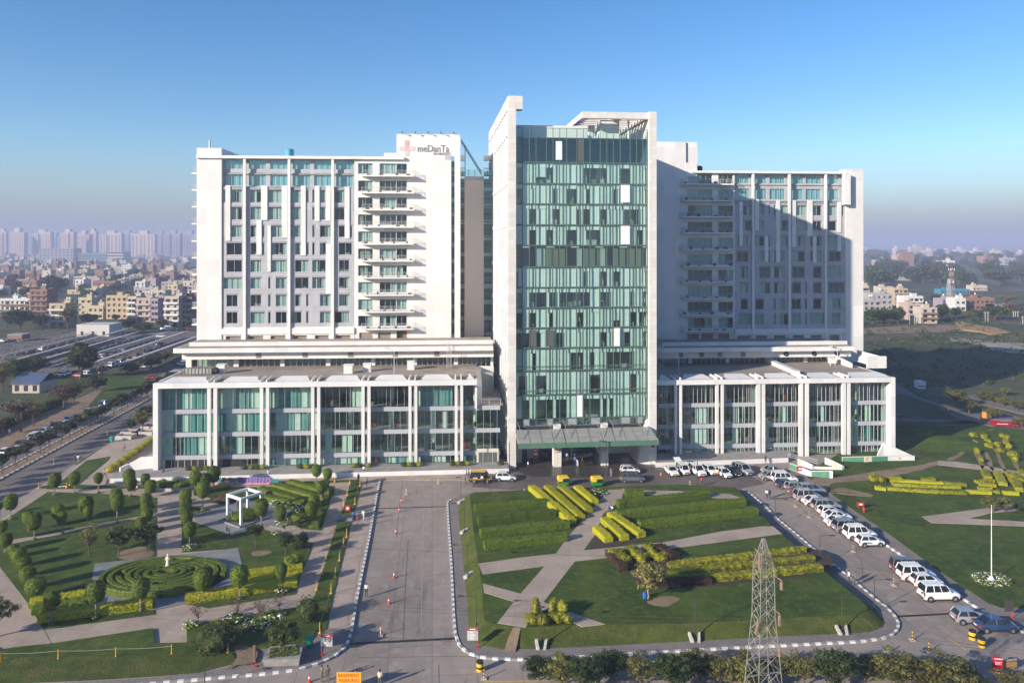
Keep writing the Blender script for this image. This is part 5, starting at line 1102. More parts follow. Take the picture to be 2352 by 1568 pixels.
# round darker umbrella trees
UT = tree_proto(301, 3.4, 3.2, 1.7, 26, 70, .13, L_dark, M_bark2, spread=.42, limbs=5, squash=.7)
for i, (bx, by, ty, w) in enumerate([(605, 630, 468, 132), (930, 575, 415, 132), (812, 715, 535, 124)]):
 b = g(*z2(bx, by), .2); H = hpx(b, z2(bx, ty)[1]); sc = w * .33215 * b.y / F / 3.0
 place_tree(UT, b, sc, 'round_tree', 'dark round-headed tree on the lawn, %s' % ['just right of the maze', 'by the right garden path', 'nearest to the yellow hedges'][i], 'tree', 'dark round-headed trees right of the maze', sz=H / 3.3)
# bushy irregular trees
BT = [tree_proto(310 + i, 3.6, 4.0, 1.1, 26, 75, .16, L_dark, M_bark2, limbs=8, spread=.36) for i in range(2)]
for (zf, bx, by, ty, w, k, lab) in [(z1, 612, 688, 458, 140, 2, 'sparse grey-green bushy tree on the left lawn'), (z1, 818, 690, 478, 215, 0, 'dark broad bushy tree beside worn earth on the left lawn'), (z1, 1012, 660, 462, 200, 1, 'dark bushy tree leaning over the broad middle path')]:
 b = g(*zf(bx, by), .2); H = hpx(b, zf(bx, ty)[1]); sc = w * .33215 * b.y / F / 3.7
 pr = BT[k] if k < 2 else tree_proto(330, 3.6, 3.6, 1.0, 22, 40, .13, L_olive, M_bark2, limbs=10, spread=.32)
 place_tree(pr, b, sc, 'bushy_tree', lab, 'tree', None, sz=H / 3.5)
# bare shrubs with white flowering bushes
BS = [tree_proto(340 + i, 2.4, 3.0, .5, 20, 16, .08, L_brown, M_bark2, limbs=20, spread=.3, r0=.06) for i in range(2)]
for i, (bx, by, ty, w) in enumerate([(205, 1150, 990, 160), (485, 1110, 950, 130), (640, 1120, 985, 180), (770, 1070, 915, 130)]):
 b = g(*z2(bx, by), .3); H = hpx(b, z2(bx, ty)[1]); sc = w * .33215 * b.y / F / 2.8
 place_tree(BS[i % 2], b, sc, 'bare_shrub', 'leafless twiggy brown shrub by the front garden path, %s from the left' % ORD[i], 'shrub', 'leafless shrubs by the front path', sz=H / 2.3)
for i, (zf, x, y, r, lab) in enumerate([(z2, 470, 1135, 1.6, 'white flowering bush in front of the second bare shrub'), (z2, 622, 1180, 1.5, 'white flowering bush at the foot of the third bare shrub'), (z2, 735, 1100, 1.4, 'white flowering bush behind the bending gardener'), (z2, 165, 1175, 1.1, 'pale flowering bush under the leftmost bare shrub'), (z2, 785, 330, 2.0, 'drift of white flowers right of the pergola, left part'), (z2, 850, 352, 2.0, 'drift of white flowers right of the pergola, middle part'), (z2, 905, 375, 1.5, 'drift of white flowers right of the pergola, right part'), (z2, 815, 462, 1.6, 'white flowering bush in front of the small dark hedge'), (z2, 755, 540, .9, 'small white flowers under the ball tree by the pergola'), (z2, 145, 640, 1.0, 'small white flowers at the end of the middle path trees'), (z2, 790, 938, .9, 'white flowers under the ball tree at the yellow hedges')]):
 flowers(*zf(x, y), r, lab, 'flowers', 'white flowering bushes of the left garden')
# --- hedges
def hedge(a, b, w, h, leaf, label, group=None, z=.2, base=None, dens=46, lumpy=.06, name='hedge', poly=None, size=.10, cat='hedge'):
 A, B = (g(*a, z), g(*b, z)) if poly is None else (poly[0], poly[-1]); L = [A, B] if poly is None else poly
 rg = random.Random(int(A.x * 7 + A.y * 3)); mb = MB(); total = 0; ref = L[0].copy(); pts = []
 for p, q_ in zip(L, L[1:]):
  d = q_ - p; ln = d.length; t = d.normalized(); n = Vector((-t.y, t.x, 0)); k = max(1, int(ln / .6)); prev = None
  for i in range(k + 1):
   c = p + d * (i / k) - ref; j = 1 + rg.uniform(-lumpy, lumpy); hh = h * (1 + rg.uniform(-lumpy, lumpy)); ww = w / 2 * j
   ring = [c - n * ww, c - n * ww * 1.02 + Vector((0, 0, hh * .8)), c - n * ww * .8 + Vector((0, 0, hh)), c + n * ww * .8 + Vector((0, 0, hh)), c + n * ww * 1.02 + Vector((0, 0, hh * .8)), c + n * ww]
   if prev: mb.add(prev + ring, [(m_, m_ + 1, m_ + 7, m_ + 6) for m_ in range(5)], 0)
   if i in (0, k): mb.add(ring, [tuple(range(6))], 0)
   prev = ring
  area = ln * (w + 2 * h)
  for _ in range(int(area * dens)):
   u = rg.random(); f = rg.uniform(-1, 1) * (w + 2 * h) / 2; c = p + d * u - ref
   if abs(f) < w / 2: o_, nn = n * f + Vector((0, 0, h)), (0, 0, 1)
   else: o_, nn = n * math.copysign(w / 2, f) + Vector((0, 0, h - (abs(f) - w / 2))), tuple(n * math.copysign(1, f))
   jj = Vector(nn) * rg.uniform(-.05, .11); pts.append((c + o_ + jj, nn, (h - (abs(f) - w / 2)) if abs(f) > w / 2 else h))
  for e, s in ((p, -1), (q_, 1)):
   for _ in range(int(w * h * dens)): pts.append((e - ref + n * rg.uniform(-w / 2, w / 2) + Vector((0, 0, rg.uniform(0, h))) + t * s * .03, tuple(t * s), 0))
 if base:
  leaf_quads(mb, [(p[0], p[1]) for p in pts if p[2] > base[1]], size, rg, 0, .2); leaf_quads(mb, [(p[0], p[1]) for p in pts if p[2] <= base[1]], size, rg, 1, .2)
  return tag(obj(name, mb, [leaf, base[0]], None, ref), label, cat, group)
 leaf_quads(mb, [(p[0], p[1]) for p in pts], size, rg, 0, .2)
 return tag(obj(name, mb, [leaf], None, ref), label, cat, group)
ZI = ZL + .02
for i, (a, b) in enumerate([((1090, 1174), (1254, 1160)), ((1098, 1203), (1275, 1185)), ((1103, 1232), (1306, 1210)), ((1112, 1260), (1300, 1240))]):
 hedge(a, b, 1.2, 1.05, L_row, 'long clipped green hedge left of the golden bars, %s from the building' % ORD[i], 'green hedge rows on the island lawn', ZI)
for i, (a, b) in enumerate([((1221, 1124), (1314, 1203)), ((1257, 1124), (1334, 1193)), ((1289, 1124), (1353, 1178)), ((1325, 1125), (1366, 1158))]):
 hedge(a, b, 1.35, .8, L_yel, 'bright golden hedge bar slanting beside the lawn path, %s from the left' % ORD[i], 'golden hedge bars by the path', ZI, lumpy=.04)
for i, (a, b) in enumerate([((1370, 1219), (1398, 1245)), ((1389, 1199), (1435, 1241)), ((1402, 1186), (1474, 1234))]):
 hedge(a, b, 1.35, .8, L_yel, 'short golden hedge bar in the triangular bed, %s from the left' % ORD[i], 'golden hedge bars in the triangular bed', ZI, lumpy=.04)
for i, (a, b) in enumerate([((1436, 1139), (1478, 1138)), ((1418, 1164), (1624, 1141)), ((1416, 1189), (1709, 1159)), ((1468, 1213), (1738, 1181))]):
 hedge(a, b, 1.25, 1.05, L_row, 'clipped green hedge on the right part of the island lawn, %s from the building' % ORD[i], 'green hedge rows on the island lawn', ZI)
dk = mat('shade_dark_bed_earth', (.06, .045, .03), .95, .3, 2)  # bed earth, its colour darkened for the shade in the gaps between hedges
dirtpatch([(1364, 1240), (1371, 1212), (1400, 1180), (1480, 1235), (1440, 1248), (1400, 1256), (1358, 1264)], ZL + .025, dk)
dirtpatch([(1400, 1270), (1500, 1255), (1560, 1285), (1860, 1258), (1895, 1312), (1640, 1345), (1500, 1350), (1440, 1320)], ZL + .025, dk)  # dark sheet under the mixed bed: shadow between the rows put into the colour
for i, (a, b, h, lf) in enumerate([((1535, 1302), (1848, 1266), .75, L_yg), ((1600, 1312), (1868, 1286), .75, L_yg), ((1640, 1333), (1886, 1309), .95, L_yg), ((1535, 1318), (1640, 1308), .5, L_hedge), ((1505, 1330), (1640, 1322), .5, L_hedge), ((1480, 1344), (1632, 1337), .8, L_red)]):
 hedge(a, b, 1.0, h * .82, lf, ['uneven yellow-green hedge row over brown stems, farthest of three', 'uneven yellow-green hedge row over brown stems, middle of three', 'uneven yellow-green hedge row over brown stems, nearest of three', 'low dark green hedge inside the mixed bed, farther one', 'low dark green hedge inside the mixed bed, nearer one', 'dark brown hedge at the shaded front of the mixed bed'][i], 'hedges of the mixed bed', ZI, base=(L_red, h * .48) if lf is L_yg else None, lumpy=.16)
hedge((1400, 1274), (1432, 1312), 1.2, .8, L_red, 'short brown hedge slanting at the left end of the mixed bed', None, ZI, lumpy=.12); hedge((1512, 1262), (1550, 1287), 1.3, .9, L_red, 'dark maroon hedge slanting behind the broad-leaved tree', None, ZI, lumpy=.12)
def bush(px, py, w, h, leaf, label, group=None, z=.2, seed=0, size=.12, name='bush', dens=60, cat='bush'):
 b = g(px, py, z); rg = random.Random(seed + int(px)); mb = MB()
 for k in range(5):
  c = (rg.uniform(-.25, .25) * w, rg.uniform(-.25, .25) * w, h * rg.uniform(.4, .6)); r = w * rg.uniform(.28, .4)
  mb.ball(c, r * .8, r * .8, h * .36, 8, 5, 0, .08, rg); leaf_quads(mb, ell_pts(c, r, r, h * .5, int(dens * w * 1.6), rg, .85, 1.08), size, rg, 0, .2)
 return tag(obj(name, mb, [leaf], None, b), label, cat, group)
for i, (x, y, lf) in enumerate([(650, 690, L_yg), (700, 712, L_yg), (735, 735, L_yg), (770, 665, L_yg), (810, 695, L_yg), (845, 720, L_yg), (890, 648, L_yg), (935, 690, L_yg), (690, 680, L_yg), (975, 712, L_yg)]):
 x_, y_ = z4(x, y + 8); bush(x_, y_, 1.9, 1.05, lf, 'yellow-green clipped bush behind the broad-leaved tree, %s of its cluster' % ORD[i], 'yellow-green bushes behind the broad-leaved tree', ZI, i)
tpb = lambda x, y, r, h, lab: bush(*z4(x, y), r, h, L_yg, lab, 'stepped clipped bushes at the front of the island', ZI, 3, .1)
tpb(75, 1150, 1.6, 1.1, 'left foot of the left stepped bush by the lamp'); tpb(150, 1155, 1.7, 1.1, 'right foot of the left stepped bush by the lamp'); tpb(105, 1105, 1.5, 2.0, 'tall crown of the left stepped bush by the lamp')
tpb(245, 1140, 1.7, 1.0, 'left foot of the right stepped bush'); tpb(315, 1145, 1.6, 1.0, 'right foot of the right stepped bush'); tpb(235, 1085, 1.1, 1.7, 'left crown of the right stepped bush'); tpb(292, 1100, 1.3, 1.6, 'right crown of the right stepped bush')
flowers(1372, 1134, 2.0, 'oval bed of white flowers at the end of the golden bars', z=ZI, ry=1.4)
# left garden hedges
for i, (zf, a, b, lf, h, lab) in enumerate([(z1, (205, 1040), (590, 975), L_yel, .8, 'low golden hedge behind the front left ball tree'), (z1, (225, 1085), (600, 1025), L_hedge, .8, 'dark green hedge between two golden hedges at front left'), (z1, (270, 1140), (1060, 1040), L_yel, 1.0, 'long golden-topped hedge along the front left path'), (z2, (120, 1010), (890, 895), L_yel, 1.0, 'long golden-topped hedge along the front right path'), (z2, (540, 835), (930, 790), L_yel, .8, 'short golden hedge right of the maze, farthest of two'), (z2, (550, 890), (905, 835), L_yel, .7, 'short golden hedge right of the maze, nearer of two'),
  (z2, (840, 200), (1130, 275), L_hedge, 1.0, 'dark hedge slanting at the top right garden corner'), (z2, (735, 225), (1090, 330), L_hedge, 1.0, 'long dark hedge slanting behind the white flowers'), (z2, (640, 245), (960, 335), L_hedge, .9, 'dark hedge just behind the white flower drift'), (z2, (680, 300), (930, 355), L_hedge, .8, 'low hedge along the edge of the pergola plaza'), (z2, (1060, 400), (1010, 500), L_hedge, 1.0, 'hedge along the right garden path'), (z2, (845, 430), (960, 470), L_hedge, 1.0, 'small dark hedge near the darker round tree'), (z2, (430, 225), (180, 265), L_dark, .8, 'low dark hedge behind the pergola')]):
 gold = lf is L_yel and i in (0, 2); hedge(zf(*a), zf(*b), 1.3, h, lf, lab, None, .2, base=(L_hedge, h * .7) if lf is L_yel else None)
for (zf, x, y, w, h, lf, lab) in [(z2, 915, 630, 2.6, 2.0, L_dark, 'dark round bush right of the round-headed trees'), (z2, 865, 760, 2.6, 1.6, L_hedge, 'green bush at the end of the golden hedge'), (z2, 305, 1330, 4.5, 2.4, L_dark, 'big dark bush on the front bank'), (z2, 350, 1200, 1.5, .9, L_yg, 'small lonely bush on the front lawn'), (z2, 970, 1140, 2.8, 2.6, L_dark, 'dark bush at the corner of the rope fence'), (z2, 520, 430, 4.8, 1.3, L_hedge, 'dark green bush inside the white pergola'), (z2, 400, 310, 4.2, 1.0, L_brown, 'brown low bush behind the pergola'), (z3, 60, 430, 1.0, .5, L_hedge, 'small plant beside the bench box')]:
 bush(*zf(x, y), w, h, lf, lab, None, .2, 5)
# plinth tufts
for i, (zf, x) in enumerate([(zE, 440), (zE, 500), (zE, 560), (zE, 600), (zE, 985), (zE, 1050), (zE, 1110), (zE, 1165), (zE, 1530), (zE, 1590), (zE, 1640), (zF, 182), (zF, 225), (zF, 323), (zF, 670), (zF, 720), (zF, 765), (zF, 812), (zF, 1150), (zF, 1195), (zF, 1240), (zF, 1287), (zF, 1615)]):
 u = FL.U(zf(x, 0)[0], -.6); p = FL.pt(u, -.6, .95); rg = random.Random(i); mb = MB(); mb.ball((0, 0, .35), .6, .5, .4, 8, 5, 0, .1, rg); leaf_quads(mb, ell_pts((0, 0, .4), .8, .6, .5, 160, rg, .8, 1.05), .10, rg)
 tag(obj('plinth_bush', mb, [L_yg if i % 2 else L_dark], None, p), 'small clipped bush on the plinth wall against the left podium', 'bush', 'bushes on the plinth wall')
# right lawn golden hedges (seen small)
hr = [((360, 1165), (470, 1175)), ((480, 1170), (1010, 1205)), ((1015, 1205), (1300, 1215)), ((1310, 1205), (1555, 1215)), ((545, 1128), (1035, 1150)), ((1045, 1150), (1240, 1155)), ((612, 1095), (1060, 1120)), ((1070, 1115), (1300, 1135)), ((490, 1062), (625, 1062)), ((515, 1090), (620, 1092)), ((845, 1075), (980, 1078)), ((1400, 1100), (1580, 1090)), ((1440, 1135), (1600, 1140)), ((1430, 1170), (1560, 1172)), ((1560, 1200), (1640, 1205)), ((1680, 1215), (1840, 1225)),
  ((1495, 1000), (1530, 1080)), ((1620, 1020), (1680, 1130)), ((1735, 1020), (1775, 1060)), ((1870, 1000), (1900, 1050)), ((1770, 1090), (1840, 1140)), ((1830, 1140), (1850, 1190)), ((1820, 1060), (1860, 1095))]
for i, (a, b) in enumerate(hr):
 hedge(zh(*a), zh(*b), .9 if i < 16 else 1.3, .5 if i < 16 else .8, L_yg if i > 15 or i % 3 else L_yel, 'golden clipped hedge piece on the right lawn %s' % ('in the long parallel rows' if i < 16 else 'in the slanting cluster near the edge'), 'golden hedge rows on the right lawn', .22, lumpy=.12, dens=26, size=.11)
for i, (x, y, w) in enumerate([(340, 1085, 1.8), (420, 1095, 1.8), (1375, 630, 1.7), (1555, 600, 2.4), (1660, 600, 2.6), (1690, 650, 2.0), (1480, 650, 1.6), (1530, 745, 2.0), (1520, 700, 1.6), (1625, 730, 2.2), (1650, 790, 2.2), (1785, 830, 2.2), (1750, 750, 1.4), (1800, 880, 1.4), (1395, 720, 1.2), (1420, 800, 1.2), (1450, 890, 1.2), (1700, 700, 1.4), (1730, 720, 1.3)]):
 bush(*zh(x, y), w, 1.2, L_yg, 'small yellow-green bush planted in lines on the right lawn, %s of its lines' % ORD[i], 'small bushes in lines on the right lawn', .22, i, .14, dens=30)
for i, (a, b) in enumerate([((1355, 640), (1460, 920)), ((1455, 640), (1560, 935)), ((1560, 640), (1690, 950)), ((1690, 660), (1820, 930))]):
 A, B = zh(*a), zh(*b); dirtpatch([(A[0] - 3, A[1]), (A[0] + 3, A[1]), (B[0] + 5, B[1]), (B[0] - 5, B[1])], .24)
# maze of round hedges around a statue
c = g(385, 1318, .2); cx_, cy_ = (244 + 521) / 2, 1324; cm = g(383, 1322, .2); RX = (521 - 244) / 2 * cm.y / F; RY = (g(383, 1277, 1.0).y - g(383, 1374, .2).y) / 2; cm = Vector((cm.x, (g(383, 1277, 1).y + g(383, 1374, .2).y) / 2, .2))
mz = thing('hedge_maze', 'round maze of low clipped hedge rings around the white statue', 'hedge', cm)
for k in range(7):
 r = 1 - k * .137; pl = []
 for i in range(41):
  t = 2 * math.pi * (i / 41) * .96 + k * 1.7; off = .25 * (6 - k) / 7 * 0; pl.append(Vector((cm.x + RX * r * math.cos(t) * .97, cm.y + RY * r * math.sin(t) * .97 + .1 * k, .2)))
 h_ = hedge(None, None, .62, .85, L_topi, None, None, .2, poly=pl, dens=60, size=.065, name='hedge_ring', lumpy=.05)
 for kk in list(h_.keys()): del h_[kk]
 h_.parent = mz; h_.location = h_.location - mm if (mm := mz.location.copy()) else None
mb = MB(); n = 40; mb.add([(RX * 1.0 * math.cos(2 * math.pi * i / n), RY * 1.0 * math.sin(2 * math.pi * i / n), .05) for i in range(n)], [tuple(range(n))]); obj('maze_bed', mb, [dk], mz)
# statue
b = g(*z1(1160, 795), .25); S = thing('statue', 'small white robed statue on a block in the middle of the maze', 'statue', b)
mb = MB(); mb.box(-.55, .55, -.5, .5, 0, .5); mb.box(-.42, .42, -.38, .38, .5, .75); obj('pedestal', mb, [M_wpaint], S)
mb = MB(); mb.lathe([(.36, 0), (.40, .15), (.30, .6), (.26, 1.0), (.30, 1.3), (.33, 1.55), (.22, 1.72), (.09, 1.78), (.085, 1.85), (.14, 1.93), (.15, 2.05), (.10, 2.17), (.02, 2.2)], 12, (0, 0, .75), 0, 1, .75)
for s in (-1, 1): mb.tube((s * .28, 0, 2.35), (s * .34, -.1, 1.95), .09, .07, 8); mb.tube((s * .34, -.1, 1.95), (s * .08, -.28, 2.1), .07, .05, 8)
obj('figure', mb, [mat('statue_cream', (.70, .58, .50), .7)], S, smooth=True); S.scale = (.8,) * 3
# broad golden-leaved tree
BG = tree_proto(360, 4.3, 5.0, 1.2, 34, 62, .17, L_big, M_bark, limbs=12, spread=.33, r0=.13)
b = g(*z4(882, 982), ZI); place_tree(BG, b, 1.02, 'broad_leaved_tree', 'broad golden-leaved tree with a blue can at its foot on the island lawn', 'tree', None, 1.0)
b = g(*z4(863, 980), ZI); mb = MB(); mb.lathe([(.22, 0), (.24, .05), (.26, .6), (.24, .7), (.1, .72)], 12); tag(obj('blue_can', mb, [mat('blue_plastic', (.02, .12, .45), .4)], None, b), 'blue plastic can beside the trunk of the golden-leaved tree', 'can')
# planter with a big bush
b = g(*z2(810, 1400), .15); PT = thing('stone_planter', 'grey four-sided stone planter with a dark leafy shrub on the block pavement', 'planter', b, R(12))
mb = MB();
mb.hexa([(-2.0, -1.1, 0), (1.5, -1.6, 0), (1.7, 1.1, 0), (-1.5, 1.3, 0), (-2.2, -1.2, .8), (1.6, -1.8, .8), (1.8, 1.2, .8), (-1.7, 1.4, .8)]); obj('box', mb, [mat('planter_concrete', (.34, .33, .31), .9, .3, 2)], PT)
rg = random.Random(2); mb = MB(); leaf_quads(mb, [((rg.uniform(-1.6, 1.4), rg.uniform(-1.1, 1), .85), (0, 0, 1)) for _ in range(500)], .12, rg); obj('ground_cover', mb, [L_hedge], PT)
place_tree(tree_proto(371, 3.2, 4.4, .8, 26, 75, .19, L_dark, M_bark2, limbs=10, spread=.36), b + Vector((-.1, 0, .7)), 1.0, 'planter_shrub', 'dark glossy-leaved shrub growing in the grey stone planter', 'shrub', None)
# --- trees: row in front at the bottom
FRT = [tree_proto(380 + i, 4.6, 5.0, 1.0, 46, 62, .15, [L_olive, L_far2, L_olive, L_far2][i], M_bark2, limbs=16, spread=.27) for i in range(4)] + [tree_proto(390, 4.6, 5.2, 1.1, 40, 44, .14, L_olive, M_bark2, limbs=20, spread=.27)]
for i, (x, ty, w, k) in enumerate([(1238, 1508, 80, 1), (1290, 1506, 95, 0), (1342, 1506, 90, 1), (1405, 1499, 92, 1), (1475, 1503, 92, 4), (1543, 1497, 96, 1), (1608, 1500, 88, 2), (1660, 1508, 90, 4), (1712, 1497, 96, 2), (1790, 1500, 90, 0), (1850, 1497, 90, 4), (1922, 1494, 100, 1), (1985, 1500, 100, 0), (2050, 1497, 110, 2), (2165, 1506, 120, 2), (2100, 1530, 100, 4), (2235, 1545, 110, 4), (2320, 1540, 90, 4)]):
 Y = 77 - (i % 3) * 1.2; b = Vector(((x - CX) * Y / F, Y, 0)); H = CH + (HY - ty) * Y / F; sc = w * Y / F / 4.0
 place_tree(FRT[k], b, sc, 'street_tree', 'small leafy tree in the front row below the pavement, %s from the left' % (ORD[i]), 'tree', 'small trees in the front row', sz=H / 4.5)
b = g(-30, 1470, 0); place_tree(FRT[0], b, 1.25, 'olive_tree', 'olive-brown tree cut by the left edge of the picture', 'tree', None)
# --- avenue median trees
MT = [tree_proto(400 + i, 4.4, 3.9, 1.7, 24, 46, .21, L_far if i else L_far2, M_bark2, limbs=8, spread=.34) for i in range(4)]
for i in range(30):
 v = -34 + i * 4.6 + rnd.uniform(-.6, .6); b = AV.pt(-1.5, v, .15)
 place_tree(MT[i % 4 if i < 22 else (i % 2)], b, rnd.uniform(.9, 1.12), 'median_tree', 'small leafy tree on the avenue median strip, %s of the row from the front' % ORD[i], 'tree', 'row of trees on the avenue median')
hedge(None, None, 2.2, 1.8, L_dark, 'long rough dark hedge beyond the dirt verge of the avenue', None, .05, poly=[AV.pt(-22, -20), AV.pt(-22.5, 20), AV.pt(-23, 70)], dens=14, size=.2, lumpy=.2)
def tree_px(proto, ph, pw, zf, bx, by, ty, w, name, label, group=None, z=0):
 b = g(*zf(bx, by), z); H = hpx(b, zf(bx, ty)[1]); s = (zf(1, 0)[0] - zf(0, 0)[0]); wm = w * s * b.y / F
 return place_tree(proto, b, wm / (pw * .92), name, label, 'tree', group, sz=H / (ph * .97))
SPT = [tree_proto(420 + i, 8, 9, 2.4, 46, 34, .26, L_brown if i == 0 else L_olive, M_bark2, limbs=22, spread=.25) for i in range(2)]
BIG = [tree_proto(430 + i, 9, 8, 1.8, 60, 70, .30, L_far2 if i else L_far, M_bark2, limbs=14, spread=.32) for i in range(3)]
for (zf, bx, by, ty, w, pr, lab) in [(z7, 782, 575, 215, 310, BIG[1], 'tall dense green tree in front of the solar carports'), (z7, 210, 1095, 760, 360, SPT[0], 'sparse brown tree on the dirt verge, the nearest of the verge trees'), (z7, 325, 1040, 770, 260, SPT[1], 'sparse brown tree on the dirt verge, just behind the nearest'), (z7, 625, 875, 590, 330, SPT[0], 'sparse brown tree with pale trunk halfway along the verge'), (z7, 720, 830, 590, 280, SPT[1], 'sparse olive tree beyond the pale-trunked one on the verge'),
  (z7, 950, 700, 545, 200, BIG[0], 'round green tree above the small lawn by the avenue'), (z7, 120, 600, 380, 280, BIG[1], 'dense green tree left of the low house'), (z7, 330, 550, 345, 270, BIG[0], 'dark green tree behind the low house'), (z7, 30, 700, 400, 260, SPT[1], 'olive tree at the left edge in front of the low house'), (z7, 20, 1120, 930, 160, SPT[0], 'pinkish brown tree at the left edge by the hedge'),
  (z7, 1480, 480, 320, 230, BIG[2], 'green tree beside the right end of the carports'), (z7, 1620, 410, 290, 220, SPT[1], 'olive tree beside the avenue near the terrace roof'), (z7, 1300, 520, 430, 180, BIG[0], 'low dark tree near the small path by the carports'), (z7, 1290, 1080, 960, 110, BIG[2], 'small round tree in the concrete planter'), (z7, 1400, 1090, 870, 200, SPT[1], 'sparse olive tree beside the podium corner'), (z7, 1420, 1000, 840, 150, MT[0], 'leafy tree just left of the podium end post'), (z7, 1440, 760, 620, 170, SPT[1], 'olive tree at the far end of the avenue median'),
  (z8, 60, 1100, 900, 260, SPT[1], 'olive-brown tree before the brown and white house'), (z8, 190, 1110, 895, 280, BIG[2], 'broad dark tree before the brown and white house'), (z8, 405, 1110, 950, 160, BIG[0], 'dark tree left of the small balcony house'), (z8, 665, 1110, 870, 250, SPT[1], 'big grey-green tree in front of the ochre house'), (z8, 880, 1065, 955, 200, BIG[1], 'bright green tree in front of the ochre house'), (z8, 1130, 1030, 960, 90, BIG[1], 'small green tree in front of the orange-beige house'), (z8, 1250, 1120, 990, 190, BIG[0], 'dark tree behind the white shed, left one'), (z8, 1400, 1140, 1035, 200, BIG[2], 'dark tree behind the white shed, right one'), (z8, 1590, 1100, 1000, 120, BIG[2], 'green tree left of the cream house'), (z8, 1850, 1090, 1010, 90, BIG[1], 'green tree right of the brown house'),
  (z8, 550, 790, 570, 230, BIG[0], 'huge hazy tree standing over the town'), (z8, 130, 740, 620, 200, BIG[2], 'hazy dark green tree left of the brick house'), (z8, 1150, 670, 560, 130, BIG[0], 'hazy dark tree left of the tall white house'), (z8, 970, 600, 540, 130, BIG[2], 'hazy tree right of the red roofs'), (z8, 1780, 670, 560, 110, BIG[0], 'hazy dark tree near the ward block in the town'), (z8, 1320, 620, 500, 140, BIG[2], 'hazy dark tree right of the tall white house'),
  (zi, 330, 790, 610, 200, BIG[2], 'dark green tree in front of the left houses on the right side'), (zi, 450, 785, 610, 190, BIG[0], 'green tree in front of the grey house, middle of three'), (zi, 600, 780, 605, 200, BIG[1], 'bright green tree with pale trunk left of the red-banded house'), (zi, 1060, 740, 570, 180, BIG[1], 'green tree right of the red-banded house'), (zi, 1190, 720, 600, 130, BIG[2], 'green tree behind the earth bank'), (zi, 1340, 760, 640, 160, SPT[1], 'olive tree in front of the long brick shed'), (zi, 1600, 740, 580, 240, BIG[2], 'dark green tree beside the concrete posts'), (zi, 1800, 700, 560, 260, SPT[0], 'brown tree at the right edge behind the posts'), (zi, 1700, 600, 460, 260, SPT[1], 'brown-green tree at the right edge, farther one'), (zi, 1420, 720, 640, 130, BIG[0], 'small dark tree before the long shed'), (zi, 1010, 560, 480, 160, BIG[2], 'hazy green tree left of the lattice mast'),
  (zh, 1190, 320, 105, 270, SPT[1], 'large olive tree by the shaded road on the right'), (zh, 1330, 390, 225, 230, SPT[1], 'olive tree overhanging the shaded road'), (zh, 1580, 440, 315, 200, FRT[0], 'leafy tree in front of the red fire engine'), (zh, 1460, 260, 150, 150, FRT[2], 'yellow-green tree by the far side road, leftmost'), (zh, 1570, 280, 150, 170, FRT[2], 'yellow-green tree by the far side road, middle'), (zh, 1680, 310, 200, 150, FRT[0], 'yellow-green tree by the far side road, right'), (zh, 1820, 350, 240, 160, FRT[2], 'green tree at the right edge by the side road'), (zh, 1890, 540, 420, 200, FRT[0], 'leafy tree at the right edge by the fire engine'), (zh, 1700, 200, 110, 110, FRT[2], 'small yellowish tree in the shaded scrub'),
  (zh, 1560, 1420, 1225, 190, FRT[4], 'sparse tree on the lawn triangle, left one'), (zh, 1700, 1410, 1220, 170, FRT[0], 'leafy tree on the lawn triangle, right one'), (zh, 1850, 1410, 1310, 110, BIG[0], 'dark low tree at the right edge of the lawn triangle')]:
 ph, pw = (8, 9) if pr in SPT else (9, 8) if pr in BIG else (4.6, 4.6) if pr in FRT else (4.4, 3.9)
 tree_px(pr, ph, pw, zf, bx, by, ty, w, 'shade_tree', lab)
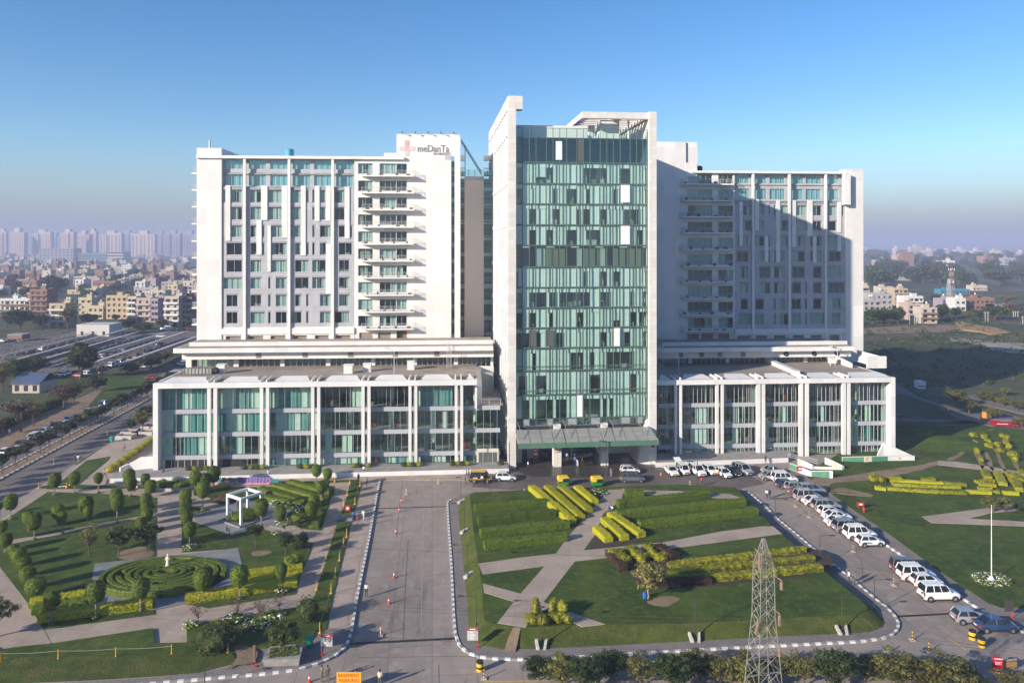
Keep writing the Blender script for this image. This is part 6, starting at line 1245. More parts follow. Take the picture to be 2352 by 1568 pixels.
# ------------------------------------------------------------------ town, towers, carports, scrub
def flatcol(n, c, **k): return mat('wall_' + n, c, .85, .16, .5, **k)
WC = {'cream': flatcol('cream', (.50, .44, .36)), 'white': flatcol('white', (.62, .60, .57)), 'ochre': flatcol('ochre', (.48, .38, .24)), 'beige': flatcol('beige', (.48, .38, .25)), 'brown': flatcol('brown', (.27, .17, .12)),
  'pink': flatcol('pink', (.46, .36, .31)), 'grey': flatcol('grey', (.36, .35, .34)), 'brick': flatcol('brick', (.26, .15, .11)), 'mauve': flatcol('mauve', (.34, .28, .34)), 'yellow': flatcol('yellow', (.52, .44, .28))}
M_wdark = mat('dark_window', (.03, .035, .045), .3); M_tank = mat('roof_tank_white', (.6, .6, .6), .5)
def house_parts(w, d, fl, m, seed, balc=False, fh=3.1, accent=None, hollow=False):
 """front faces -y; returns list of (name, MB, mats, parentname)"""
 rg = random.Random(seed); H = fl * fh; out = []
 mb = MB(); mb.box(-w / 2, w / 2, 0, d, 0, H);
 mb.box(-w / 2, w / 2, 0, .2, H, H + .9); mb.box(-w / 2, w / 2, d - .2, d, H, H + .9); mb.box(-w / 2, -w / 2 + .2, .2, d - .2, H, H + .9); mb.box(w / 2 - .2, w / 2, .2, d - .2, H, H + .9)
 out.append(('wall', mb, [m])); n = max(2, int(w / 3))
 for f in range(fl):
  for i in range(n):
   x = -w / 2 + w * (i + .5) / n; ww = rg.choice((.55, .7, .9)) ; z = f * fh + 1.0
   if balc and rg.random() < .45: ww, z = 1.2, f * fh + .3
   mb = MB(); mb.box(x - ww, x + ww, -.06, .0, z, f * fh + 2.5); out.append(('window', mb, [M_wdark]))
   if rg.random() < .6: mb = MB(); mb.box(x - ww - .25, x + ww + .25, -.7, 0, f * fh + 2.6, f * fh + 2.72); out.append(('sunshade', mb, [accent or m]))
  if balc and f: mb = MB(); mb.box(-w / 2, w / 2, -1.3, -.01, f * fh - .1, f * fh + .1); mb.box(-w / 2, w / 2, -1.3, -1.2, f * fh + .1, f * fh + .9); out.append(('balcony', mb, [accent or m]))
 for k in range(3): mb = MB(); y = d * (k + .5) / 3; z = rg.randrange(fl) * fh + 1; mb.box(w / 2, w / 2 + .05, y - .5, y + .5, z, z + 1.4); out.append(('window', mb, [M_wdark]))
 mb = MB(); a = rg.uniform(-w / 3, w / 6); mb.box(a, a + 3.2, d * .4, d * .4 + 3, H, H + 2.4); mb.box(a - .3, a + 3.5, d * .4 - .3, d * .4 + 3.3, H + 2.4, H + 2.6); out.append(('stair_room', mb, [m]))
 for k in range(rg.choice((1, 2))): mb = MB(); mb.lathe([(.55, 0), (.6, .2), (.6, 1.0), (.2, 1.3)], 8, (a + .9 + 1.4 * k, d * .4 + 1.4, H + 2.6)); out.append(('water_tank', mb, [M_tank if rg.random() < .7 else M_blk]))
 return out
def house_px(zf, x0, x1, ytop, ybase, m, label, balc=False, seed=0, d=11, rz=0, accent=None, extra=None):
 s = zf((x0 + x1) / 2, ybase); b = g(*s); px0, px1 = zf(x0, 0)[0], zf(x1, 0)[0]; w = (px1 - px0) * b.y / F; H = hpx(b, zf(0, ytop)[1]); fl = max(1, round(H / 3.2))
 o = thing('town_house', label, 'house', b, rz)
 for (nm, mb, ms) in house_parts(w, d, fl, m, seed, balc, H / fl, accent): obj(nm, mb, ms, o)
 return o
A = M_white2
house_px(z8, 1040, 1245, 790, 1010, WC['ochre'], 'orange-beige three-storey house with long window shades', False, 1, accent=WC['grey'])
house_px(z8, 860, 1010, 890, 1010, WC['yellow'], 'low yellow house front left of the orange-beige house', False, 2)
house_px(z8, 725, 900, 810, 975, WC['yellow'], 'yellow house behind the low one with a white roof room', False, 3)
house_px(z8, 1250, 1335, 800, 1020, WC['cream'], 'narrow cream house with balconies between the beige and pink ones', True, 4, accent=A)
house_px(z8, 1338, 1475, 815, 1040, WC['pink'], 'pale pink house with an arched stair front and balconies', True, 5, accent=WC['cream'])
house_px(z8, 1480, 1548, 820, 1045, WC['mauve'], 'mauve side house beside the pale pink one', False, 6)
house_px(z8, 1610, 1752, 800, 1090, WC['cream'], 'tall cream four-storey house near the ward block', True, 7, accent=A)
house_px(z8, 1755, 1880, 810, 1080, WC['brown'], 'brown four-storey house with balconies beside the tall cream one', True, 8, accent=WC['pink'])
house_px(z8, 1880, 1960, 760, 1060, WC['brick'], 'dark brick house half hidden by the ward block', True, 9)
house_px(z8, 480, 640, 870, 1090, WC['beige'], 'small beige house with stacked balconies behind a tree', True, 10, accent=WC['white'])
house_px(z8, 0, 290, 820, 985, WC['white'], 'wide white house with brown trim at the left edge', True, 11, accent=WC['brown'])
house_px(z8, 290, 460, 730, 990, WC['brick'], 'dark unfinished brick house beside the wide white one', True, 12)
house_px(z8, 220, 360, 640, 760, WC['brick'], 'windowless brick-red house rising behind the white one', False, 13)
house_px(z8, 1640, 1740, 680, 800, WC['yellow'], 'yellow block behind the cream and brown houses', False, 14)
house_px(z8, 1390, 1620, 740, 830, WC['cream'], 'long cream building with a crowded roof', False, 15)
house_px(z8, 1190, 1290, 485, 600, WC['white'], 'tall white blank-faced house high in the town', False, 16)
house_px(z8, 1425, 1510, 590, 690, WC['cream'], 'cream house standing clear in the middle of the town', False, 17)
house_px(z8, 1840, 1960, 690, 800, WC['pink'], 'pink house beside the ward block in the town', True, 18)
house_px(z8, 720, 930, 600, 690, WC['pink'], 'low pink-roofed house with a small tower', True, 19)
house_px(z8, 910, 1130, 645, 720, WC['brick'], 'long low brick shed in the town', False, 20)
# right group
house_px(zi, 415, 555, 410, 560, WC['cream'], 'cream house with a blank wall on the right side', False, 31)
house_px(zi, 560, 700, 430, 590, WC['beige'], 'beige house with roof room and open balconies on the right side', True, 32)
house_px(zi, 240, 300, 400, 600, WC['cream'], 'cream house just beside the ward block on the right', True, 33)
house_px(zi, 320, 540, 480, 640, WC['grey'], 'pale grey blank house in the right group', False, 34)
house_px(zi, 240, 420, 550, 700, WC['grey'], 'long blue-grey wall house beside the ward block', False, 35)
house_px(zi, 670, 860, 510, 660, WC['white'], 'white house behind the red-banded one', True, 36)
house_px(zi, 838, 1002, 630, 780, WC['cream'], 'cream house with red bands and a stone base', True, 37, accent=WC['brick'], d=9)
house_px(zi, 700, 840, 590, 740, WC['pink'], 'unfinished pinkish house left of the red-banded one', True, 38)
house_px(zi, 1050, 1200, 535, 620, WC['mauve'], 'lilac low building under the lattice mast', False, 39)
house_px(zi, 1190, 1300, 530, 650, WC['white'], 'pale house at the left end of the long shed', False, 40)
house_px(zi, 1300, 1590, 525, 640, WC['brick'], 'long brown brick shed on the right side', False, 41)
house_px(zi, 1370, 1520, 395, 440, WC['cream'], 'pale low building in the trees at the right', False, 42)
house_px(zi, 1040, 1340, 435, 475, mat('blue_sheet', (.05, .20, .30), .6), 'long low blue-roofed shed in the trees', False, 43)
house_px(zi, 530, 760, 308, 335, WC['cream'], 'low pale wall building far in the trees', False, 44)
house_px(zi, 860, 935, 285, 315, WC['cream'], 'tiny pale house far in the trees', False, 45)
house_px(zi, 1500, 1740, 590, 640, WC['grey'], 'grey low wall building behind the posts', False, 46)
# far houses of the town: small, each one mesh
def far_house(w, d, fl, seed):
 rg = random.Random(seed); mb = MB(); H = fl * 3.1; mb.box(-w / 2, w / 2, -d / 2, d / 2, 0, H, 0); mb.box(-w / 2 + .3, w / 2 - .3, -d / 2 + .3, d / 2 - .3, H, H + .02, 1)
 for s in (-1, 1): mb.box(-w / 2, w / 2, s * d / 2 - .1, s * d / 2 + .1, H, H + .9, 0); mb.box(s * w / 2 - .1, s * w / 2 + .1, -d / 2 + .11, d / 2 - .11, H, H + .9, 0)
 for f in range(fl):
  n = max(2, int(w / 3.2))
  for i in range(n):
   x = -w / 2 + w * (i + .5) / n; ww = rg.uniform(.4, 1.1)
   if rg.random() < .85: mb.box(x - ww, x + ww, -d / 2 - .05, -d / 2 + .001, f * 3.1 + rg.choice((.3, 1)), f * 3.1 + 2.4, 2)
  if rg.random() < .6: mb.box(-w / 2 * rg.uniform(.5, 1), w / 2, -d / 2 - 1.1, -d / 2 - .051, f * 3.1 - .1, f * 3.1 + .3, 0)
 a = rg.uniform(-w / 3, w / 5); mb.box(a, a + 3, -1, 2, H, H + 2.5, 0); mb.box(a - .2, a + 3.2, -1.3, 2.2, H + 2.5, H + 2.7, 0); mb.lathe([(.6, 0), (.6, 1.1), (.2, 1.4)], 8, (a + 1.5, .5, H + 2.7), 1)
 return mb
PROT = []
cols = ['cream', 'white', 'beige', 'pink', 'grey', 'brick', 'brown', 'cream', 'white', 'beige', 'cream', 'yellow']
for i, c_ in enumerate(cols):
 fl = [2, 3, 2, 3, 2, 4, 3, 3, 2, 1, 4, 2][i]; w = [11, 9, 14, 10, 12, 10, 9, 13, 16, 18, 9, 10][i]
 PROT.append((c_, fl, far_house(w, 11, fl, 500 + i).mesh('house', [WC[c_], M_roof, M_wdark]), w))
rg = random.Random(99); made = 0; spots = []; tries = 0
NUM = {1: 'one', 2: 'two', 3: 'three', 4: 'four'}
while made < 215 and tries < 9000:
 tries += 1
 left = rg.random() < .80
 if left: px = rg.uniform(-40, 448); py = 588 + 99 * rg.random() ** 1.3;
 else: px = rg.uniform(1990, 2400); py = rg.uniform(594, 622)
 b = g(px, py)
 if left and b.y < 640: continue
 if any(abs(b.x - s.x) < 15 * (1 + s.y / 2500) and abs(b.y - s.y) < 19 for s in spots): continue
 if not left and rg.random() < .8: continue
 spots.append(b); c_, fl, me, w = rg.choice(PROT); made += 1
 o = bpy.data.objects.new('far_house', me); COL.objects.link(o); o.location = b; k = 1.0 if left else 1.9; o.scale = (k, k, k * (1 if left else 1.2)); o.rotation_euler = (0, 0, rg.choice((0, 0, .1, -.15, .3, 1.57)) + rg.uniform(-.1, .1))
 tag(o, '%s flat-roofed %s-storey house far off in the hazy %s' % (c_, NUM[fl], 'town on the left' if left else 'suburb on the right horizon'), 'house', 'far houses of the ' + ('left town' if left else 'right horizon'))
# trees among the houses
TTm = []
for i in range(3):
 tb, cb = make_tree(600 + i, 8, 9, 1.5, 16, 26, .75, limbs=4, spread=.5); TTm.append((tb.mesh('trunk', [M_bark2]), cb.mesh('crown', [[L_far, L_far2, L_dark][i]])))
rg = random.Random(123); n_ = 0
while n_ < 290:
 side = rg.random()
 if side < .4: px = rg.uniform(-60, 450); py = 596 + 92 * rg.random() ** 1.4
 else: px = rg.uniform(1988, 2450); py = 590 + 70 * rg.random() ** 1.3
 b = g(px, py); n_ += 1
 if any(abs(b.x - s.x) < 9 and abs(b.y - s.y) < 9 for s in spots): continue
 sc = rg.uniform(.6, 1.3) * (1 if side < .4 else 1.3 + b.y / 1500)
 o = thing('far_tree', 'hazy dark tree crown %s' % ('between the houses of the left town' if side < .4 else 'in the wooded plain on the right'), 'tree', b, rg.uniform(0, 6), 'far trees of the ' + ('left town' if side < .4 else 'right plain')); o.scale = (sc * 1.2, sc * 1.2, sc)
 tp = TTm[n_ % 3]; obj('trunk', tp[0], None, o); obj('crown', tp[1], None, o)
# hazy apartment towers
def tower_block(w, d, h, seed, m, cap=.35):
 rg = random.Random(seed); mb = MB(); n = 3 if w > 30 else 2
 seg = w / n
 for i in range(n):
  off = rg.choice((0, 3, -3)) * (i % 2); x0_ = -w / 2 + i * seg; mb.box(x0_ + .4, x0_ + seg - .4, off, d, 0, h * rg.uniform(.93, 1), 0)
  k = int(h / 3.1)
  for f in range(1, k - 2):
   for q_ in range(2): xx = x0_ + seg * (.28 + .42 * q_); mb.box(xx - seg * .11, xx + seg * .11, off - .12, off, f * 3.1, f * 3.1 + 1.7, 1)
   mb.box(x0_ + seg * .12, x0_ + seg * .18, off - 1.2, off - .13, f * 3.1 - .2, f * 3.1 + .9, 0)
 mb.box(-w * cap / 2 - w * .0, w * cap / 2, 2, d - 2, h * .9, h + 9, 0); mb.box(-w * cap / 2 - .8, w * cap / 2 + .8, 1, d - 1, h + 4, h + 5, 0)
 return mb
M_tow = mat('apartment_cream_pink', (.60, .47, .40), .9); M_tow2 = mat('apartment_grey', (.33, .31, .34), .9)
for i, (x, ytop, w, Y, m) in enumerate([(15, 130, 90, 2250, M_tow), (160, 125, 150, 2100, M_tow), (405, 140, 180, 2300, M_tow), (655, 135, 130, 2050, M_tow), (815, 150, 120, 2100, M_tow), (905, 130, 70, 2350, M_tow), (1080, 150, 220, 2250, M_tow), (1400, 150, 230, 2100, M_tow), (1690, 150, 150, 2200, M_tow2), (1850, 150, 170, 2300, M_tow2), (280, 160, 120, 2600, M_tow2), (530, 170, 120, 2700, M_tow2), (1240, 150, 150, 2600, M_tow2), (1570, 150, 110, 2600, M_tow2)]):
 px, ty = z8(x, ytop); Y *= 1.32; wm = w * .23438 * Y / F; h = CH + (HY - ty) * Y / F - 6
 b = Vector(((px - CX) * Y / F, Y, 0)); o = obj('apartment_tower', tower_block(wm, 24, h, 800 + i, m), [m, M_wdark], None, b)
 tag(o, '%s apartment tower in the haze, %s from the left in the %s rank' % ('pale pink' if m is M_tow else 'blue-grey', ORD[i] if i < 8 else ORD[i - 8], 'front' if m is M_tow else 'rear'), 'tower', 'apartment towers on the left horizon')
for (x0_, x1_, yt, yb, m, lab) in [(380, 720, 315, 435, M_tow2, 'wide grey office block in haze under the apartment towers'), (770, 1050, 365, 440, mat('teal_hall', (.15, .24, .25), .8), 'low wide teal hall in haze under the towers'), (1050, 1210, 350, 440, M_tow, 'pale low block right of the teal hall')]:
 px, py = z8((x0_ + x1_) / 2, yb); b = g(px, py); wm = (x1_ - x0_) * .23438 * b.y / F; h = hpx(b, z8(0, yt)[1]); mb = MB(); mb.box(-wm / 2, wm / 2, 0, 40, 0, h, 0)
 for f in range(int(h / 8)):
  for k in range(9): x_ = -wm / 2 + wm * (k + .5) / 9; mb.box(x_ - 3, x_ + 3, -.3, 0, 4 + f * 8, 8 + f * 8, 1)
 tag(obj('office_block', mb, [m, M_wdark], None, b), lab, 'building')
for i, (x, w, yt, yb) in enumerate([(285, 90, 130, 210), (440, 110, 150, 205), (590, 40, 115, 222), (790, 130, 65, 170), (930, 130, 120, 200), (1000, 90, 160, 225), (1110, 60, 140, 215), (1250, 110, 130, 225), (1420, 120, 150, 230), (1600, 150, 195, 240), (1780, 120, 190, 235), (1880, 60, 195, 250), (700, 80, 165, 220)]):
 px, py = zi(x, 210 if i != 3 else 150); Y = 3000 if i != 3 else 3600; px = zi(x, 0)[0]; wm = w * .2227 * Y / F; h = (yb - yt) * .2227 * Y / F * .75
 o = obj('far_block', tower_block(wm, 25, h, 900 + i, M_tow, .2), [M_tow, M_wdark], None, Vector(((px - CX) * Y / F, Y, 0)))
 tag(o, 'pale distant block on the right horizon, %s from the left' % ORD[i], 'building', 'distant blocks on the right horizon')
# solar carports
M_solar = mat('solar_panel', (.36, .34, .35), .75, .15, .3, spec=.2); tile_lines(M_solar, 2.0, 1.0, .15, .03, rot=R(6))
CP = [((0, 1268), (690, 1118)), ((0, 1318), (860, 1148)), ((0, 1372), (905, 1155)), ((150, 1410), (1240, 1105)), ((400, 1408), (1335, 1140)), ((515, 1468), (1650, 1132)), ((905, 1438), (1815, 1132)), ((1135, 1462), (1935, 1178))]
for i, (a, b) in enumerate(CP):
 A_, B_ = g(*z8(*a), 3.6), g(*z8(*b), 3.6)
 if a[0] == 0: A_ = A_ + (A_ - B_) * .15
 d = B_ - A_; ln = d.length; ang = math.atan2(d.y, d.x); w = 4.2
 o = thing('solar_carport', 'long sloping solar panel roof on V-shaped legs, %s row from the back' % ORD[i], 'carport', (A_.x, A_.y, 0), ang, 'solar carports in the parking lot')
 mb = MB(); sgn = 1; mb.hexa([(0, -w / 2, 4.0), (ln, -w / 2, 4.0), (ln, w / 2, 3.2), (0, w / 2, 3.2), (0, -w / 2, 4.12), (ln, -w / 2, 4.12), (ln, w / 2, 3.32), (0, w / 2, 3.32)]); obj('panel_roof', mb, [M_solar], o)
 n = min(40, int(ln / 6))
 for k in range(n): x_ = ln * (k + .5) / n; mb = MB(); mb.tube((x_, 0, 0), (x_ - 1.6, -w * .3, 3.75), .07, n=4); mb.tube((x_, 0, 0), (x_ + 1.6, -w * .3, 3.75), .07, n=4); mb.tube((x_, -w * .45, 3.8), (x_, w * .45, 3.1), .06, n=4); obj('leg_frame', mb, [M_steel], o)
P_ = [g(*z8(x, y), 0) for x, y in [(-300, 1330), (0, 1270), (700, 1130), (1900, 1130), (1960, 1200), (1050, 1500), (500, 1530), (-300, 1500)]]
mb = MB(); mb.prism([p[:2] for p in P_], -.1, .04); struct('parking_lot', mb, [M_asph])
P_ = [g(*z7(x, y), 0) for x, y in [(440, 640), (560, 540), (1060, 520), (1500, 560), (1440, 620), (1070, 800), (850, 860), (1040, 640), (700, 620)]]
mb = MB(); mb.prism([p[:2] for p in P_], -.1, .05); struct('roadside_lawn', mb, [M_grass])
# white shed, low house, brick kiosk
def shed(zf, x0_, x1_, yt, yb, d, m, name, label, roofm=None, gable=False, cat='building'):
 b = g(*zf((x0_ + x1_) / 2, yb)); s = zf(1, 0)[0] - zf(0, 0)[0]; w = (x1_ - x0_) * s * b.y / F; h = hpx(b, zf(0, yt)[1]); o = thing(name, label, cat, b)
 mb = MB(); mb.box(-w / 2, w / 2, 0, d, 0, h if not gable else h * .55); obj('wall', mb, [m], o); mb = MB()
 if gable: mb.hexa([(-w / 2 - .4, -.5, h * .52), (w / 2 + .4, -.5, h * .52), (w / 2 + .4, d / 2, h), (-w / 2 - .4, d / 2, h), (-w / 2 - .4, -.5, h * .58), (w / 2 + .4, -.5, h * .58), (w / 2 + .4, d / 2, h + .15), (-w / 2 - .4, d / 2, h + .15)]); mb.hexa([(-w / 2 - .4, d / 2 + .01, h), (w / 2 + .4, d / 2 + .01, h), (w / 2 + .4, d, h * .52), (-w / 2 - .4, d, h * .52), (-w / 2 - .4, d / 2 + .01, h + .15), (w / 2 + .4, d / 2 + .01, h + .15), (w / 2 + .4, d, h * .58), (-w / 2 - .4, d, h * .58)])
 else: mb.box(-w / 2 - .1, w / 2 + .1, -.1, d + .1, h, h + .2)
 obj('roof', mb, [roofm or m], o)
 for k in range(3): mb = MB(); x_ = -w / 2 + w * (k + .5) / 3; mb.box(x_ - .6, x_ + .6, -.06, 0, .6, h * .45); obj('window', mb, [M_wdark], o)
 return o
shed(z8, 750, 1070, 1068, 1180, 12, mat('white_sheet_wall', (.52, .50, .46), .7), 'storage_shed', 'big windowless-looking pale sheet-metal shed behind the carports')
M_blueroof = mat('blue_corrugated_roof', (.10, .13, .22), .4, .4, .8, stretch=(6, .3, 1))
shed(z7, 120, 385, 545, 715, 9, WC['cream'], 'low_house', 'low cream house with a striped blue corrugated roof among trees', M_blueroof, True, 'house')
shed(z8, 70, 215, 1165, 1230, 6, WC['brick'], 'brick_kiosk', 'small brick hut at the left edge of the parking lot', WC['grey'])
shed(zh, 815, 885, 65, 130, 3, M_white2, 'guard_booth', 'small white guard booth beside the shaded road', M_white2, False, 'booth')
# lattice masts
def lattice(o, w0, w1, z0, z1, n, m, r, name='lattice', mats=None):
 for k in range(n):
  t0, t1 = k / n, (k + 1) / n; a, b = w0 + (w1 - w0) * t0, w0 + (w1 - w0) * t1; za, zb_ = z0 + (z1 - z0) * t0, z0 + (z1 - z0) * t1; mb = MB()
  Q = [(-1, -1), (1, -1), (1, 1), (-1, 1)]
  for i in range(4):
   p, q_ = Q[i], Q[(i + 1) % 4]
   mb.tube((p[0] * a / 2, p[1] * a / 2, za), (p[0] * b / 2, p[1] * b / 2, zb_), r, n=4)
   mb.tube((p[0] * a / 2, p[1] * a / 2, za), (q_[0] * b / 2, q_[1] * b / 2, zb_), r * .6, n=4); mb.tube((q_[0] * a / 2, q_[1] * a / 2, za), (p[0] * b / 2, p[1] * b / 2, zb_), r * .6, n=4)
   mb.tube((p[0] * b / 2, p[1] * b / 2, zb_), (q_[0] * b / 2, q_[1] * b / 2, zb_), r * .6, n=4)
  obj(name, mb, [m if not mats else mats[k % 2]], o)
b = g(*zi(1150, 540)); H = hpx(b, zi(0, 215)[1]); o = thing('telecom_mast', 'tall red and white lattice phone mast with antennas above the lilac building', 'mast', b)
lattice(o, 4.0, 1.6, 0, H, 9, None, .10, 'mast_section', [mat('mast_red', (.36, .14, .12), .6), mat('mast_grey', (.45, .42, .42), .6)])
for k in range(8): mb = MB(); a = k * .8; mb.box(2.0 * math.cos(a) - .2, 2.0 * math.cos(a) + .2, 2 * math.sin(a) - .2, 2 * math.sin(a) + .2, H * (.55 + .4 * (k % 2)), H * (.55 + .4 * (k % 2)) + 1.8); obj('antenna_panel', mb, [M_wpaint], o)
b = g(*zi(1120, 550)); o = thing('telecom_mast', 'shorter grey lattice mast left of the red and white one', 'mast', b); lattice(o, 3.0, 1.2, 0, hpx(b, zi(0, 320)[1]), 6, M_rail, .09, 'mast_section')
for i, (x, yb, yt) in enumerate([(333, 785, 630), (718, 785, 665), (768, 790, 670), (785, 790, 665), (1498, 760, 655), (1527, 760, 655), (1590, 720, 665), (1620, 720, 670), (1790, 710, 650), (1810, 712, 650), (1835, 712, 650), (1885, 785, 700)]):
 b = g(*zi(x, yb)); H = hpx(b, zi(0, yt)[1]); mb = MB(); mb.tube((0, 0, 0), (0, 0, H), .22, .15, 6); mb.box(-.9, .9, -.08, .08, H - .8, H - .6)
 tag(obj('utility_pole', mb, [mat('pole_concrete', (.45, .40, .35), .9)], None, b), 'pale concrete utility pole on the right wasteland, %s from the left' % ORD[i], 'pole', 'utility poles on the right wasteland')
# rubble and scrub on the wasteland
P_ = [g(*zi(x, y), 0) for x, y in [(1180, 770), (1260, 765), (1400, 800), (1640, 835), (1760, 880), (1600, 905), (1450, 870), (1260, 850)]]
mb = MB(); mb.prism([p[:2] for p in P_], 0, .5); struct('earth_bank', mb, [mat_layers('orange_earth', [((.40, .24, .10),), ((.30, .20, .11), .1, .4, .65, (1, 1, 1)), ((.12, .12, .05), .3, .58, .75, (1, 1, 1))], .95, .6, 1.0)])
P_ = [g(*zi(x, y), 0) for x, y in [(1130, 930), (1300, 935), (1500, 960), (1890, 985), (2100, 1010), (2100, 1100), (1800, 1085), (1560, 1050), (1520, 1010), (1300, 975), (1150, 955)]]
mb = MB(); mb.prism([p[:2] for p in P_], 0, .12); struct('stony_ground', mb, [mat_layers('stony_pale', [((.36, .31, .27),), ((.20, .18, .13), .15, .4, .65, (1, 1, 1)), ((.10, .11, .05), .3, .56, .75, (1, 1, 1))], .95, .8, 1.0)])
P_ = [g(*zi(x, y), 0) for x, y in [(220, 830), (700, 800), (1100, 790), (1200, 800), (1300, 860), (900, 870), (600, 880), (220, 885)]]
mb = MB(); mb.prism([p[:2] for p in P_], 0, .10); struct('dirt_track', mb, [M_dirt])
rg = random.Random(31); sb = MB()
for _ in range(700):
 px, py = rg.uniform(1985, 2420), 700 + 190 * rg.random(); b = g(px, py)
 s = rg.uniform(.35, 1.5) * (1.4 if py < 800 else 1); leaf_quads(sb, ell_pts((b.x, b.y, s * .4), s, s, s * .6, 14, rg, .5, 1), .35 * s, rg)
for _ in range(500):
 px, py = rg.uniform(-100, 350), 700 + 190 * rg.random(); b = g(px, py); uv = AV.loc(b)
 if uv[0] > -22: continue
 s = rg.uniform(.3, 1.1); leaf_quads(sb, ell_pts((b.x, b.y, s * .4), s, s, s * .6, 14, rg, .5, 1), .3 * s, rg)
tag(obj('scrub', sb, [L_dark]), 'low dark scrub scattered over the waste ground', 'scrub', None, 'stuff')
# ------------------------------------------------------------------ vehicles
def paint(n, c, r=.28, met=.15):
 m = mat('paint_' + n, c, r, metal=met, spec=.6); m.node_tree.nodes['Principled BSDF'].inputs['Coat Weight'].default_value = .5; return m
PC = {'white': paint('white', (.78, .78, .76), .3, 0), 'silver': paint('silver', (.45, .47, .49), .3, .5), 'grey': paint('grey', (.16, .16, .165), .3, .4), 'blue': paint('blue', (.035, .075, .17), .25, .3), 'black': paint('black', (.012, .012, .015), .2, 0),
  'silver-blue': paint('silver_blue', (.30, .36, .43), .3, .5), 'red': paint('red', (.30, .02, .02), .3, 0), 'beige': paint('beige', (.40, .36, .29), .3, .3)}
M_cglass = mat('car_glass', (.012, .016, .020), .08, spec=.9); M_tyre = mat('tyre_rubber', (.02, .02, .02), .85); M_rim = mat('wheel_rim', (.45, .45, .46), .3, metal=.7)
M_hl = mat('headlight_lens', (.75, .76, .78), .1); M_tl = mat('tail_light_lens', (.40, .01, .01), .25); M_plate = mat('number_plate', (.75, .75, .70), .6); M_platey = mat('yellow_number_plate', (.70, .45, .03), .6); M_trim = mat('dark_bumper_trim', (.03, .03, .03), .7)
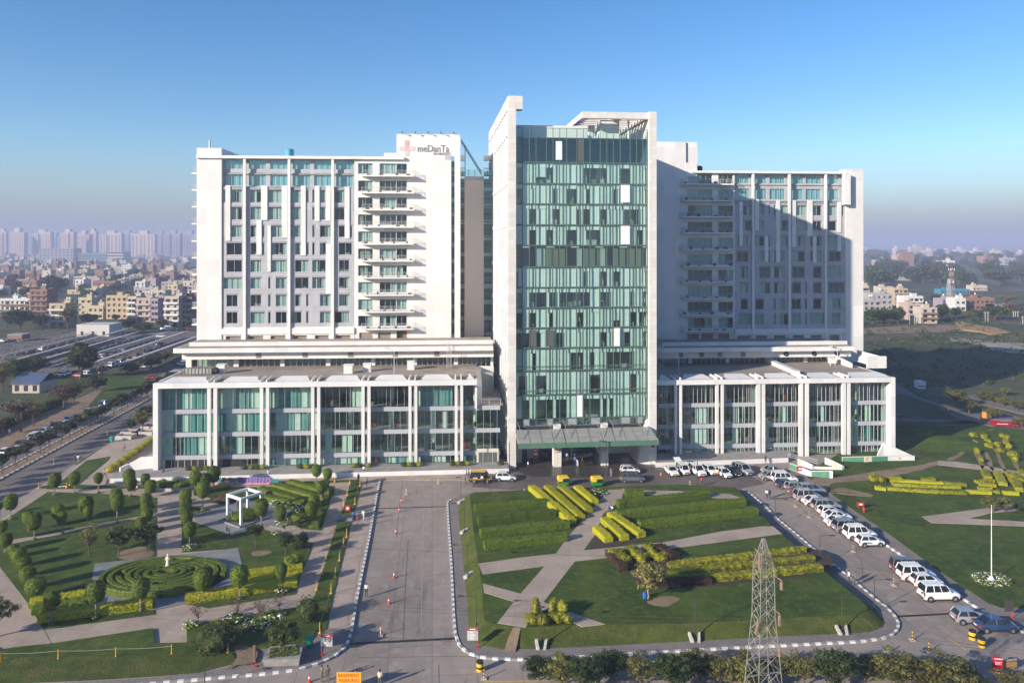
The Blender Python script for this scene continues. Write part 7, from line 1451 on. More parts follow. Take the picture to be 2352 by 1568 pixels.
#        L    W    H   hood belt  xws   xrf   xrr   xrb   (x from rear bumper to front, metres)
KIND = {'hatchback': (3.8, 1.66, 1.50, .90, .96, 2.85, 2.15, .55, .18), 'sedan': (4.4, 1.70, 1.46, .92, .97, 3.20, 2.50, 1.30, .62), 'suv': (4.5, 1.85, 1.90, 1.10, 1.14, 3.25, 2.75, .35, .10), 'mpv': (4.6, 1.80, 1.76, 1.02, 1.06, 3.55, 2.80, .40, .12), 'minivan': (3.6, 1.50, 1.80, 1.02, 1.02, 3.10, 2.60, .30, .08)}
def car_proto(kind):
 L, Wd, H, hh, bh, xws, xrf, xrr, xrb = KIND[kind]; w = Wd / 2; ox = -L / 2; body = MB(); n = 8
 deck = bh if kind != 'sedan' else bh
 st = [(0.0, .42, deck * .62, .80), (.04, .30, deck * .90, .90), (.22, .24, deck - .03 if kind == 'sedan' else deck, .965), (xrb + .3, .22, deck, .985), (L * .5, .20, bh, 1.0), (xws - .25, .20, bh, 1.0), (xws + .02, .20, hh + .03, .99), (L - .55, .22, hh * .95, .965), (L - .16, .26, hh * .82, .88), (L - .02, .36, hh * .62, .76)]
 rings = []
 for (x, zb, zt, k) in st:
  ww = w * k; rings.append([(ox + x, -ww * .9, zb), (ox + x, -ww, zb + (zt - zb) * .25), (ox + x, -ww, zb + (zt - zb) * .62), (ox + x, -ww * .93, zt - .03), (ox + x, -ww * .62, zt + .015), (ox + x, ww * .62, zt + .015), (ox + x, ww * .93, zt - .03), (ox + x, ww, zb + (zt - zb) * .62), (ox + x, ww, zb + (zt - zb) * .25), (ox + x, ww * .9, zb)])
 m = len(rings[0]); P_ = [p for r in rings for p in r]; fs = []
 for i in range(len(rings) - 1):
  for j in range(m): fs.append((i * m + j, i * m + (j + 1) % m, (i + 1) * m + (j + 1) % m, (i + 1) * m + j))
 fs += [tuple(range(m)), tuple(reversed(range((len(rings) - 1) * m, len(rings) * m)))]
 body.add(P_, [tuple(reversed(f)) for f in fs], 0)
 # cabin: glass hull, roof and pillars
 wb, wr = w * .93, w * .76; G = MB(); zb, zr = bh - .02, H - .03
 def lvl(t): # cabin outline at height fraction t
  a = wb + (wr - wb) * t; xf = xws + (xrf - xws) * t; xr = xrb + (xrr - xrb) * t; return a, ox + xf, ox + xr, zb + (zr - zb) * t
 a0, f0, r0, z0 = lvl(0); a1, f1, r1, z1_ = lvl(1)
 G.hexa([(r0, -a0, z0), (f0, -a0, z0), (f0, a0, z0), (r0, a0, z0), (r1, -a1, z1_), (f1, -a1, z1_), (f1, a1, z1_), (r1, a1, z1_)])
 body.hexa([(r1 - .05, -a1 - .02, z1_ - .03), (f1 + .05, -a1 - .02, z1_ - .03), (f1 + .05, a1 + .02, z1_ - .03), (r1 - .05, a1 + .02, z1_ - .03), (r1 + .10, -a1 + .08, H), (f1 - .15, -a1 + .08, H), (f1 - .15, a1 - .08, H), (r1 + .10, a1 - .08, H)])
 for s in (-1, 1):
  body.tube((f0, s * a0, z0), (f1, s * a1, z1_), .05, n=4); body.tube((r0, s * a0, z0), (r1, s * a1, z1_), .075 if kind != 'sedan' else .06, n=4)
  for t in ((.47,) if kind == 'hatchback' else (.36, .66) if kind in ('suv', 'mpv', 'minivan') else (.50,)):
   xb = r0 + (f0 - r0) * t; xt = r1 + (f1 - r1) * t; body.tube((xb, s * a0 * 1.005, z0), (xt, s * a1 * 1.01, z1_), .05, n=4)
  body.tube((r0, s * a0, z0 + .01), (f0, s * a0, z0 + .01), .03, n=4)
  if kind in ('suv', 'mpv'): body.tube((r1 + .3, s * a1 * .9, H + .05), (f1 - .3, s * a1 * .9, H + .05), .025, n=4)
 for s in (-1, 1): body.box(ox + xws - .35, ox + xws - .12, s * w, s * (w + .16), bh + .02, bh + .17)
 tr = MB(); tr.box(ox + L - .14, ox + L - .005, -w * .55, w * .55, hh * .50, hh * .68); tr.box(ox - .02, ox + .06, -w * .75, w * .75, .32, .50); tr.box(ox + L - .08, ox + L + .02, -w * .72, w * .72, .28, .42)
 for s in (-1, 1):
  tr.box(ox + L * .27, ox + L * .72, s * (w - .01), s * (w + .012), .22, .34)
  for xa in (.72, L - .80): # wheel arch
   tr.tube((ox + xa, s * (w - .05), .33), (ox + xa, s * (w + .006), .33), .385, n=16)
 bm_, gm_, tm_ = body.mesh('body', [PC['white']]), G.mesh('window', [M_cglass]), tr.mesh('trim', [M_trim])
 wheel = MB(); wheel.tube((0, -.10, 0), (0, .10, 0), .315 if kind not in ('suv',) else .36, n=18); rim = MB(); rim.tube((0, .06, 0), (0, .112, 0), .20, n=10)
 for k in range(5): a = k * 1.2566; rim.box(-.03 + .1 * math.cos(a), .03 + .1 * math.cos(a), .112, .118, -.03 + .1 * math.sin(a), .03 + .1 * math.sin(a))
 wm, rm = wheel.mesh('wheel', [M_tyre]), rim.mesh('rim', [M_rim]); o = bpy.data.objects.new('parked_car', None); parts = [('body', bm_, (0, 0, 0), 0), ('window', gm_, (0, 0, 0), 0), ('trim', tm_, (0, 0, 0), 0)]
 hl = MB(); hl.hexa([(-.16, -.17, -.07), (.03, -.13, -.07), (.03, .13, -.07), (-.16, .17, -.07), (-.2, -.17, .07), (.0, -.13, .06), (.0, .13, .06), (-.2, .17, .07)]); hm_ = hl.mesh('headlight', [M_hl]); tl = MB(); tl.box(-.03, .07, -.10, .10, -.15, .17); tlm = tl.mesh('tail_light', [M_tl]); pl = MB(); pl.box(-.012, .012, -.25, .25, -.055, .055); pm_ = pl.mesh('number_plate', [M_plate])
 r = .315 if kind != 'suv' else .36
 return dict(parts=parts, wheels=[(ox + xa, s * (w - .07), r, s) for xa in (.72, L - .80) for s in (-1, 1)], wm=wm, rm=rm, hl=[(ox + L - .08, s * w * .66, hh * .66) for s in (-1, 1)], hm=hm_, tl=[(ox + .04, s * w * .80, bh * .82) for s in (-1, 1)], tlm=tlm, pm=pm_, pl=[(ox + L + .015, 0, .42), (ox - .025, 0, .62 if kind != 'sedan' else .66)])
CARP = {k: car_proto(k) for k in KIND}
def car(kind, col, base, deg, label, group=None, z=.03, detail=True, name='parked_car', plate=None, cat='car', sc=1.0):
 p = CARP[kind]; o = thing(name, label, cat, (base[0], base[1], z), R(deg), group); o.scale = (sc,) * 3
 def put(nm, me, loc, rz=0, par=None):
  c = bpy.data.objects.new(nm, me); COL.objects.link(c); c.parent = par or o; c.location = loc; c.rotation_euler = (0, 0, rz); return c
 for nm, me, l, _ in p['parts']:
  c = put(nm, me, l)
  if nm == 'body': c.material_slots[0].link = 'OBJECT'; c.material_slots[0].material = PC[col]
 for (x, y, r, s) in p['wheels']:
  w_ = put('wheel', p['wm'], (x, y, r), 0 if s > 0 else math.pi); put('rim', p['rm'], (0, 0, 0), 0, w_) if detail else None
 if detail:
  for l in p['hl']: put('headlight', p['hm'], l)
  for l in p['tl']: put('tail_light', p['tlm'], l)
  for l in p['pl']:
   c = put('number_plate', p['pm'], l)
   if plate: c.material_slots[0].link = 'OBJECT'; c.material_slots[0].material = plate
 return o
def carp(zf, x, y, kind, col, deg, label, group=None, z=.03, **k):
 b = g(*zf(x, y), z); return car(kind, col, (b.x, b.y + .85), deg, label, group, z, **k)
GR = 'cars parked along the right road'
for (zf, x, y, kd, c_, a, lab) in [(z5, 655, 128, 'sedan', 'silver', 4, 'silver sedan at the far end of the slanted row, farthest car'), (z5, 642, 170, 'sedan', 'silver', 6, 'silver sedan second from the far end of the slanted row'), (z5, 735, 190, 'suv', 'white', 3, 'white off-roader between silver sedan and dark blue hatchback'), (z5, 748, 226, 'hatchback', 'blue', 5, 'dark blue hatchback in the upper part of the slanted row'), (z5, 812, 246, 'hatchback', 'silver', 4, 'silver hatchback just below the dark blue one'),
 (z5, 845, 276, 'sedan', 'grey', 8, 'grey sedan tucked against the silver-blue people carrier'), (z5, 922, 268, 'mpv', 'silver-blue', 2, 'silver-blue people carrier nearest the pavement in the upper row'), (z5, 896, 316, 'suv', 'silver', 4, 'silver off-roader above the white sedan'), (z5, 952, 346, 'sedan', 'white', 5, 'white sedan between silver off-roader and silver people carrier'), (z5, 1025, 382, 'mpv', 'silver', 5, 'silver people carrier in the middle of the slanted row'),
 (z5, 1055, 420, 'hatchback', 'white', 4, 'white hatchback just below the silver people carrier'), (z5, 1098, 452, 'sedan', 'white', 4, 'white sedan between two white cars in the slanted row'), (z5, 1120, 492, 'sedan', 'white', 4, 'white sedan above the silver-blue people carrier'), (z5, 1180, 530, 'mpv', 'silver-blue', 6, 'silver-blue people carrier behind the white off-roader'), (z5, 1262, 580, 'suv', 'white', 2, 'white off-roader with red tail light above the lone white hatchback'), (z6, 335, 630, 'hatchback', 'white', 4, 'white hatchback at the lower end of the upper row'),
 (z6, 580, 816, 'minivan', 'grey', -4, 'grey boxy van at the top of the lower group of four'), (z6, 662, 868, 'suv', 'white', 0, 'white off-roader below the grey boxy van'), (z6, 732, 912, 'hatchback', 'white', 2, 'white hatchback with open rear above the big off-roader'), (z6, 820, 1006, 'suv', 'white', 2, 'big white off-roader with open boot, lowest of the group of four'), (z6, 1038, 1170, 'hatchback', 'silver', -2, 'silver hatchback beside the dark blue sedan'), (z6, 1218, 1226, 'sedan', 'blue', 0, 'dark blue sedan at the lower right near the barrels')]:
 carp(zf, x, y, kd, c_, a, lab, GR, sc=1.04)
GR = 'cars parked facing out by the right podium'
for (x, y, kd, c_, a, lab, pl) in [(272, 1176, 'sedan', 'white', -82, 'white sedan with yellow plate, leftmost of the forecourt row', M_platey), (368, 1170, 'minivan', 'white', -76, 'white van with raised tailgate in the forecourt row', M_platey), (490, 1176, 'mpv', 'white', -76, 'white people carrier behind the lamp pole in the forecourt row', None), (596, 1170, 'hatchback', 'white', -74, 'white hatchback between people carrier and orange-vested guard', None), (712, 1195, 'hatchback', 'white', -72, 'white hatchback beside the black car in the forecourt row', None), (792, 1180, 'hatchback', 'black', -72, 'black hatchback in the forecourt row', None), (872, 1168, 'mpv', 'silver', -66, 'silver people carrier, rightmost of the forecourt row', None)]:
 carp(zG, x, y - 8, kd, c_, a, lab, GR, plate=pl, sc=1.03)
b = g(*zG(340, 1070)); mb = MB()
tg = mb.hexa([(-.65, 0, 1.75), (.65, 0, 1.75), (.65, 1.0, 2.25), (-.65, 1.0, 2.25), (-.65, 0, 1.82), (.65, 0, 1.82), (.65, 1.0, 2.32), (-.65, 1.0, 2.32)])
van = [o for o in bpy.data.objects if 'raised tailgate' in o.get('label', '')][0]; t_ = obj('tailgate', mb, [PC['white']], van, (-1.7, 0, 0), R(90))
carp(z4, 782, 184, 'mpv', 'grey', 0, 'dark grey people carrier crossing the forecourt before the tower', None, name='moving_car', sc=1.0); carp(z4, 765, 125, 'hatchback', 'white', 0, 'white hatchback just behind the grey people carrier', None, name='moving_car')
carp(z3, 1118, 176, 'hatchback', 'white', 0, 'white hatchback on the left of the forecourt behind the taxi van', None, name='moving_car', sc=1.05)
# black and yellow van taxi
b = g(*z3(945, 188), .03); tx = car('minivan', 'black', (b.x, b.y + .85), 0, 'black van taxi with a yellow roof stripe and lettering on its side', None, .03, name='van_taxi', cat='taxi', sc=1.15)
mb = MB(); mb.box(-1.45, .75, -.62, .62, 1.80, 1.84); mb.box(-1.75, 1.5, -.775, -.765, .62, .70); mb.box(-1.75, 1.5, .765, .775, .62, .70); obj('yellow_stripe', mb, [M_yel], tx)
mb = MB()
for x in (-1.2, -.95, -.7, .1, .4): mb.box(x, x + .16, -.79, -.776, .78, .98)
obj('side_lettering', mb, [M_wpaint], tx)
for i, (x, y, kd, c_) in enumerate([(60, 1312, 'hatchback', 'white'), (212, 1235, 'sedan', 'grey'), (352, 1165, 'mpv', 'white'), (450, 1105, 'hatchback', 'silver'), (555, 1052, 'sedan', 'black'), (685, 992, 'hatchback', 'white'), (868, 912, 'hatchback', 'silver'), (1025, 845, 'mpv', 'silver-blue')]):
 b = g(*z7(x, y), .03); car(kd, c_, (b.x, b.y), 97, '%s %s on the left avenue beyond the tree row, %s from the front' % (c_, 'people carrier' if kd == 'mpv' else kd, ORD[i]), 'cars along the left avenue', .03)
rg = random.Random(8)
for i, (x, y, c_) in enumerate([(600, 548, 'white'), (640, 535, 'white'), (835, 545, 'white'), (760, 560, 'red'), (1065, 460, 'white'), (1165, 432, 'white'), (1120, 440, 'blue'), (1460, 295, 'white'), (1390, 340, 'silver'), (1170, 315, 'white'), (975, 378, 'white'), (1580, 250, 'blue'), (1395, 470, 'white'), (1790, 445, 'white'), (1310, 380, 'red'), (20, 215, 'white'), (930, 300, 'red'), (395, 300, 'white'), (1620, 95, 'white'), (1765, 100, 'black'), (1820, 98, 'red'), (1060, 350, 'silver'), (1490, 580, 'red'), (120, 225, 'black'), (1185, 215, 'white'), (1640, 100, 'white'), (1580, 170, 'white'), (1240, 400, 'grey')]):
 b = g(*z7(x, y), .05); car(rg.choice(('hatchback', 'sedan', 'mpv')), c_, (b.x, b.y), rg.uniform(150, 210), '%s car parked among the solar carports on the left' % c_, 'cars among the carports', .05, detail=False)
b = g(*zi(1460, 710)); car('sedan', 'silver-blue', (b.x, b.y), 10, 'pale blue car far off by the concrete posts', None, .05, detail=False)
b = g(*zi(290, 800)); car('mpv', 'black', (b.x, b.y), 0, 'dark vehicle on the dirt beside the ward block', None, .05, detail=False)
# auto rickshaws
def rickshaw(x, y, lab):
 b = g(*z4(x, y), .03); o = thing('auto_rickshaw', lab, 'rickshaw', (b.x, b.y + .7, .03), R(8), 'green and yellow auto rickshaws')
 mb = MB(); mb.hexa([(-1.25, -.62, .32), (.55, -.62, .32), (.55, .62, .32), (-1.25, .62, .32), (-1.30, -.66, .95), (.50, -.66, .80), (.50, .66, .80), (-1.30, .66, .95)]); mb.hexa([(.55, -.45, .35), (1.25, -.2, .40), (1.25, .2, .40), (.55, .45, .35), (.62, -.45, 1.0), (1.12, -.22, .95), (1.12, .22, .95), (.62, .45, 1.0)]); obj('body', mb, [mat('rickshaw_green', (.03, .22, .05), .4)], o)
 mb = MB(); P_ = [(-1.30, 1.0), (-1.36, 1.55), (-1.15, 1.78), (.45, 1.78), (.72, 1.62)]
 for s0, s1 in ((-.66, .66),):
  pts = [(p[0], s, p[1]) for p in P_ for s in (s0, s1)]; mb.add(pts, [(2 * i, 2 * i + 1, 2 * i + 3, 2 * i + 2) for i in range(4)])
 for s in (-.66, .66): mb.quad((-1.30, s, 1.0), (-.5, s, 1.0), (-.5, s, 1.78), (-1.15, s, 1.78)); mb.quad((-1.36, s, 1.55), (-1.3, s, 1.0), (-1.15, s, 1.78), (-1.15, s, 1.78 + .001)); mb.box(-1.2, .6, s - .02, s + .02, 1.55, 1.79)
 obj('hood', mb, [mat('rickshaw_yellow', (.75, .52, .02), .6)], o)
 mb = MB(); mb.box(-1.0, -.5, -.55, .55, .85, 1.35); mb.box(.25, .4, -.4, .4, .8, 1.2); obj('seat', mb, [M_blk], o)
 mb = MB(); mb.quad((.62, -.5, 1.0), (.62, .5, 1.0), (.70, .5, 1.6), (.70, -.5, 1.6)); obj('windscreen', mb, [G_clear], o)
 for (x_, y_) in ((1.05, 0), (-.85, -.56), (-.85, .56)): mb = MB(); mb.tube((0, -.06, 0), (0, .06, 0), .23, n=14); obj('wheel', mb, [M_tyre], o, (x_, y_, .23))
 return o
rickshaw(312, 212, 'yellow-topped green auto rickshaw behind the third golden hedge bar'); rickshaw(546, 216, 'yellow-topped green auto rickshaw beside the lamp pole')
# fire engine
b = g(*zh(1700, 528)); o = thing('fire_engine', 'red fire engine parked behind a tree at the far right', 'truck', b, R(-4), None)
mb = MB(); mb.box(-4.2, 1.6, -1.2, 1.2, .7, 2.7); mb.box(-4.0, -2.2, -1.0, 1.0, 2.7, 3.0); obj('body', mb, [PC['red']], o)
mb = MB(); mb.hexa([(1.75, -1.2, .6), (4.0, -1.2, .6), (4.0, 1.2, .6), (1.75, 1.2, .6), (1.75, -1.15, 2.6), (3.6, -1.15, 2.6), (3.6, 1.15, 2.6), (1.75, 1.15, 2.6)]); obj('cab', mb, [PC['red']], o)
mb = MB(); mb.hexa([(2.0, -1.22, 1.6), (3.84, -1.22, 1.6), (3.84, 1.22, 1.6), (2.0, 1.22, 1.6), (2.0, -1.18, 2.3), (3.70, -1.18, 2.3), (3.70, 1.18, 2.3), (2.0, 1.18, 2.3)]); obj('window', mb, [M_cglass], o)
mb = MB(); mb.box(-3.2, .4, -1.22, -1.2, 1.5, 1.75); obj('white_stripe', mb, [M_wpaint], o)
for x_ in (-2.8, 2.8):
 for s in (-1, 1): mb = MB(); mb.tube((0, -.15, 0), (0, .15, 0), .5, n=16); obj('wheel', mb, [M_tyre], o, (x_, s * 1.05, .5))
o.scale = (.72, .7, .62)
b = g(*zh(1480, 470)); o = thing('orange_truck', 'orange and dark utility truck seen end-on left of the fire engine', 'truck', b, R(80))
mb = MB(); mb.box(-1.5, 1.5, -1, 1, .8, 1.8); obj('body', mb, [M_blk], o); mb = MB(); mb.box(-1.5, -.2, -1, 1, 1.8, 4.2); obj('boom_box', mb, [M_ora], o)
for x_ in (-1, 1):
 for s in (-1, 1): mb = MB(); mb.tube((0, -.15, 0), (0, .15, 0), .45, n=14); obj('wheel', mb, [M_tyre], o, (x_, s * .95, .45))
o.scale = (.5, .4, .6)
# ------------------------------------------------------------------ people: one skinned surface each, coloured by garment
def person_mesh(pose):
 J = {'pel': (0, 0, .95), 'waist': (0, 0, 1.10), 'chest': (0, -.01, 1.33), 'neck': (0, 0, 1.50), 'h0': (0, -.01, 1.58), 'h1': (0, -.015, 1.68)}
 rad = {'pel': .135, 'waist': .12, 'chest': .145, 'neck': .05, 'h0': .075, 'h1': .085}
 E = [('pel', 'waist'), ('waist', 'chest'), ('chest', 'neck'), ('neck', 'h0'), ('h0', 'h1')]
 sw = {'stand': 0, 'walk': 1, 'sit': 0, 'bend': 0, 'lie': 0}[pose]
 for s, n in ((-1, 'l'), (1, 'r')):
  k = s * sw
  J.update({'hip' + n: (s * .10, 0, .90), 'kn' + n: (s * .10, -.06 - .16 * k, .50), 'an' + n: (s * .10, .02 - .30 * k + (.12 if k < 0 else 0), .09 + (.05 if k < 0 else 0)), 'to' + n: (s * .115, -.15 - .30 * k + (.12 if k < 0 else 0), .04),
     'sh' + n: (s * .185, 0, 1.43), 'el' + n: (s * .235, .03 + .10 * k, 1.15), 'wr' + n: (s * .23, -.08 + .20 * k, .92), 'hd' + n: (s * .225, -.11 + .22 * k, .83)})
  rad.update({'hip' + n: .095, 'kn' + n: .062, 'an' + n: .042, 'to' + n: .035, 'sh' + n: .06, 'el' + n: .042, 'wr' + n: .028, 'hd' + n: .035})
  E += [('pel', 'hip' + n), ('hip' + n, 'kn' + n), ('kn' + n, 'an' + n), ('an' + n, 'to' + n), ('chest', 'sh' + n), ('sh' + n, 'el' + n), ('el' + n, 'wr' + n), ('wr' + n, 'hd' + n)]
  for f in range(4):
   a, b = 'f%s%d' % (n, f), 'g%s%d' % (n, f); hx, hy, hz = J['hd' + n]; dy = (f - 1.5) * .021
   J[a] = (hx, hy + dy, hz - .055); J[b] = (hx - s * .018, hy + dy * 1.1, hz - .10 + abs(f - 1.4) * .008); rad[a] = .009; rad[b] = .007; E += [('hd' + n, a), (a, b)]
  a = 't' + n; hx, hy, hz = J['hd' + n]; J[a] = (hx - s * .02, hy - .05, hz - .03); rad[a] = .010; E += [('hd' + n, a)]
 if pose == 'sit':
  for k_ in list(J):
   x, y, z = J[k_]; J[k_] = (x, y, z - .50)
  for s, n in ((-1, 'l'), (1, 'r')):
   J['kn' + n] = (s * .14, -.42, .50); J['an' + n] = (s * .13, -.40, .08); J['to' + n] = (s * .14, -.56, .04); J['el' + n] = (s * .25, -.10, .72); dx, dy, dz = (s * .16 - J['hd' + n][0], -.34 - J['hd' + n][1], .60 - J['hd' + n][2])
   for k_ in list(J):
    if k_ in ('wr' + n, 'hd' + n, 't' + n) or k_[:2] in ('f' + n, 'g' + n): J[k_] = (J[k_][0] + dx, J[k_][1] + dy, J[k_][2] + dz)
 if pose == 'bend':
  for k_ in list(J):
   x, y, z = J[k_]
   if z > .96 and k_[0] != 'k' or k_[:2] in ('wr', 'hd', 'fl', 'fr', 'gl', 'gr', 'tl', 'tr'):
    a = R(68); dz = z - .95; J[k_] = (x, y * math.cos(a) - dz * math.sin(a), .95 + dz * math.cos(a) * 1 + y * 0)
  for s, n in ((-1, 'l'), (1, 'r')):
   sx, sy, sz = J['sh' + n]; J['el' + n] = (s * .22, sy - .06, sz - .27); ox_, oy_, oz_ = J['hd' + n]
   for k_ in list(J):
    if k_ in ('wr' + n, 'hd' + n, 't' + n) or k_[:2] in ('f' + n, 'g' + n): J[k_] = (s * .2 + (J[k_][0] - ox_) * .5, sy - .10 + (J[k_][1] - oy_), sz - .58 + (J[k_][2] - oz_) * .5 + (.10 if k_ == 'wr' + n else 0))
 if pose == 'lie':
  for k_ in list(J): x, y, z = J[k_]; J[k_] = (x, z - .9, .14 - y * .8)
 names = list(J); me = bpy.data.meshes.new('p'); me.from_pydata([J[k_] for k_ in names], [(names.index(a), names.index(b)) for a, b in E], [])
 ob = bpy.data.objects.new('p', me); COL.objects.link(ob); md = ob.modifiers.new('s', 'SKIN'); md.use_smooth_shade = True
 for i, k_ in enumerate(names): sv = me.skin_vertices[0].data[i]; sv.radius = (rad[k_] * (1.25 if k_ in ('chest', 'pel', 'waist') else 1), rad[k_] * (.85 if k_ in ('chest', 'pel', 'waist') else 1)); sv.use_root = k_ == 'pel'
 ms = ob.modifiers.new('u', 'SUBSURF'); ms.levels = 1; ms.render_levels = 1
 dg = bpy.context.evaluated_depsgraph_get(); dg.update(); out = bpy.data.meshes.new_from_object(ob.evaluated_get(dg)); bpy.data.objects.remove(ob)
 grp = lambda k_: 3 if k_[:2] in ('to',) else 1 if k_[:3] in ('hip',) or k_[:2] in ('kn', 'an') or k_ == 'pel' else 0 if k_ in ('waist', 'chest') or k_[:2] in ('sh', 'el') else 2
 segs = [(Vector(J[a]), Vector(J[b]), grp(b) if b != 'to' else 3, grp(a)) for a, b in E]; mi = []
 for p in out.polygons:
  c = p.center; best = None
  for a, b, gb, ga in segs:
   d = b - a; t = max(0, min(1, (c - a).dot(d) / d.length_squared)); dist = (c - a - d * t).length
   if best is None or dist < best[0]: best = (dist, gb if t > .45 else ga)
  mi.append(best[1])
 for k_ in range(4): out.materials.append(None)
 out.polygons.foreach_set('material_index', mi); hd = Vector(J['h1']); return out, hd, (hd - Vector(J['neck'])).normalized()
PP = {k: person_mesh(k) for k in ('stand', 'walk', 'sit', 'bend', 'lie')}
HAIR = {}
for k, (m_, hd, ax) in PP.items():
 mb = MB(); rg = random.Random(1); mb.ball((hd.x, hd.y, hd.z), .1, .1, .1, 10, 7); mb2_ = MB()
 back = Vector((0, 1, .6)) if k in ('stand', 'walk', 'sit') else Vector((0, -.3, 1)) if k == 'bend' else Vector((0, 1, -.2))
 back.normalize(); idx = [i for i, f in enumerate(mb.f) if (sum((Vector(mb.v[v]) for v in f), Vector()) / len(f) - hd).normalized().dot(back) > -.15]
 mb2_.v = mb.v; mb2_.f = [mb.f[i] for i in idx]; mb2_.m = [0] * len(idx); HAIR[k] = mb2_.mesh('hair', [mat('black_hair', (.015, .012, .010), .6)])
SKIN = mat('skin', (.23, .12, .07), .6); SHOE = mat('shoe', (.03, .025, .02), .6); CL = {}
def cloth(n):
 cs = {'white': (.72, .72, .72), 'black': (.02, .02, .025), 'blue': (.10, .22, .50), 'pale blue': (.40, .52, .66), 'red': (.50, .04, .05), 'grey': (.25, .26, .28), 'orange': (.75, .22, .03), 'green': (.03, .16, .10), 'purple': (.18, .12, .32), 'dark': (.05, .05, .06), 'khaki': (.13, .12, .08), 'cream': (.62, .54, .40), 'yellow': (.62, .45, .06), 'teal': (.03, .28, .30), 'navy': (.03, .04, .12), 'pink': (.6, .25, .3)}
 return mat('cloth_' + n.replace(' ', '_'), cs[n], .85)
def person(zf, x, y, pose, top, bot, deg, label, z=.15, group=None, hgt=1.0):
 b = g(*zf(x, y), z); me, hd, _ = PP[pose]; key = (pose, top, bot)
 if key not in CL:
  m2 = me.copy();
  for i, m_ in enumerate((cloth(top), cloth(bot), SKIN, SHOE)): m2.materials[i] = m_
  CL[key] = m2
 o = bpy.data.objects.new('person', CL[key]); COL.objects.link(o); o.location = b; o.rotation_euler = (0, 0, R(deg)); o.scale = (hgt,) * 3; tag(o, label, 'person', group)
 h = bpy.data.objects.new('hair', HAIR[pose]); COL.objects.link(h); h.parent = o; return o
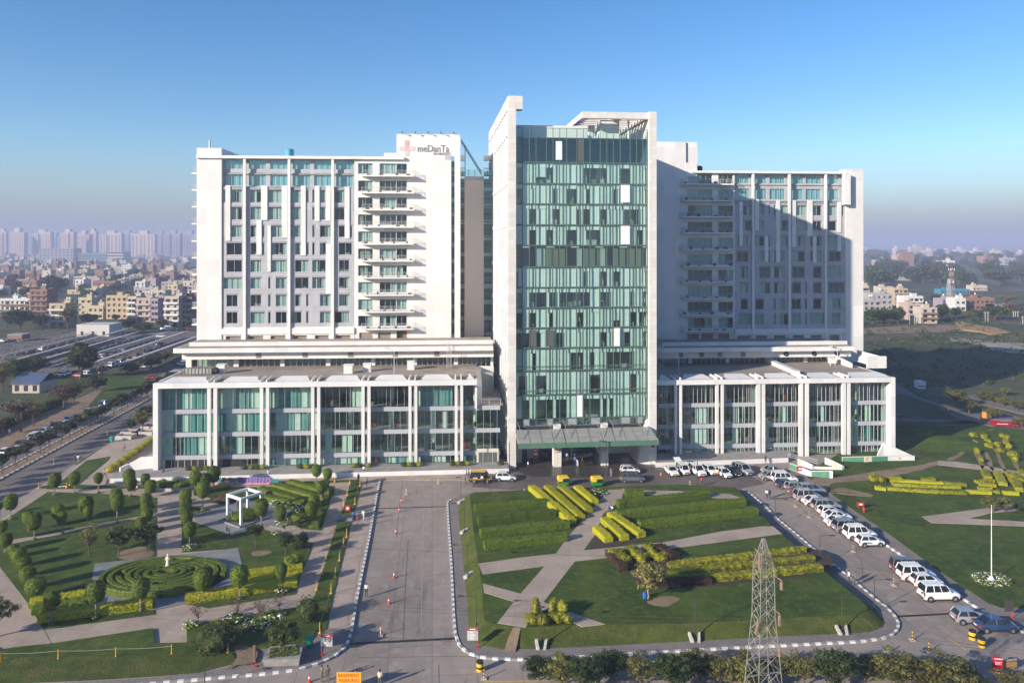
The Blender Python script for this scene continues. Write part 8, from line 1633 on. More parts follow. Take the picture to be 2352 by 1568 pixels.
for a in [(z3, 155, 970, 'stand', 'white', 'black', 0, 'person in white shirt and black trousers standing alone by the boulevard kerb', .15),
 (z3, 97, 485, 'walk', 'red', 'grey', 200, 'person in red shirt walking beside the green strip'), (z3, 65, 452, 'walk', 'blue', 'navy', 200, 'person in blue shirt walking next to the red-shirted one'), (z3, 135, 442, 'walk', 'white', 'cream', 170, 'person in long white clothes walking by the kerb'), (z3, 155, 207, 'walk', 'grey', 'dark', 10, 'person in grey walking at the top of the green strip'), (z3, 137, 126, 'stand', 'white', 'dark', 0, 'person in white shirt at the foot of the plinth wall', .15),
 (z3, 100, 182, 'stand', 'dark', 'dark', 0, 'person in dark clothes by the top rope post'), (z3, 838, 192, 'stand', 'dark', 'dark', 90, 'person in dark clothes behind the taxi van', .03), (z3, 847, 158, 'stand', 'white', 'grey', 60, 'person in white at the rear of the taxi van', .03), (z3, 862, 150, 'stand', 'white', 'dark', 60, 'second person in white beside the taxi van', .03), (z3, 955, 193, 'stand', 'white', 'dark', 0, 'person in white shirt standing in front of the taxi van', .03), (z3, 1273, 90, 'walk', 'white', 'dark', 90, 'person in white shirt walking at the left slab', .04),
 (z3, 770, 100, 'sit', 'red', 'white', 20, 'person in red sitting on the edge of the plinth wall', .1), (z4, 630, 142, 'stand', 'purple', 'grey', 0, 'person in purple-grey standing on the forecourt', .03), (z4, 381, 58, 'stand', 'blue', 'navy', 0, 'person in blue standing under the canopy', .04), (z4, 398, 74, 'stand', 'pale blue', 'white', 0, 'person in pale blue in front of the canopy', .04), (z4, 430, 50, 'walk', 'yellow', 'khaki', 90, 'person in yellow under the canopy', .04), (z4, 375, 30, 'stand', 'white', 'grey', 0, 'person in white between the entrance columns', .04), (z4, 325, 32, 'stand', 'pale blue', 'dark', 0, 'person in pale blue right of the left entrance column', .04),
 (z4, 634, 388, 'sit', 'white', 'blue', -30, 'person in white sitting beside the golden hedge bar', 1.23), (z4, 614, 392, 'sit', 'blue', 'navy', 30, 'person in blue sitting next to the one in white', 1.23), (z5, 150, 207, 'stand', 'red', 'dark', 180, 'person in red top standing by the lamp pole on the forecourt', .03), (z5, 268, 156, 'stand', 'orange', 'dark', 0, 'guard in orange vest beside the white hatchbacks', .03), (z5, 601, 296, 'walk', 'white', 'navy', 160, 'person in white walking up the right road, left of a pair', .03), (z5, 620, 292, 'walk', 'navy', 'navy', 160, 'person in dark blue walking up the right road, right of a pair', .03),
 (z5, 1168, 877, 'stand', 'white', 'dark', 90, 'person in white bent by the road kerb below the parked cars', .15), (z5, 1212, 890, 'stand', 'khaki', 'dark', -90, 'person in khaki beside the one in white at the road kerb', .15), (z5, 592, 52, 'stand', 'dark', 'dark', 0, 'person in dark clothes at the end of the right plinth wall', .15), (zG, 415, 1120, 'stand', 'blue', 'dark', 0, 'person in blue behind the white van in the forecourt row', .03), (z6, 665, 965, 'stand', 'dark', 'dark', -60, 'person in dark clothes loading the big white off-roader', .03), (z6, 700, 1000, 'bend', 'dark', 'black', -60, 'person crouching behind the big white off-roader', .03),
 (z2, 1062, 1562, 'stand', 'khaki', 'khaki', 150, 'guard in dark khaki uniform at the bottom, left of two', .03), (z2, 1104, 1564, 'walk', 'khaki', 'khaki', 190, 'guard in dark khaki uniform at the bottom, right of two', .03), (z2, 757, 1160, 'bend', 'white', 'black', 70, 'gardener in white shirt bending over the flowering bush', .33), (z2, 695, 152, 'stand', 'white', 'pale blue', 200, 'person in white standing behind the hanging cloths', .15), (z2, 95, 205, 'sit', 'pale blue', 'dark', -60, 'person in pale blue sitting on the round planter rim', .5), (z2, 405, 535, 'sit', 'green', 'green', 90, 'person in green sitting on the plaza edge before the pergola', .0), (z2, 443, 425, 'sit', 'dark', 'khaki', 100, 'person sitting on the pergola base', .3), (z2, 483, 360, 'stand', 'khaki', 'dark', 0, 'person standing in the shade behind the pergola'),
 (z1, 724, 148, 'walk', 'pale blue', 'dark', 90, 'person in pale blue shirt at the lower end of the golden bush row'), (z1, 523, 42, 'walk', 'dark', 'dark', 0, 'person in dark clothes on the left avenue, left of a pair', .03), (z1, 541, 46, 'walk', 'white', 'grey', 10, 'person in white on the left avenue, right of a pair', .03), (z1, 540, 160, 'sit', 'orange', 'red', 0, 'person in orange sitting on the grass by a ball tree'), (z1, 430, 215, 'lie', 'pale blue', 'white', 95, 'person lying on the grass edge at upper left'), (z1, 338, 218, 'sit', 'black', 'black', 0, 'person in black sitting by the upper left ball tree'), (z1, 948, 242, 'sit', 'yellow', 'dark', -40, 'person in yellow crouching by the upper garden path'), (z1, 1130, 122, 'sit', 'dark', 'khaki', 0, 'person in dark clothes sitting on the long plinth wall', .5), (z1, 745, 198, 'sit', 'yellow', 'purple', 0, 'person lying against a bag on the upper garden strip'),
 (z2, 1300, 1592, 'stand', 'white', 'grey', 0, 'person in white shirt in front of the yellow parking sign', .03), (z3, 248, 1592, 'stand', 'cream', 'khaki', 180, 'person in cream shirt cut by the bottom edge', .03), (z7, 95, 1135, 'stand', 'purple', 'dark', 0, 'person in pale purple on the dirt verge of the avenue', .05), (z7, 970, 548, 'stand', 'orange', 'red', 0, 'person in orange by the carports, leftmost of three', .06), (z7, 1005, 552, 'stand', 'teal', 'navy', 0, 'person in teal by the carports, middle of three', .06), (z7, 1040, 545, 'stand', 'pale blue', 'teal', 0, 'person in pale blue by the carports, rightmost of three', .06), (z7, 1480, 770, 'stand', 'green', 'teal', 0, 'person in green beside the left podium corner', .15), (z7, 1222, 1272, 'sit', 'purple', 'khaki', 0, 'person in purple sitting on the path beside the podium', .2), (z7, 505, 1058, 'stand', 'red', 'dark', 0, 'person in red by the cars on the left avenue', .05), (z7, 1715, 455, 'stand', 'red', 'dark', 0, 'person in red far up the left avenue', .06), (zh, 620, 480, 'stand', 'dark', 'dark', 0, 'person in dark clothes in the shade beyond the podium', .2), (z3, 1405, 30, 'stand', 'dark', 'dark', 0, 'person in dark clothes near the notice board', .04)]:
 zz_ = a[8] if len(a) > 8 else .2
 person(a[0], a[1], a[2], a[3], a[4], a[5], a[6], a[7], zz_ if zz_ or a[3] != 'sit' else .24)
# white umbrella-like cloth held on the road kerb
# ------------------------------------------------------------------ street furniture
def post_lamp(zf, bx, by, ty, ax, label, z=.15, head='arm', group='thin dark lamp posts', plinth=False, deg=0):
 b = g(*zf(bx, by), z); H = hpx(b, zf(bx, ty)[1]); s = .33215 if zf in (z1, z2, z3, z4, z5, z6) else .2929 if zf is zC else .27344; r = max(.055, min(.085, H * .012))
 o = thing('lamp_post', label, 'lamp', b, R(deg), group); mb = MB(); mb.tube((0, 0, 0), (0, 0, H), r, r * .8, 8); mb.tube((0, 0, 0), (0, 0, .25), r * 1.8, n=8); obj('pole', mb, [M_lamp], o)
 if ax is not None:
  L = (ax - bx) * s * b.y / F; sg = 1 if L > 0 else -1
  mb = MB(); mb.tube((0, 0, H - .04), (L, 0, H), r * .6, n=5); obj('arm', mb, [M_lamp], o); mb = MB(); mb.box(L - sg * .35, L + sg * .35, -.13, .13, H - .06, H + .05); obj('lamp_head', mb, [M_lamp], o)
 if plinth:
  for s_ in (-1, 1): mb = MB(); mb.hexa([(s_ * .35 - .18, -.6, -.9), (s_ * .35 + .14, -.6, -.9), (s_ * .55 + .14, .3, -.3), (s_ * .55 - .14, .3, -.3), (s_ * .35 - .14, -.6, -.55), (s_ * .35 + .14, -.6, -.55), (s_ * .55 + .14, .3, .0), (s_ * .55 - .14, .3, .0)]); obj('plinth', mb, [MATS['footing']], o)
 return o
post_lamp(z3, 808, 302, 145, 788, 'thin dark lamp post at the top left corner of the island', .15); post_lamp(z3, 833, 520, 325, 755, 'dark lamp post on the left bank of the island, second from the building', .6); post_lamp(z3, 855, 820, 610, 765, 'dark lamp post on the left bank of the island, third from the building', .6); post_lamp(z3, 913, 1170, 965, 810, 'dark lamp post on the left bank of the island, nearest one', .6)
for (x, y) in ((808, 310), (828, 515), (858, 818)):
 b = g(*z3(x, y), .5); mb = MB(); mb.hexa([(-.6, -.6, -.3), (-.1, -.7, -.3), (.8, .4, -.1), (.3, .5, -.1), (-.6, -.6, .12), (-.1, -.7, .12), (.8, .4, .3), (.3, .5, .3)]); tag(obj('lamp_footing', mb, [MATS.get('footing') or mat('footing', (.5, .48, .44), .8, .3, 3)], None, b), 'white slanted footing block under a lamp post on the island bank', 'footing', 'lamp footings on the island bank')
post_lamp(zC, 294, 1560, 1270, None, 'tall thin pole in front of the left stone slab', .03); post_lamp(zC, 1053, 1560, 1258, 1010, 'tall lamp pole in front of the right entrance column', .03); post_lamp(z5, 121, 207, -25, 100, 'tall lamp pole in front of the white people carrier', .03, deg=10); post_lamp(z5, 420, 262, 96, 405, 'lamp pole at the upper right corner of the island', .15); post_lamp(z5, 660, 465, 298, 733, 'lamp pole with right arm on the shaded pavement, farthest of three', .15); post_lamp(z5, 968, 740, 546, 1055, 'lamp pole with right arm on the shaded pavement, middle of three', .15); post_lamp(z6, 348, 1068, 850, 450, 'lamp pole with right arm on the shaded pavement, nearest of three', .15)
post_lamp(z4, 147, 1270, 1040, 150, 'dark lamp on white splayed footing beside the stepped bushes', .9, plinth=True); post_lamp(z4, 1208, 1222, 992, 1235, 'dark lamp on white splayed footing in the middle of the front bank', .9, plinth=True); post_lamp(z5, 1120, 1172, 952, 1155, 'dark lamp on white splayed footing at the right of the front bank', .9, plinth=True)
post_lamp(z2, 255, 1600, 1460, 295, 'lamp head leaning into view at the bottom left corner', .1); post_lamp(z7, 435, 1310, 1100, 515, 'pale street lamp rising from the avenue median, nearest one', .15, group=None); post_lamp(z7, 735, 1120, 955, 815, 'pale street lamp rising from the avenue median, second one', .15, group=None); post_lamp(z7, 1000, 960, 830, 925, 'pale street lamp rising from the avenue median, third one', .15, group=None); post_lamp(z7, 100, 1560, 1480, None, 'thin dark pole by the podium ramp', .15, group=None) if False else None
# sign boards with illegible small text bars
def board(zf, bx, by, x0_, x1_, yt, yb, label, front=True, m=None, red=True):
 b = g(*zf(bx, by), .13); s = .33215 * b.y / F; o = thing('direction_sign', label, 'sign', b); H = hpx(b, zf(0, yt)[1]); h = (yb - yt) * s; a, c = (x0_ - bx) * s, (x1_ - bx) * s
 mb = MB(); mb.tube((0, 0, 0), (0, 0, H), .05, n=6); mb.box(-.2, .2, -.2, .2, 0, .06); obj('post', mb, [M_red], o)
 mb = MB(); mb.box(a, c, -.09, -.052, H - h, H); obj('panel', mb, [m or mat('sign_grey', (.40, .38, .37), .6)], o)
 if front:
  mb = MB(); mb.box(a, c, -.10, -.091, H - .22 * h, H); obj('header', mb, [M_red], o)
  mb = MB(); w = c - a
  for k in range(5): z = H - h * (.34 + .13 * k); mb.box(a + w * .22, a + w * (.55 + .3 * ((k * 7) % 3) / 3), -.10, -.091, z - .05, z + .03); mb.box(a + w * .06, a + w * .15, -.10, -.091, z - .05, z + .05)
  obj('text_rows', mb, [M_wpaint], o)
  mb = MB(); mb.box(a + w * .25, a + w * .75, -.108, -.101, H - h * .14, H - h * .07); obj('header_text', mb, [M_wpaint], o)
 return o
board(z2, 1062, 1372, 1058, 1138, 1230, 1312, 'red-headed grey direction board on a red post by the left kerb bend'); board(z3, 927, 1320, 852, 928, 1182, 1270, 'red-headed grey direction board on a red post at the island corner'); board(z6, 1306, 1118, 1246, 1310, 992, 1070, 'back of a dark board on a red post at the right lawn corner', False, M_lamp); board(z2, 607, 1452, 588, 606, 1302, 1420, 'narrow brown board seen edge-on at the left pavement', False, mat('brown_board', (.16, .10, .07), .7))
# basement parking sign
Y = 75.0; X = (z2(1251, 0)[0] - CX) * Y / F; s = thing('parking_sign', 'yellow board with red lettering at the bottom edge', 'sign', (X, Y, .03)); mb = MB(); mb.box(-1.2, 1.2, -.04, .04, .45, 1.85); obj('panel', mb, [M_ora if False else mat('sign_amber', (.80, .40, .02), .5)], s); mb = MB();
for a in (-1, 1): mb.tube((a * 1.1, .05, 0), (a * 1.1, .05, 1.8), .04, n=5)
obj('leg_frame', mb, [M_lamp], s)
for t, z, w_ in (('BASEMENT', 1.38, 2.1), ('PARKING', .88, 2.0)):
 o = text('lettering', t, .52, mat('sign_red', (.55, .03, .01), .5), s, (0, -.05, z), depth=.02); bb = max(c[0] for c in o.bound_box) - min(c[0] for c in o.bound_box); o.scale = (w_ / bb, 1, 1)
# exit sign and barrier
b = g(*z6(1200, 1490), .03); s = thing('exit_sign', 'red box sign reading EXIT at the lower right', 'sign', b, R(-8)); mb = MB(); mb.box(-.40, .40, -.22, .22, 0, 1.5); obj('box', mb, [mat('exit_red', (.45, .01, .03), .4)], s)
mb = MB(); mb.box(-.41, .41, -.225, -.221, 1.42, 1.5); mb.box(-.41, .41, -.225, -.221, 0, .08); obj('edge_stripe', mb, [M_wpaint], s)
o = text('lettering', 'EXIT', .42, M_wpaint, s, (0, -.23, .88), depth=.02); bb = max(c[0] for c in o.bound_box) - min(c[0] for c in o.bound_box); o.scale = (.62 / bb, 1, 1)
mb = MB()
for k in range(5): mb.box(-.26 + k * .11, -.19 + k * .11, -.23, -.221, .32, .42)
obj('small_text', mb, [M_wpaint], s)
b = g(*z6(1280, 1475), .03); s = thing('road_barrier', 'low wooden and steel barrier next to the red exit box', 'barrier', b, R(6)); mb = MB(); mb.box(-.9, .8, -.12, .12, .35, .85); obj('wooden_plank', mb, [mat('amber_plank', (.42, .22, .05), .7, .3, 2)], s); mb = MB(); mb.tube((-.95, 0, .95), (.85, 0, 1.05), .1, n=8); obj('steel_tube', mb, [M_steel], s)
for a in (-.8, .7): mb = MB(); mb.tube((a, 0, 0), (a, 0, 1.0), .05, n=6); obj('leg', mb, [M_lamp], s)
# barrels, cones, bollards
def barrel(zf, x, y, lab):
 b = g(*zf(x, y), .03); o = thing('striped_barrel', lab, 'barrel', b, 0, 'yellow and black striped barrels')
 mb = MB(); n = 18; prof = [(.36, 0), (.36, .26), (.375, .27), (.375, .30), (.36, .31), (.36, .60), (.375, .61), (.375, .64), (.36, .65), (.36, 1.0), (.02, 1.0)]; mb.lathe(prof, n)
 for i in range(len(mb.f) - 2): k = i // n; mb.m[i] = 0 if k in (0, 5) else 1 if k in (1, 2, 3, 4) and False else 0
 for i in range(len(mb.f)):
  zc = sum(mb.v[v][2] for v in mb.f[i]) / len(mb.f[i]); mb.m[i] = 1 if .22 < zc < .47 or zc > .82 else 0
 obj('drum', mb, [M_yel, M_blk], o); mb = MB(); mb.lathe([(.365, .47), (.368, .48), (.368, .80), (.365, .81)], n); obj('yellow_band', mb, [M_yel], o)
 mb = MB(); mb.lathe([(.366, .30), (.372, .31), (.372, .46), (.366, .47)], n); obj('black_band', mb, [M_blk], o)
barrel(z3, 940, 1480, 'striped barrel standing alone in the middle of the lower road'); barrel(z6, 1026, 1262, 'striped barrel at lower right, the farther of two'); barrel(z6, 1092, 1316, 'striped barrel at lower right, the nearer of two')
def cone(zf, x, y, lab, h=.75, m=None):
 b = g(*zf(x, y), .03); o = thing('traffic_cone', lab, 'cone', b, 0, 'traffic cones'); mb = MB(); mb.box(-.2, .2, -.2, .2, 0, .04); mb.lathe([(.15, .04), (.10, h * .4), (.065, h * .7), (.03, h)], 10); obj('cone_body', mb, [m or mat('cone_red', (.60, .07, .03), .5)], o); mb = MB(); mb.lathe([(.112, h * .42), (.082, h * .62)], 10); obj('white_band', mb, [M_wpaint], o)
for i, (x, y) in enumerate([(310, 1020), (346, 840), (357, 538), (381, 384), (395, 320)]): cone(z3, x, y, 'red and white cone on the boulevard, %s from the front' % ORD[i], .95 if i < 3 else .8)
cone(z4, 975, 135, 'red cone at the left end of the forecourt car row'); cone(z3, 1247, 238, 'small cone at the edge of the island lawn', .4); cone(z2, 978, 1560, 'orange cone at the bottom edge left of the guards', .95); cone(z4, 977, 212, 'small orange cone beside the island edge, left one', .45); cone(z4, 1067, 208, 'small orange cone beside the island edge, right one', .5); cone(z4, 672, 218, 'small orange cone near the flower bed', .4)
def bollard(zf, x, y, lab, h=.95, c=None, g_='striped road bollards'):
 b = g(*zf(x, y), .03); o = thing('bollard', lab, 'bollard', b, 0, g_); mb = MB(); mb.box(-.28, .28, -.28, .28, 0, .1); obj('base', mb, [mat('bollard_base', (.42, .36, .31), .8)], o)
 for k in range(5): mb = MB(); mb.tube((0, 0, .1 + (h - .1) * k / 5), (0, 0, .1 + (h - .1) * (k + 1) / 5), .055, n=8); obj('stripe', mb, [(c or M_yel) if k % 2 == 0 else M_blk if not c else M_wpaint], o)
for (zf, x, y, lab) in [(z5, 797, 347, 'striped bollard on the right road, farthest one'), (z5, 893, 422, 'striped bollard on the right road, second from the far end'), (z5, 1198, 660, 'striped bollard on the right road beside the white hatchback'), (z6, 482, 893, 'striped bollard on the right road beside the lower car group'), (z6, 612, 1270, 'striped bollard at the kerb bend, farther one'), (z6, 725, 1348, 'striped bollard near the front trees, right one'), (z6, 440, 1362, 'striped bollard near the front trees, left one'), (z3, 968, 1536, 'striped bollard in front of the lone barrel')]: bollard(zf, x, y, lab)
for (zf, x, y, lab) in [(z3, 430, 264, 'orange and white post at the top of the boulevard, left one'), (z3, 652, 188, 'orange and white post at the top of the boulevard, right one'), (z4, 1175, 208, 'orange post beside the tall lamp pole'), (z3, 253, 1240, 'faint orange post in shade on the lower boulevard'), (z1, 370, 60, 'thin post on the left avenue, nearer one'), (z7, 1050, 1130, 'thin orange post on the left avenue, farther one')]: bollard(zf, x, y, lab, 1.1, M_ora, 'orange and white posts')
# rope fence posts
def rope_row(zf, pts, tall, lab, closed=False):
 L = []
 for i, (x, y) in enumerate(pts):
  b = g(*zf(x, y), .2); L.append(b); o = thing('rope_post', 'yellow rope post %s, %s from its %s end' % (lab, ORD[i], 'far' if lab.startswith('on') else 'left'), 'post', b, 0, 'yellow rope posts'); mb = MB(); mb.lathe([(.20, 0), (.20, .08), (.06, .16), (.05, tall), (.065, tall + .04), (.02, tall + .08)], 8); obj('post', mb, [mat('post_amber', (.75, .36, .02), .5)], o)
 mb = MB()
 for a, b in zip(L, L[1:]):
  for h_ in (tall * .93,):
   pts_ = [a.lerp(b, t / 6) - L[0] + Vector((0, 0, h_ - .10 * math.sin(math.pi * t / 6))) for t in range(7)]; mb.path(pts_, .014, 3)
 tag(obj('rope', mb, [M_rail], None, L[0]), 'thin sagging rope along the yellow posts %s' % lab, 'rope')
rope_row(z2, [(1257, 192), (1240, 272), (1215, 338), (1203, 378), (1152, 522), (1124, 618), (1092, 712), (1063, 815), (1027, 922), (990, 1046)], 1.0, 'on the left side of the green strip'); rope_row(z2, [(1328, 206), (1312, 268), (1293, 332), (1236, 560), (1215, 625), (1186, 722), (1158, 836), (1128, 948), (1100, 1074), (1050, 1222)], 1.2, 'on the right side of the green strip')
rope_row(z1, [(0, 1424), (403, 1404), (801, 1390), (1187, 1370)], 1.0, 'along the front bank'); rope_row(z2, [(413, 1364), (508, 1228)], 1.0, 'turning inwards at the corner bush'); rope_row(z2, [(473, 192), (703, 190), (933, 188), (1153, 176)], .95, 'at the top edge of the garden'); rope_row(z1, [(268, 222), (460, 218), (482, 200)], .9, 'at the upper left corner')
# cloths drying on the rope
for i, (x0_, x1_, c_, zt, zb_, nm) in enumerate([(300, 395, 'teal', 1.15, .5, 'teal'), (385, 430, 'orange', 1.15, .65, 'orange'), (425, 492, 'teal', 1.2, .5, 'teal'), (330, 480, 'pink', .55, .02, 'pale pink'), (490, 600, 'purple', 1.25, .3, 'purple'), (600, 712, 'purple', 1.3, .35, 'purple'), (500, 705, 'pink', .45, .02, 'pink'), (715, 765, 'teal', 1.0, .3, 'teal')]):
 A_, B_ = g(*z2(x0_, 190), .2), g(*z2(x1_, 190 - (x1_ - x0_) * .02), .2); rg = random.Random(i); mb = MB(); n = 14; dep = .25 if zb_ > .1 else .7; P_ = []
 for k in range(n + 1):
  t = k / n; c = A_.lerp(B_, t) - A_; w = .05 * math.sin(k * 2.1); sag = .12 * math.sin(math.pi * t); P_ += [c + Vector((0, w, zt - sag)), c + Vector((0, w - dep, zb_ - (.05 if zb_ > .1 else 0) + .03 * math.sin(k * 1.3)))]
 mb.add(P_, [(2 * k, 2 * k + 1, 2 * k + 3, 2 * k + 2) for k in range(n)]); tag(obj('drying_cloth', mb, [cloth(c_)], None, A_), '%s cloth hung on the rope in front of the plinth wall, %s one' % (nm, ORD[i]), 'cloth', 'coloured cloths on the rope')
# bins, hydrant boxes, flagpole
def bin_(zf, x, y, lab, h=1.15):
 b = g(*zf(x, y), .15); o = thing('waste_bin', lab, 'bin', b); mb = MB(); mb.hexa([(-.28, -.3, .05), (.28, -.3, .05), (.28, .3, .05), (-.28, .3, .05), (-.36, -.38, h * .85), (.36, -.38, h * .85), (.36, .38, h * .85), (-.36, .38, h * .85)]); obj('body', mb, [mat('bin_green', (.01, .28, .16), .5)], o); mb = MB(); mb.hexa([(-.4, -.42, h * .85), (.4, -.42, h * .85), (.4, .4, h * .85), (-.4, .4, h * .85), (-.36, -.3, h), (.36, -.3, h), (.36, .38, h), (-.36, .38, h)]); obj('lid', mb, [MATS['bin_green']], o)
bin_(z2, 979, 1312, 'green wheeled waste bin beside the left direction board'); bin_(z7, 1093, 1190, 'green waste bin beside the concrete planters on the avenue')
def redbox(zf, x, y, yt, w, lab):
 b = g(*zf(x, y), .2); H = hpx(b, zf(0, yt)[1]); o = thing('hose_box', lab, 'box', b, 0, None); mb = MB(); mb.tube((-.3, 0, 0), (-.3, 0, H * .5), .04, n=5); mb.tube((.3, 0, 0), (.3, 0, H * .5), .04, n=5); obj('leg', mb, [M_red], o); mb = MB(); mb.box(-w / 2, w / 2, -.15, .15, H * .42, H); obj('cabinet', mb, [M_red], o); mb = MB(); mb.box(-w / 4, w / 4, -.16, -.15, H * .6, H * .85); obj('glass_front', mb, [M_wpaint], o)
redbox(z2, 1243, 402, 340, .8, 'red fire hose cabinet at the bench on the green strip'); redbox(z6, 252, 362, 318, 1.1, 'red fire hose cabinet on the right lawn'); redbox(z3, 888, 96, 70, 1.6, 'red fire hose cabinet on the plinth wall behind the taxi van'); redbox(z5, 828, 118, 72, 1.1, 'red fire hose cabinet in front of the ramp wall'); redbox(zh, 1115, 370, 330, 1.2, 'red fire hose cabinet by the shaded road')
b = g(*z6(276, 388), .2); mb = MB(); mb.lathe([(.12, 0), (.12, .55), (.18, .6), (.12, .8), (.04, .9)], 10); mb.tube((-.25, 0, .5), (.25, 0, .5), .07, n=8); tag(obj('fire_hydrant', mb, [M_red], None, b), 'red fire hydrant beside the hose cabinet on the right lawn', 'hydrant')
b = g(*z2(1225, 440), .2); mb = MB(); mb.box(-1.3, 1.3, -.5, .5, .0, .45); tag(obj('stone_bench', mb, [M_plaza], None, b), 'low grey stone bench interrupting the green strip', 'bench')
b = g(*z6(1158, 862), .2); o = thing('flagpole', 'tall thin white flagpole rising from a ring of white flowers', 'flagpole', b); H = hpx(b, z6(0, 335)[1]); mb = MB(); mb.tube((0, 0, 0), (0, 0, H), .07, .035, 8); obj('pole', mb, [M_wpaint], o); mb = MB(); mb.lathe([(.5, 0), (.5, .25), (.3, .35), (.2, .6), (.1, .62)], 12); obj('base', mb, [M_wpaint], o)
for i in range(8): a = i * math.pi / 4; p = b + Vector((1.7 * math.cos(a), 1.3 * math.sin(a), 0)); o = bpy.data.objects.new('flower_clump', flow_me[i % 3]); COL.objects.link(o); o.location = p; o.scale = (1.7, 1.5, 1.5); tag(o, 'clump of white flowers in the ring round the flagpole', 'flowers', 'white flowers round the flagpole')
# white pergola
p0, p1, p2, p3 = g(*z2(418, 440), .35), g(*z2(505, 470), .35), g(*z2(650, 425), .35), None
cp = Vector((-43.0, 122.0, .25)); A_ = math.atan2((g(*z2(655, 410), .3) - g(*z2(505, 472), .3)).y, (g(*z2(655, 410), .3) - g(*z2(505, 472), .3)).x)
fr_ = g(*z2(505, 472), .3); lf_ = g(*z2(415, 438), .3); s_ = 4.0; dirx = (g(*z2(655, 420), .3) - fr_).normalized(); diry = Vector((-dirx.y, dirx.x, 0))
o = thing('garden_pergola', 'white open cube pergola of square beams on the stone plaza', 'pergola', fr_, math.atan2(dirx.y, dirx.x)); H = hpx(fr_, z2(0, 290)[1]); w = .34; s2 = (lf_ - fr_).length * .98; s1 = (g(*z2(655, 420), .3) - fr_).length * .92
for (x, y) in ((0, 0), (s1, 0), (s1, s2), (0, s2)): mb = MB(); mb.box(x - w / 2, x + w / 2, y - w / 2, y + w / 2, 0, H - w); obj('leg', mb, [M_wpaint], o)
for (a, b_, c_, d_) in ((-w / 2, s1 + w / 2, -w / 2, w / 2), (-w / 2, s1 + w / 2, s2 - w / 2, s2 + w / 2), (-w / 2, w / 2, w / 2, s2 - w / 2), (s1 - w / 2, s1 + w / 2, w / 2, s2 - w / 2)): mb = MB(); mb.box(a, b_, c_, d_, H - w + .002, H + .04); obj('top_beam', mb, [M_wpaint], o)
mb = MB(); e = 1.0; mb.box(-e, s1 + e, -e, -e + .3, -.08, .12); mb.box(-e, s1 + e, s2 + e - .3, s2 + e, -.08, .12); mb.box(-e, -e + .3, -e + .3, s2 + e - .3, -.08, .12); mb.box(s1 + e - .3, s1 + e, -e + .3, s2 + e - .3, -.08, .12); obj('base_ring', mb, [M_plaza], o)
# round planter, left planters, golden bush row, ramps
b = g(*z1(1175, 235), .15); o = thing('round_planter', 'long oval planter with a pale stone rim and dense green bushes', 'planter', b + Vector((0, 1.6, 0)))
mb = MB(); mb.lathe([(1, 0), (1, .5), (.93, .5), (.93, .3)], 28, (0, 0, 0), 0, 4.2, 2.2); obj('rim', mb, [M_wpaint if False else mat('pale_stone_rim', (.48, .46, .43), .8, .2, 1)], o); rg = random.Random(4); mb = MB()
for k in range(14): c = (rg.uniform(-3, 3), rg.uniform(-1.2, 1.2), .7); mb.ball(c, .7, .6, .55, 8, 5, 0, .1, rg); leaf_quads(mb, ell_pts(c, .8, .7, .65, 170, rg, .85, 1.05), .1, rg)
obj('bushes', mb, [L_hedge], o)
for (x, y, w_, lab) in [(1205, 1170, 3.6, 'low pale concrete planter beside the green bin'), (1265, 1130, 4.2, 'pale concrete planter with a round tree'), (1390, 1130, 4.6, 'pale concrete planter with a sparse tree'), (1460, 1075, 4.0, 'pale concrete planter touching the podium corner')]:
 b = g(*z7(x, y), .15); mb = MB(); mb.box(-w_ / 2, w_ / 2, 0, .25, 0, .8); mb.box(-w_ / 2, w_ / 2, 2.6, 2.85, 0, .8); mb.box(-w_ / 2, -w_ / 2 + .25, .25, 2.6, 0, .8); mb.box(w_ / 2 - .25, w_ / 2, .25, 2.6, 0, .8); mb.box(-w_ / 2 + .25, w_ / 2 - .25, .25, 2.6, 0, .6, 1); tag(obj('concrete_planter', mb, [MATS['pale_stone_rim'], M_dirt], None, b), lab, 'planter')
for i in range(22):
 t = i / 21; x, y = 1075 + t * 420, 1490 - t * 300; b = g(*z7(x, y), .2); rg = random.Random(i); mb = MB(); mb.ball((0, 0, .5), .65, .65, .5, 8, 5, 0, .1, rg); leaf_quads(mb, ell_pts((0, 0, .55), .8, .8, .65, 150, rg, .85, 1.06), .11, rg); tag(obj('golden_bush', mb, [L_yg if i % 3 else L_yel], None, b), 'small golden bush in the slanting row left of the podium, %s from the front' % (ORD[i]), 'bush', 'golden bushes left of the podium')
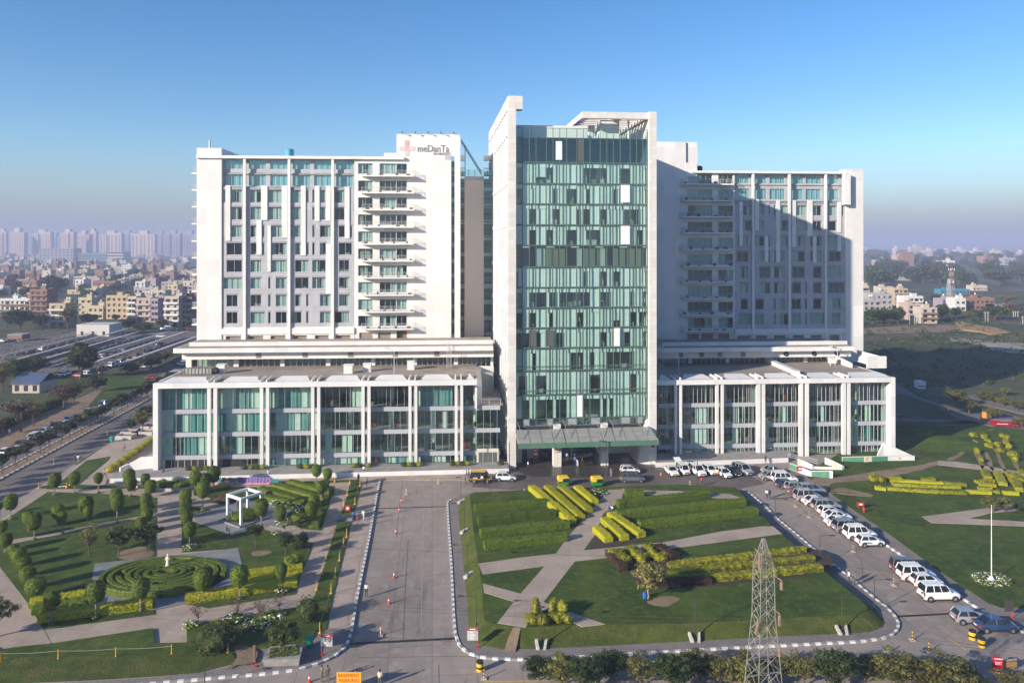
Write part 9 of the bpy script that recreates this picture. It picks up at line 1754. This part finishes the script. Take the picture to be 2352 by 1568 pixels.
def wallp(zf, pts, t, label, m=None, bands=(), name='ramp_wall'):
 """upright wall: pts = [(xbase, ybase, ytop), ...] read along its foot"""
 L = [(g(*zf(x, y), .15), hpx(g(*zf(x, y), .15), zf(x, yt)[1])) for x, y, yt in pts]; ref = L[0][0].copy(); o = thing(name, label, 'wall', ref)
 for (a, ha), (b, hb) in zip(L, L[1:]):
  d = (b - a).normalized(); n = Vector((-d.y, d.x, 0)) * t; a, b = a - ref, b - ref; mb = MB(); mb.hexa([a, b, b + n, a + n, a + Vector((0, 0, ha - .15)), b + Vector((0, 0, hb - .15)), b + n + Vector((0, 0, hb - .15)), a + n + Vector((0, 0, ha - .15))]); obj('wall', mb, [m or M_white2], o)
 for (i, t0, t1, mm, zlo, zhi) in bands:
  (a, ha), (b, hb) = L[i], L[i + 1]; d = (b - a); n = Vector((d.y, -d.x, 0)).normalized() * .02; p, q_ = a + d * t0 - ref + n, a + d * t1 - ref + n; h0, h1 = ha + (hb - ha) * t0 - .15, ha + (hb - ha) * t1 - .15
  mb = MB(); mb.hexa([p, q_, q_ - n * .95, p - n * .95] if False else [p + Vector((0, 0, zlo * h0)), q_ + Vector((0, 0, zlo * h1)), q_ - n * .9 + Vector((0, 0, zlo * h1)), p - n * .9 + Vector((0, 0, zlo * h0)), p + Vector((0, 0, zhi * h0)), q_ + Vector((0, 0, zhi * h1)), q_ - n * .9 + Vector((0, 0, zhi * h1)), p - n * .9 + Vector((0, 0, zhi * h0))]); obj('painted_panel', mb, [mm], o)
 return o
wallp(zG, [(1700, 1052, 1010), (1885, 1058, 1005), (2090, 1048, 1000), (2308, 1045, 1000)], .35, 'long white retaining wall with green panels at the foot of the right podium', None, [(0, 0, .98, M_green_p, .05, .95), (1, .3, .95, M_green_p, .05, .95), (1, .05, .16, M_yel, .3, .9), (2, .38, .46, M_yel, .3, .8)])
wallp(zG, [(2000, 1015, 985), (2045, 1012, 892), (2150, 1012, 932), (2300, 1010, 1000)], .3, 'white triangular ramp wall sloping down from the end post')
wallp(zG, [(1440, 1180, 1125), (1600, 1195, 1125), (1620, 1196, 1126)], .35, 'low white wall with a green panel at the corner of the car row', None, [(0, .02, .95, M_green_p, .05, .93)])
wallp(zG, [(1255, 1115, 1060), (1330, 1145, 1085), (1435, 1180, 1130)], .35, 'green and white basement ramp wall behind the red cabinet', None, [(0, .0, .98, M_green_p, .05, .95)])
wallp(zG, [(1325, 1080, 1022), (1448, 1120, 1075)], .35, 'white slanting parapet of the basement ramp', None, [(0, .05, .22, M_yel, .5, .9)]); wallp(zG, [(1552, 1075, 1012), (1625, 1095, 1045), (1705, 1122, 1085)], .35, 'white parapet stepping down on the right of the basement ramp', None, [(1, .05, .35, M_yel, .3, .8)])
wallp(zG, [(1450, 1118, 1088), (1570, 1122, 1092), (1700, 1124, 1088)], .3, 'low white front wall of the basement ramp')
wallp(z7, [(1180, 1500, 1440), (1260, 1480, 1400), (1380, 1475, 1335), (1520, 1470, 1330)], .4, 'white wedge-shaped ramp wall at the left end of the plinth')
# stairs rail at right podium
b = g(*zG(1240, 1030), 1.0); mb = MB()
for k in range(3): mb.tube((0, 0, 1.2 - k * .35), (5.2, -2.2, .1 - k * .35 + .3), .04, n=5)
tag(obj('stair_railing', mb, [M_rail], None, b), 'white stair handrail beside the basement ramp', 'railing')
# transmission pylon in the foreground
Y = 58.0; X = (z5(578, 0)[0] - CX) * Y / F; top = CH + (HY - z5(0, 570)[1]) * Y / F; o = thing('transmission_pylon', 'pale steel lattice transmission pylon in front of the island lawn', 'pylon', (X, Y, 0), R(12))
mp = mat('pylon_paint', (.32, .31, .28), .55, .3, 1.5, metal=.2); zw = lambda ypx: CH + (HY - z5(0, ypx)[1]) * Y / F; pxm = .33215 * Y / F
def seg(za, zb_, wa, wb, n):
 for k in range(n):
  t0, t1 = k / n, (k + 1) / n; a, b = wa + (wb - wa) * t0, wa + (wb - wa) * t1; z0_, z1_ = za + (zb_ - za) * t0, za + (zb_ - za) * t1; mb = MB(); Q = [(-1, -1), (1, -1), (1, 1), (-1, 1)]
  for i in range(4):
   p, q_ = Q[i], Q[(i + 1) % 4]; P0 = Vector((p[0] * a / 2, p[1] * a / 2, z0_)); P1 = Vector((p[0] * b / 2, p[1] * b / 2, z1_)); Q0 = Vector((q_[0] * a / 2, q_[1] * a / 2, z0_)); Q1 = Vector((q_[0] * b / 2, q_[1] * b / 2, z1_))
   mb.tube(P0, P1, .04, n=4); mb.tube(P0, Q1, .018, n=4); mb.tube(Q0, P1, .018, n=4); mb.tube(P1, Q1, .018, n=4)
  obj('lattice_section', mb, [mp], o)
seg(0, zw(1568), 3.6, 180 * pxm, 5); seg(zw(1568), zw(1100), 180 * pxm, 112 * pxm, 4); seg(zw(1100), zw(760), 112 * pxm, 100 * pxm, 4); seg(zw(760), top, 100 * pxm, 14 * pxm, 4)
for (x, y0_, y1_, sl) in ((500, 655, 740, 0), (665, 850, 900, 0), (490, 1105, 1180, -18), (650, 1075, 1145, 0), (650, 1300, 1355, 0)):
 u = (x - 578) * pxm; mb = MB(); n = 7
 for k in range(n): t = k / n; mb.lathe([(.03, 0), (.13, .03), (.13, .07), (.03, .10)], 8, (u + sl * pxm * t, -.9, zw(y0_) + (zw(y1_) - zw(y0_)) * t))
 mb.tube((u, -.9, zw(y0_) + .25), (u + sl * pxm, -.9, zw(y1_)), .025, n=4); mb.tube((u, -.9, zw(y0_) + .2), (u * .85, 0, zw(y0_) + .25), .04, n=4); obj('insulator', mb, [mat('porcelain_brown', (.30, .20, .16), .3)], o)
for i, (zz, vx) in enumerate(((zw(660), -1.2), (zw(1080), -1.6), (zw(1110), 1.6), (zw(1310), 1.8))):
 for sd_, xe in (('left', -75), ('right', 110)):
  mb = MB(); A_ = Vector((0, 0, 0)); B_ = Vector((xe - X, 14 * (1 if sd_ == 'left' else -1), 1.5)); mb.path([A_.lerp(B_, t / 16) - Vector((0, 0, 5.5 * 4 * (t / 16) * (1 - t / 16) * .35)) for t in range(17)], .012, 3)
  tag(obj('power_line', mb, [M_lamp], None, (X + vx * .3, Y - .9, zz)), 'thin sagging power wire running %s from the pylon, %s from the top' % (sd_, ORD[i]), 'wire', 'power wires of the pylon')
# ------------------------------------------------------------------ haze: one box of even pale air round the whole scene
mb = MB(); mb.box(-16000, 16000, -600, 18000, -3, 114)
hz = obj('haze', mb, [], None); tag(hz, kind='stuff')
hm = bpy.data.materials.new('haze_air'); hm.use_nodes = True; t = hm.node_tree; t.nodes.clear()
ho = t.nodes.new('ShaderNodeOutputMaterial'); hv = t.nodes.new('ShaderNodeVolumePrincipled')
hv.inputs['Color'].default_value = (0.54, 0.61, 0.87, 1); hv.inputs['Density'].default_value = 0.00033; hv.inputs['Anisotropy'].default_value = 0.0
t.links.new(hv.outputs[0], ho.inputs['Volume']); hz.data.materials.append(hm)
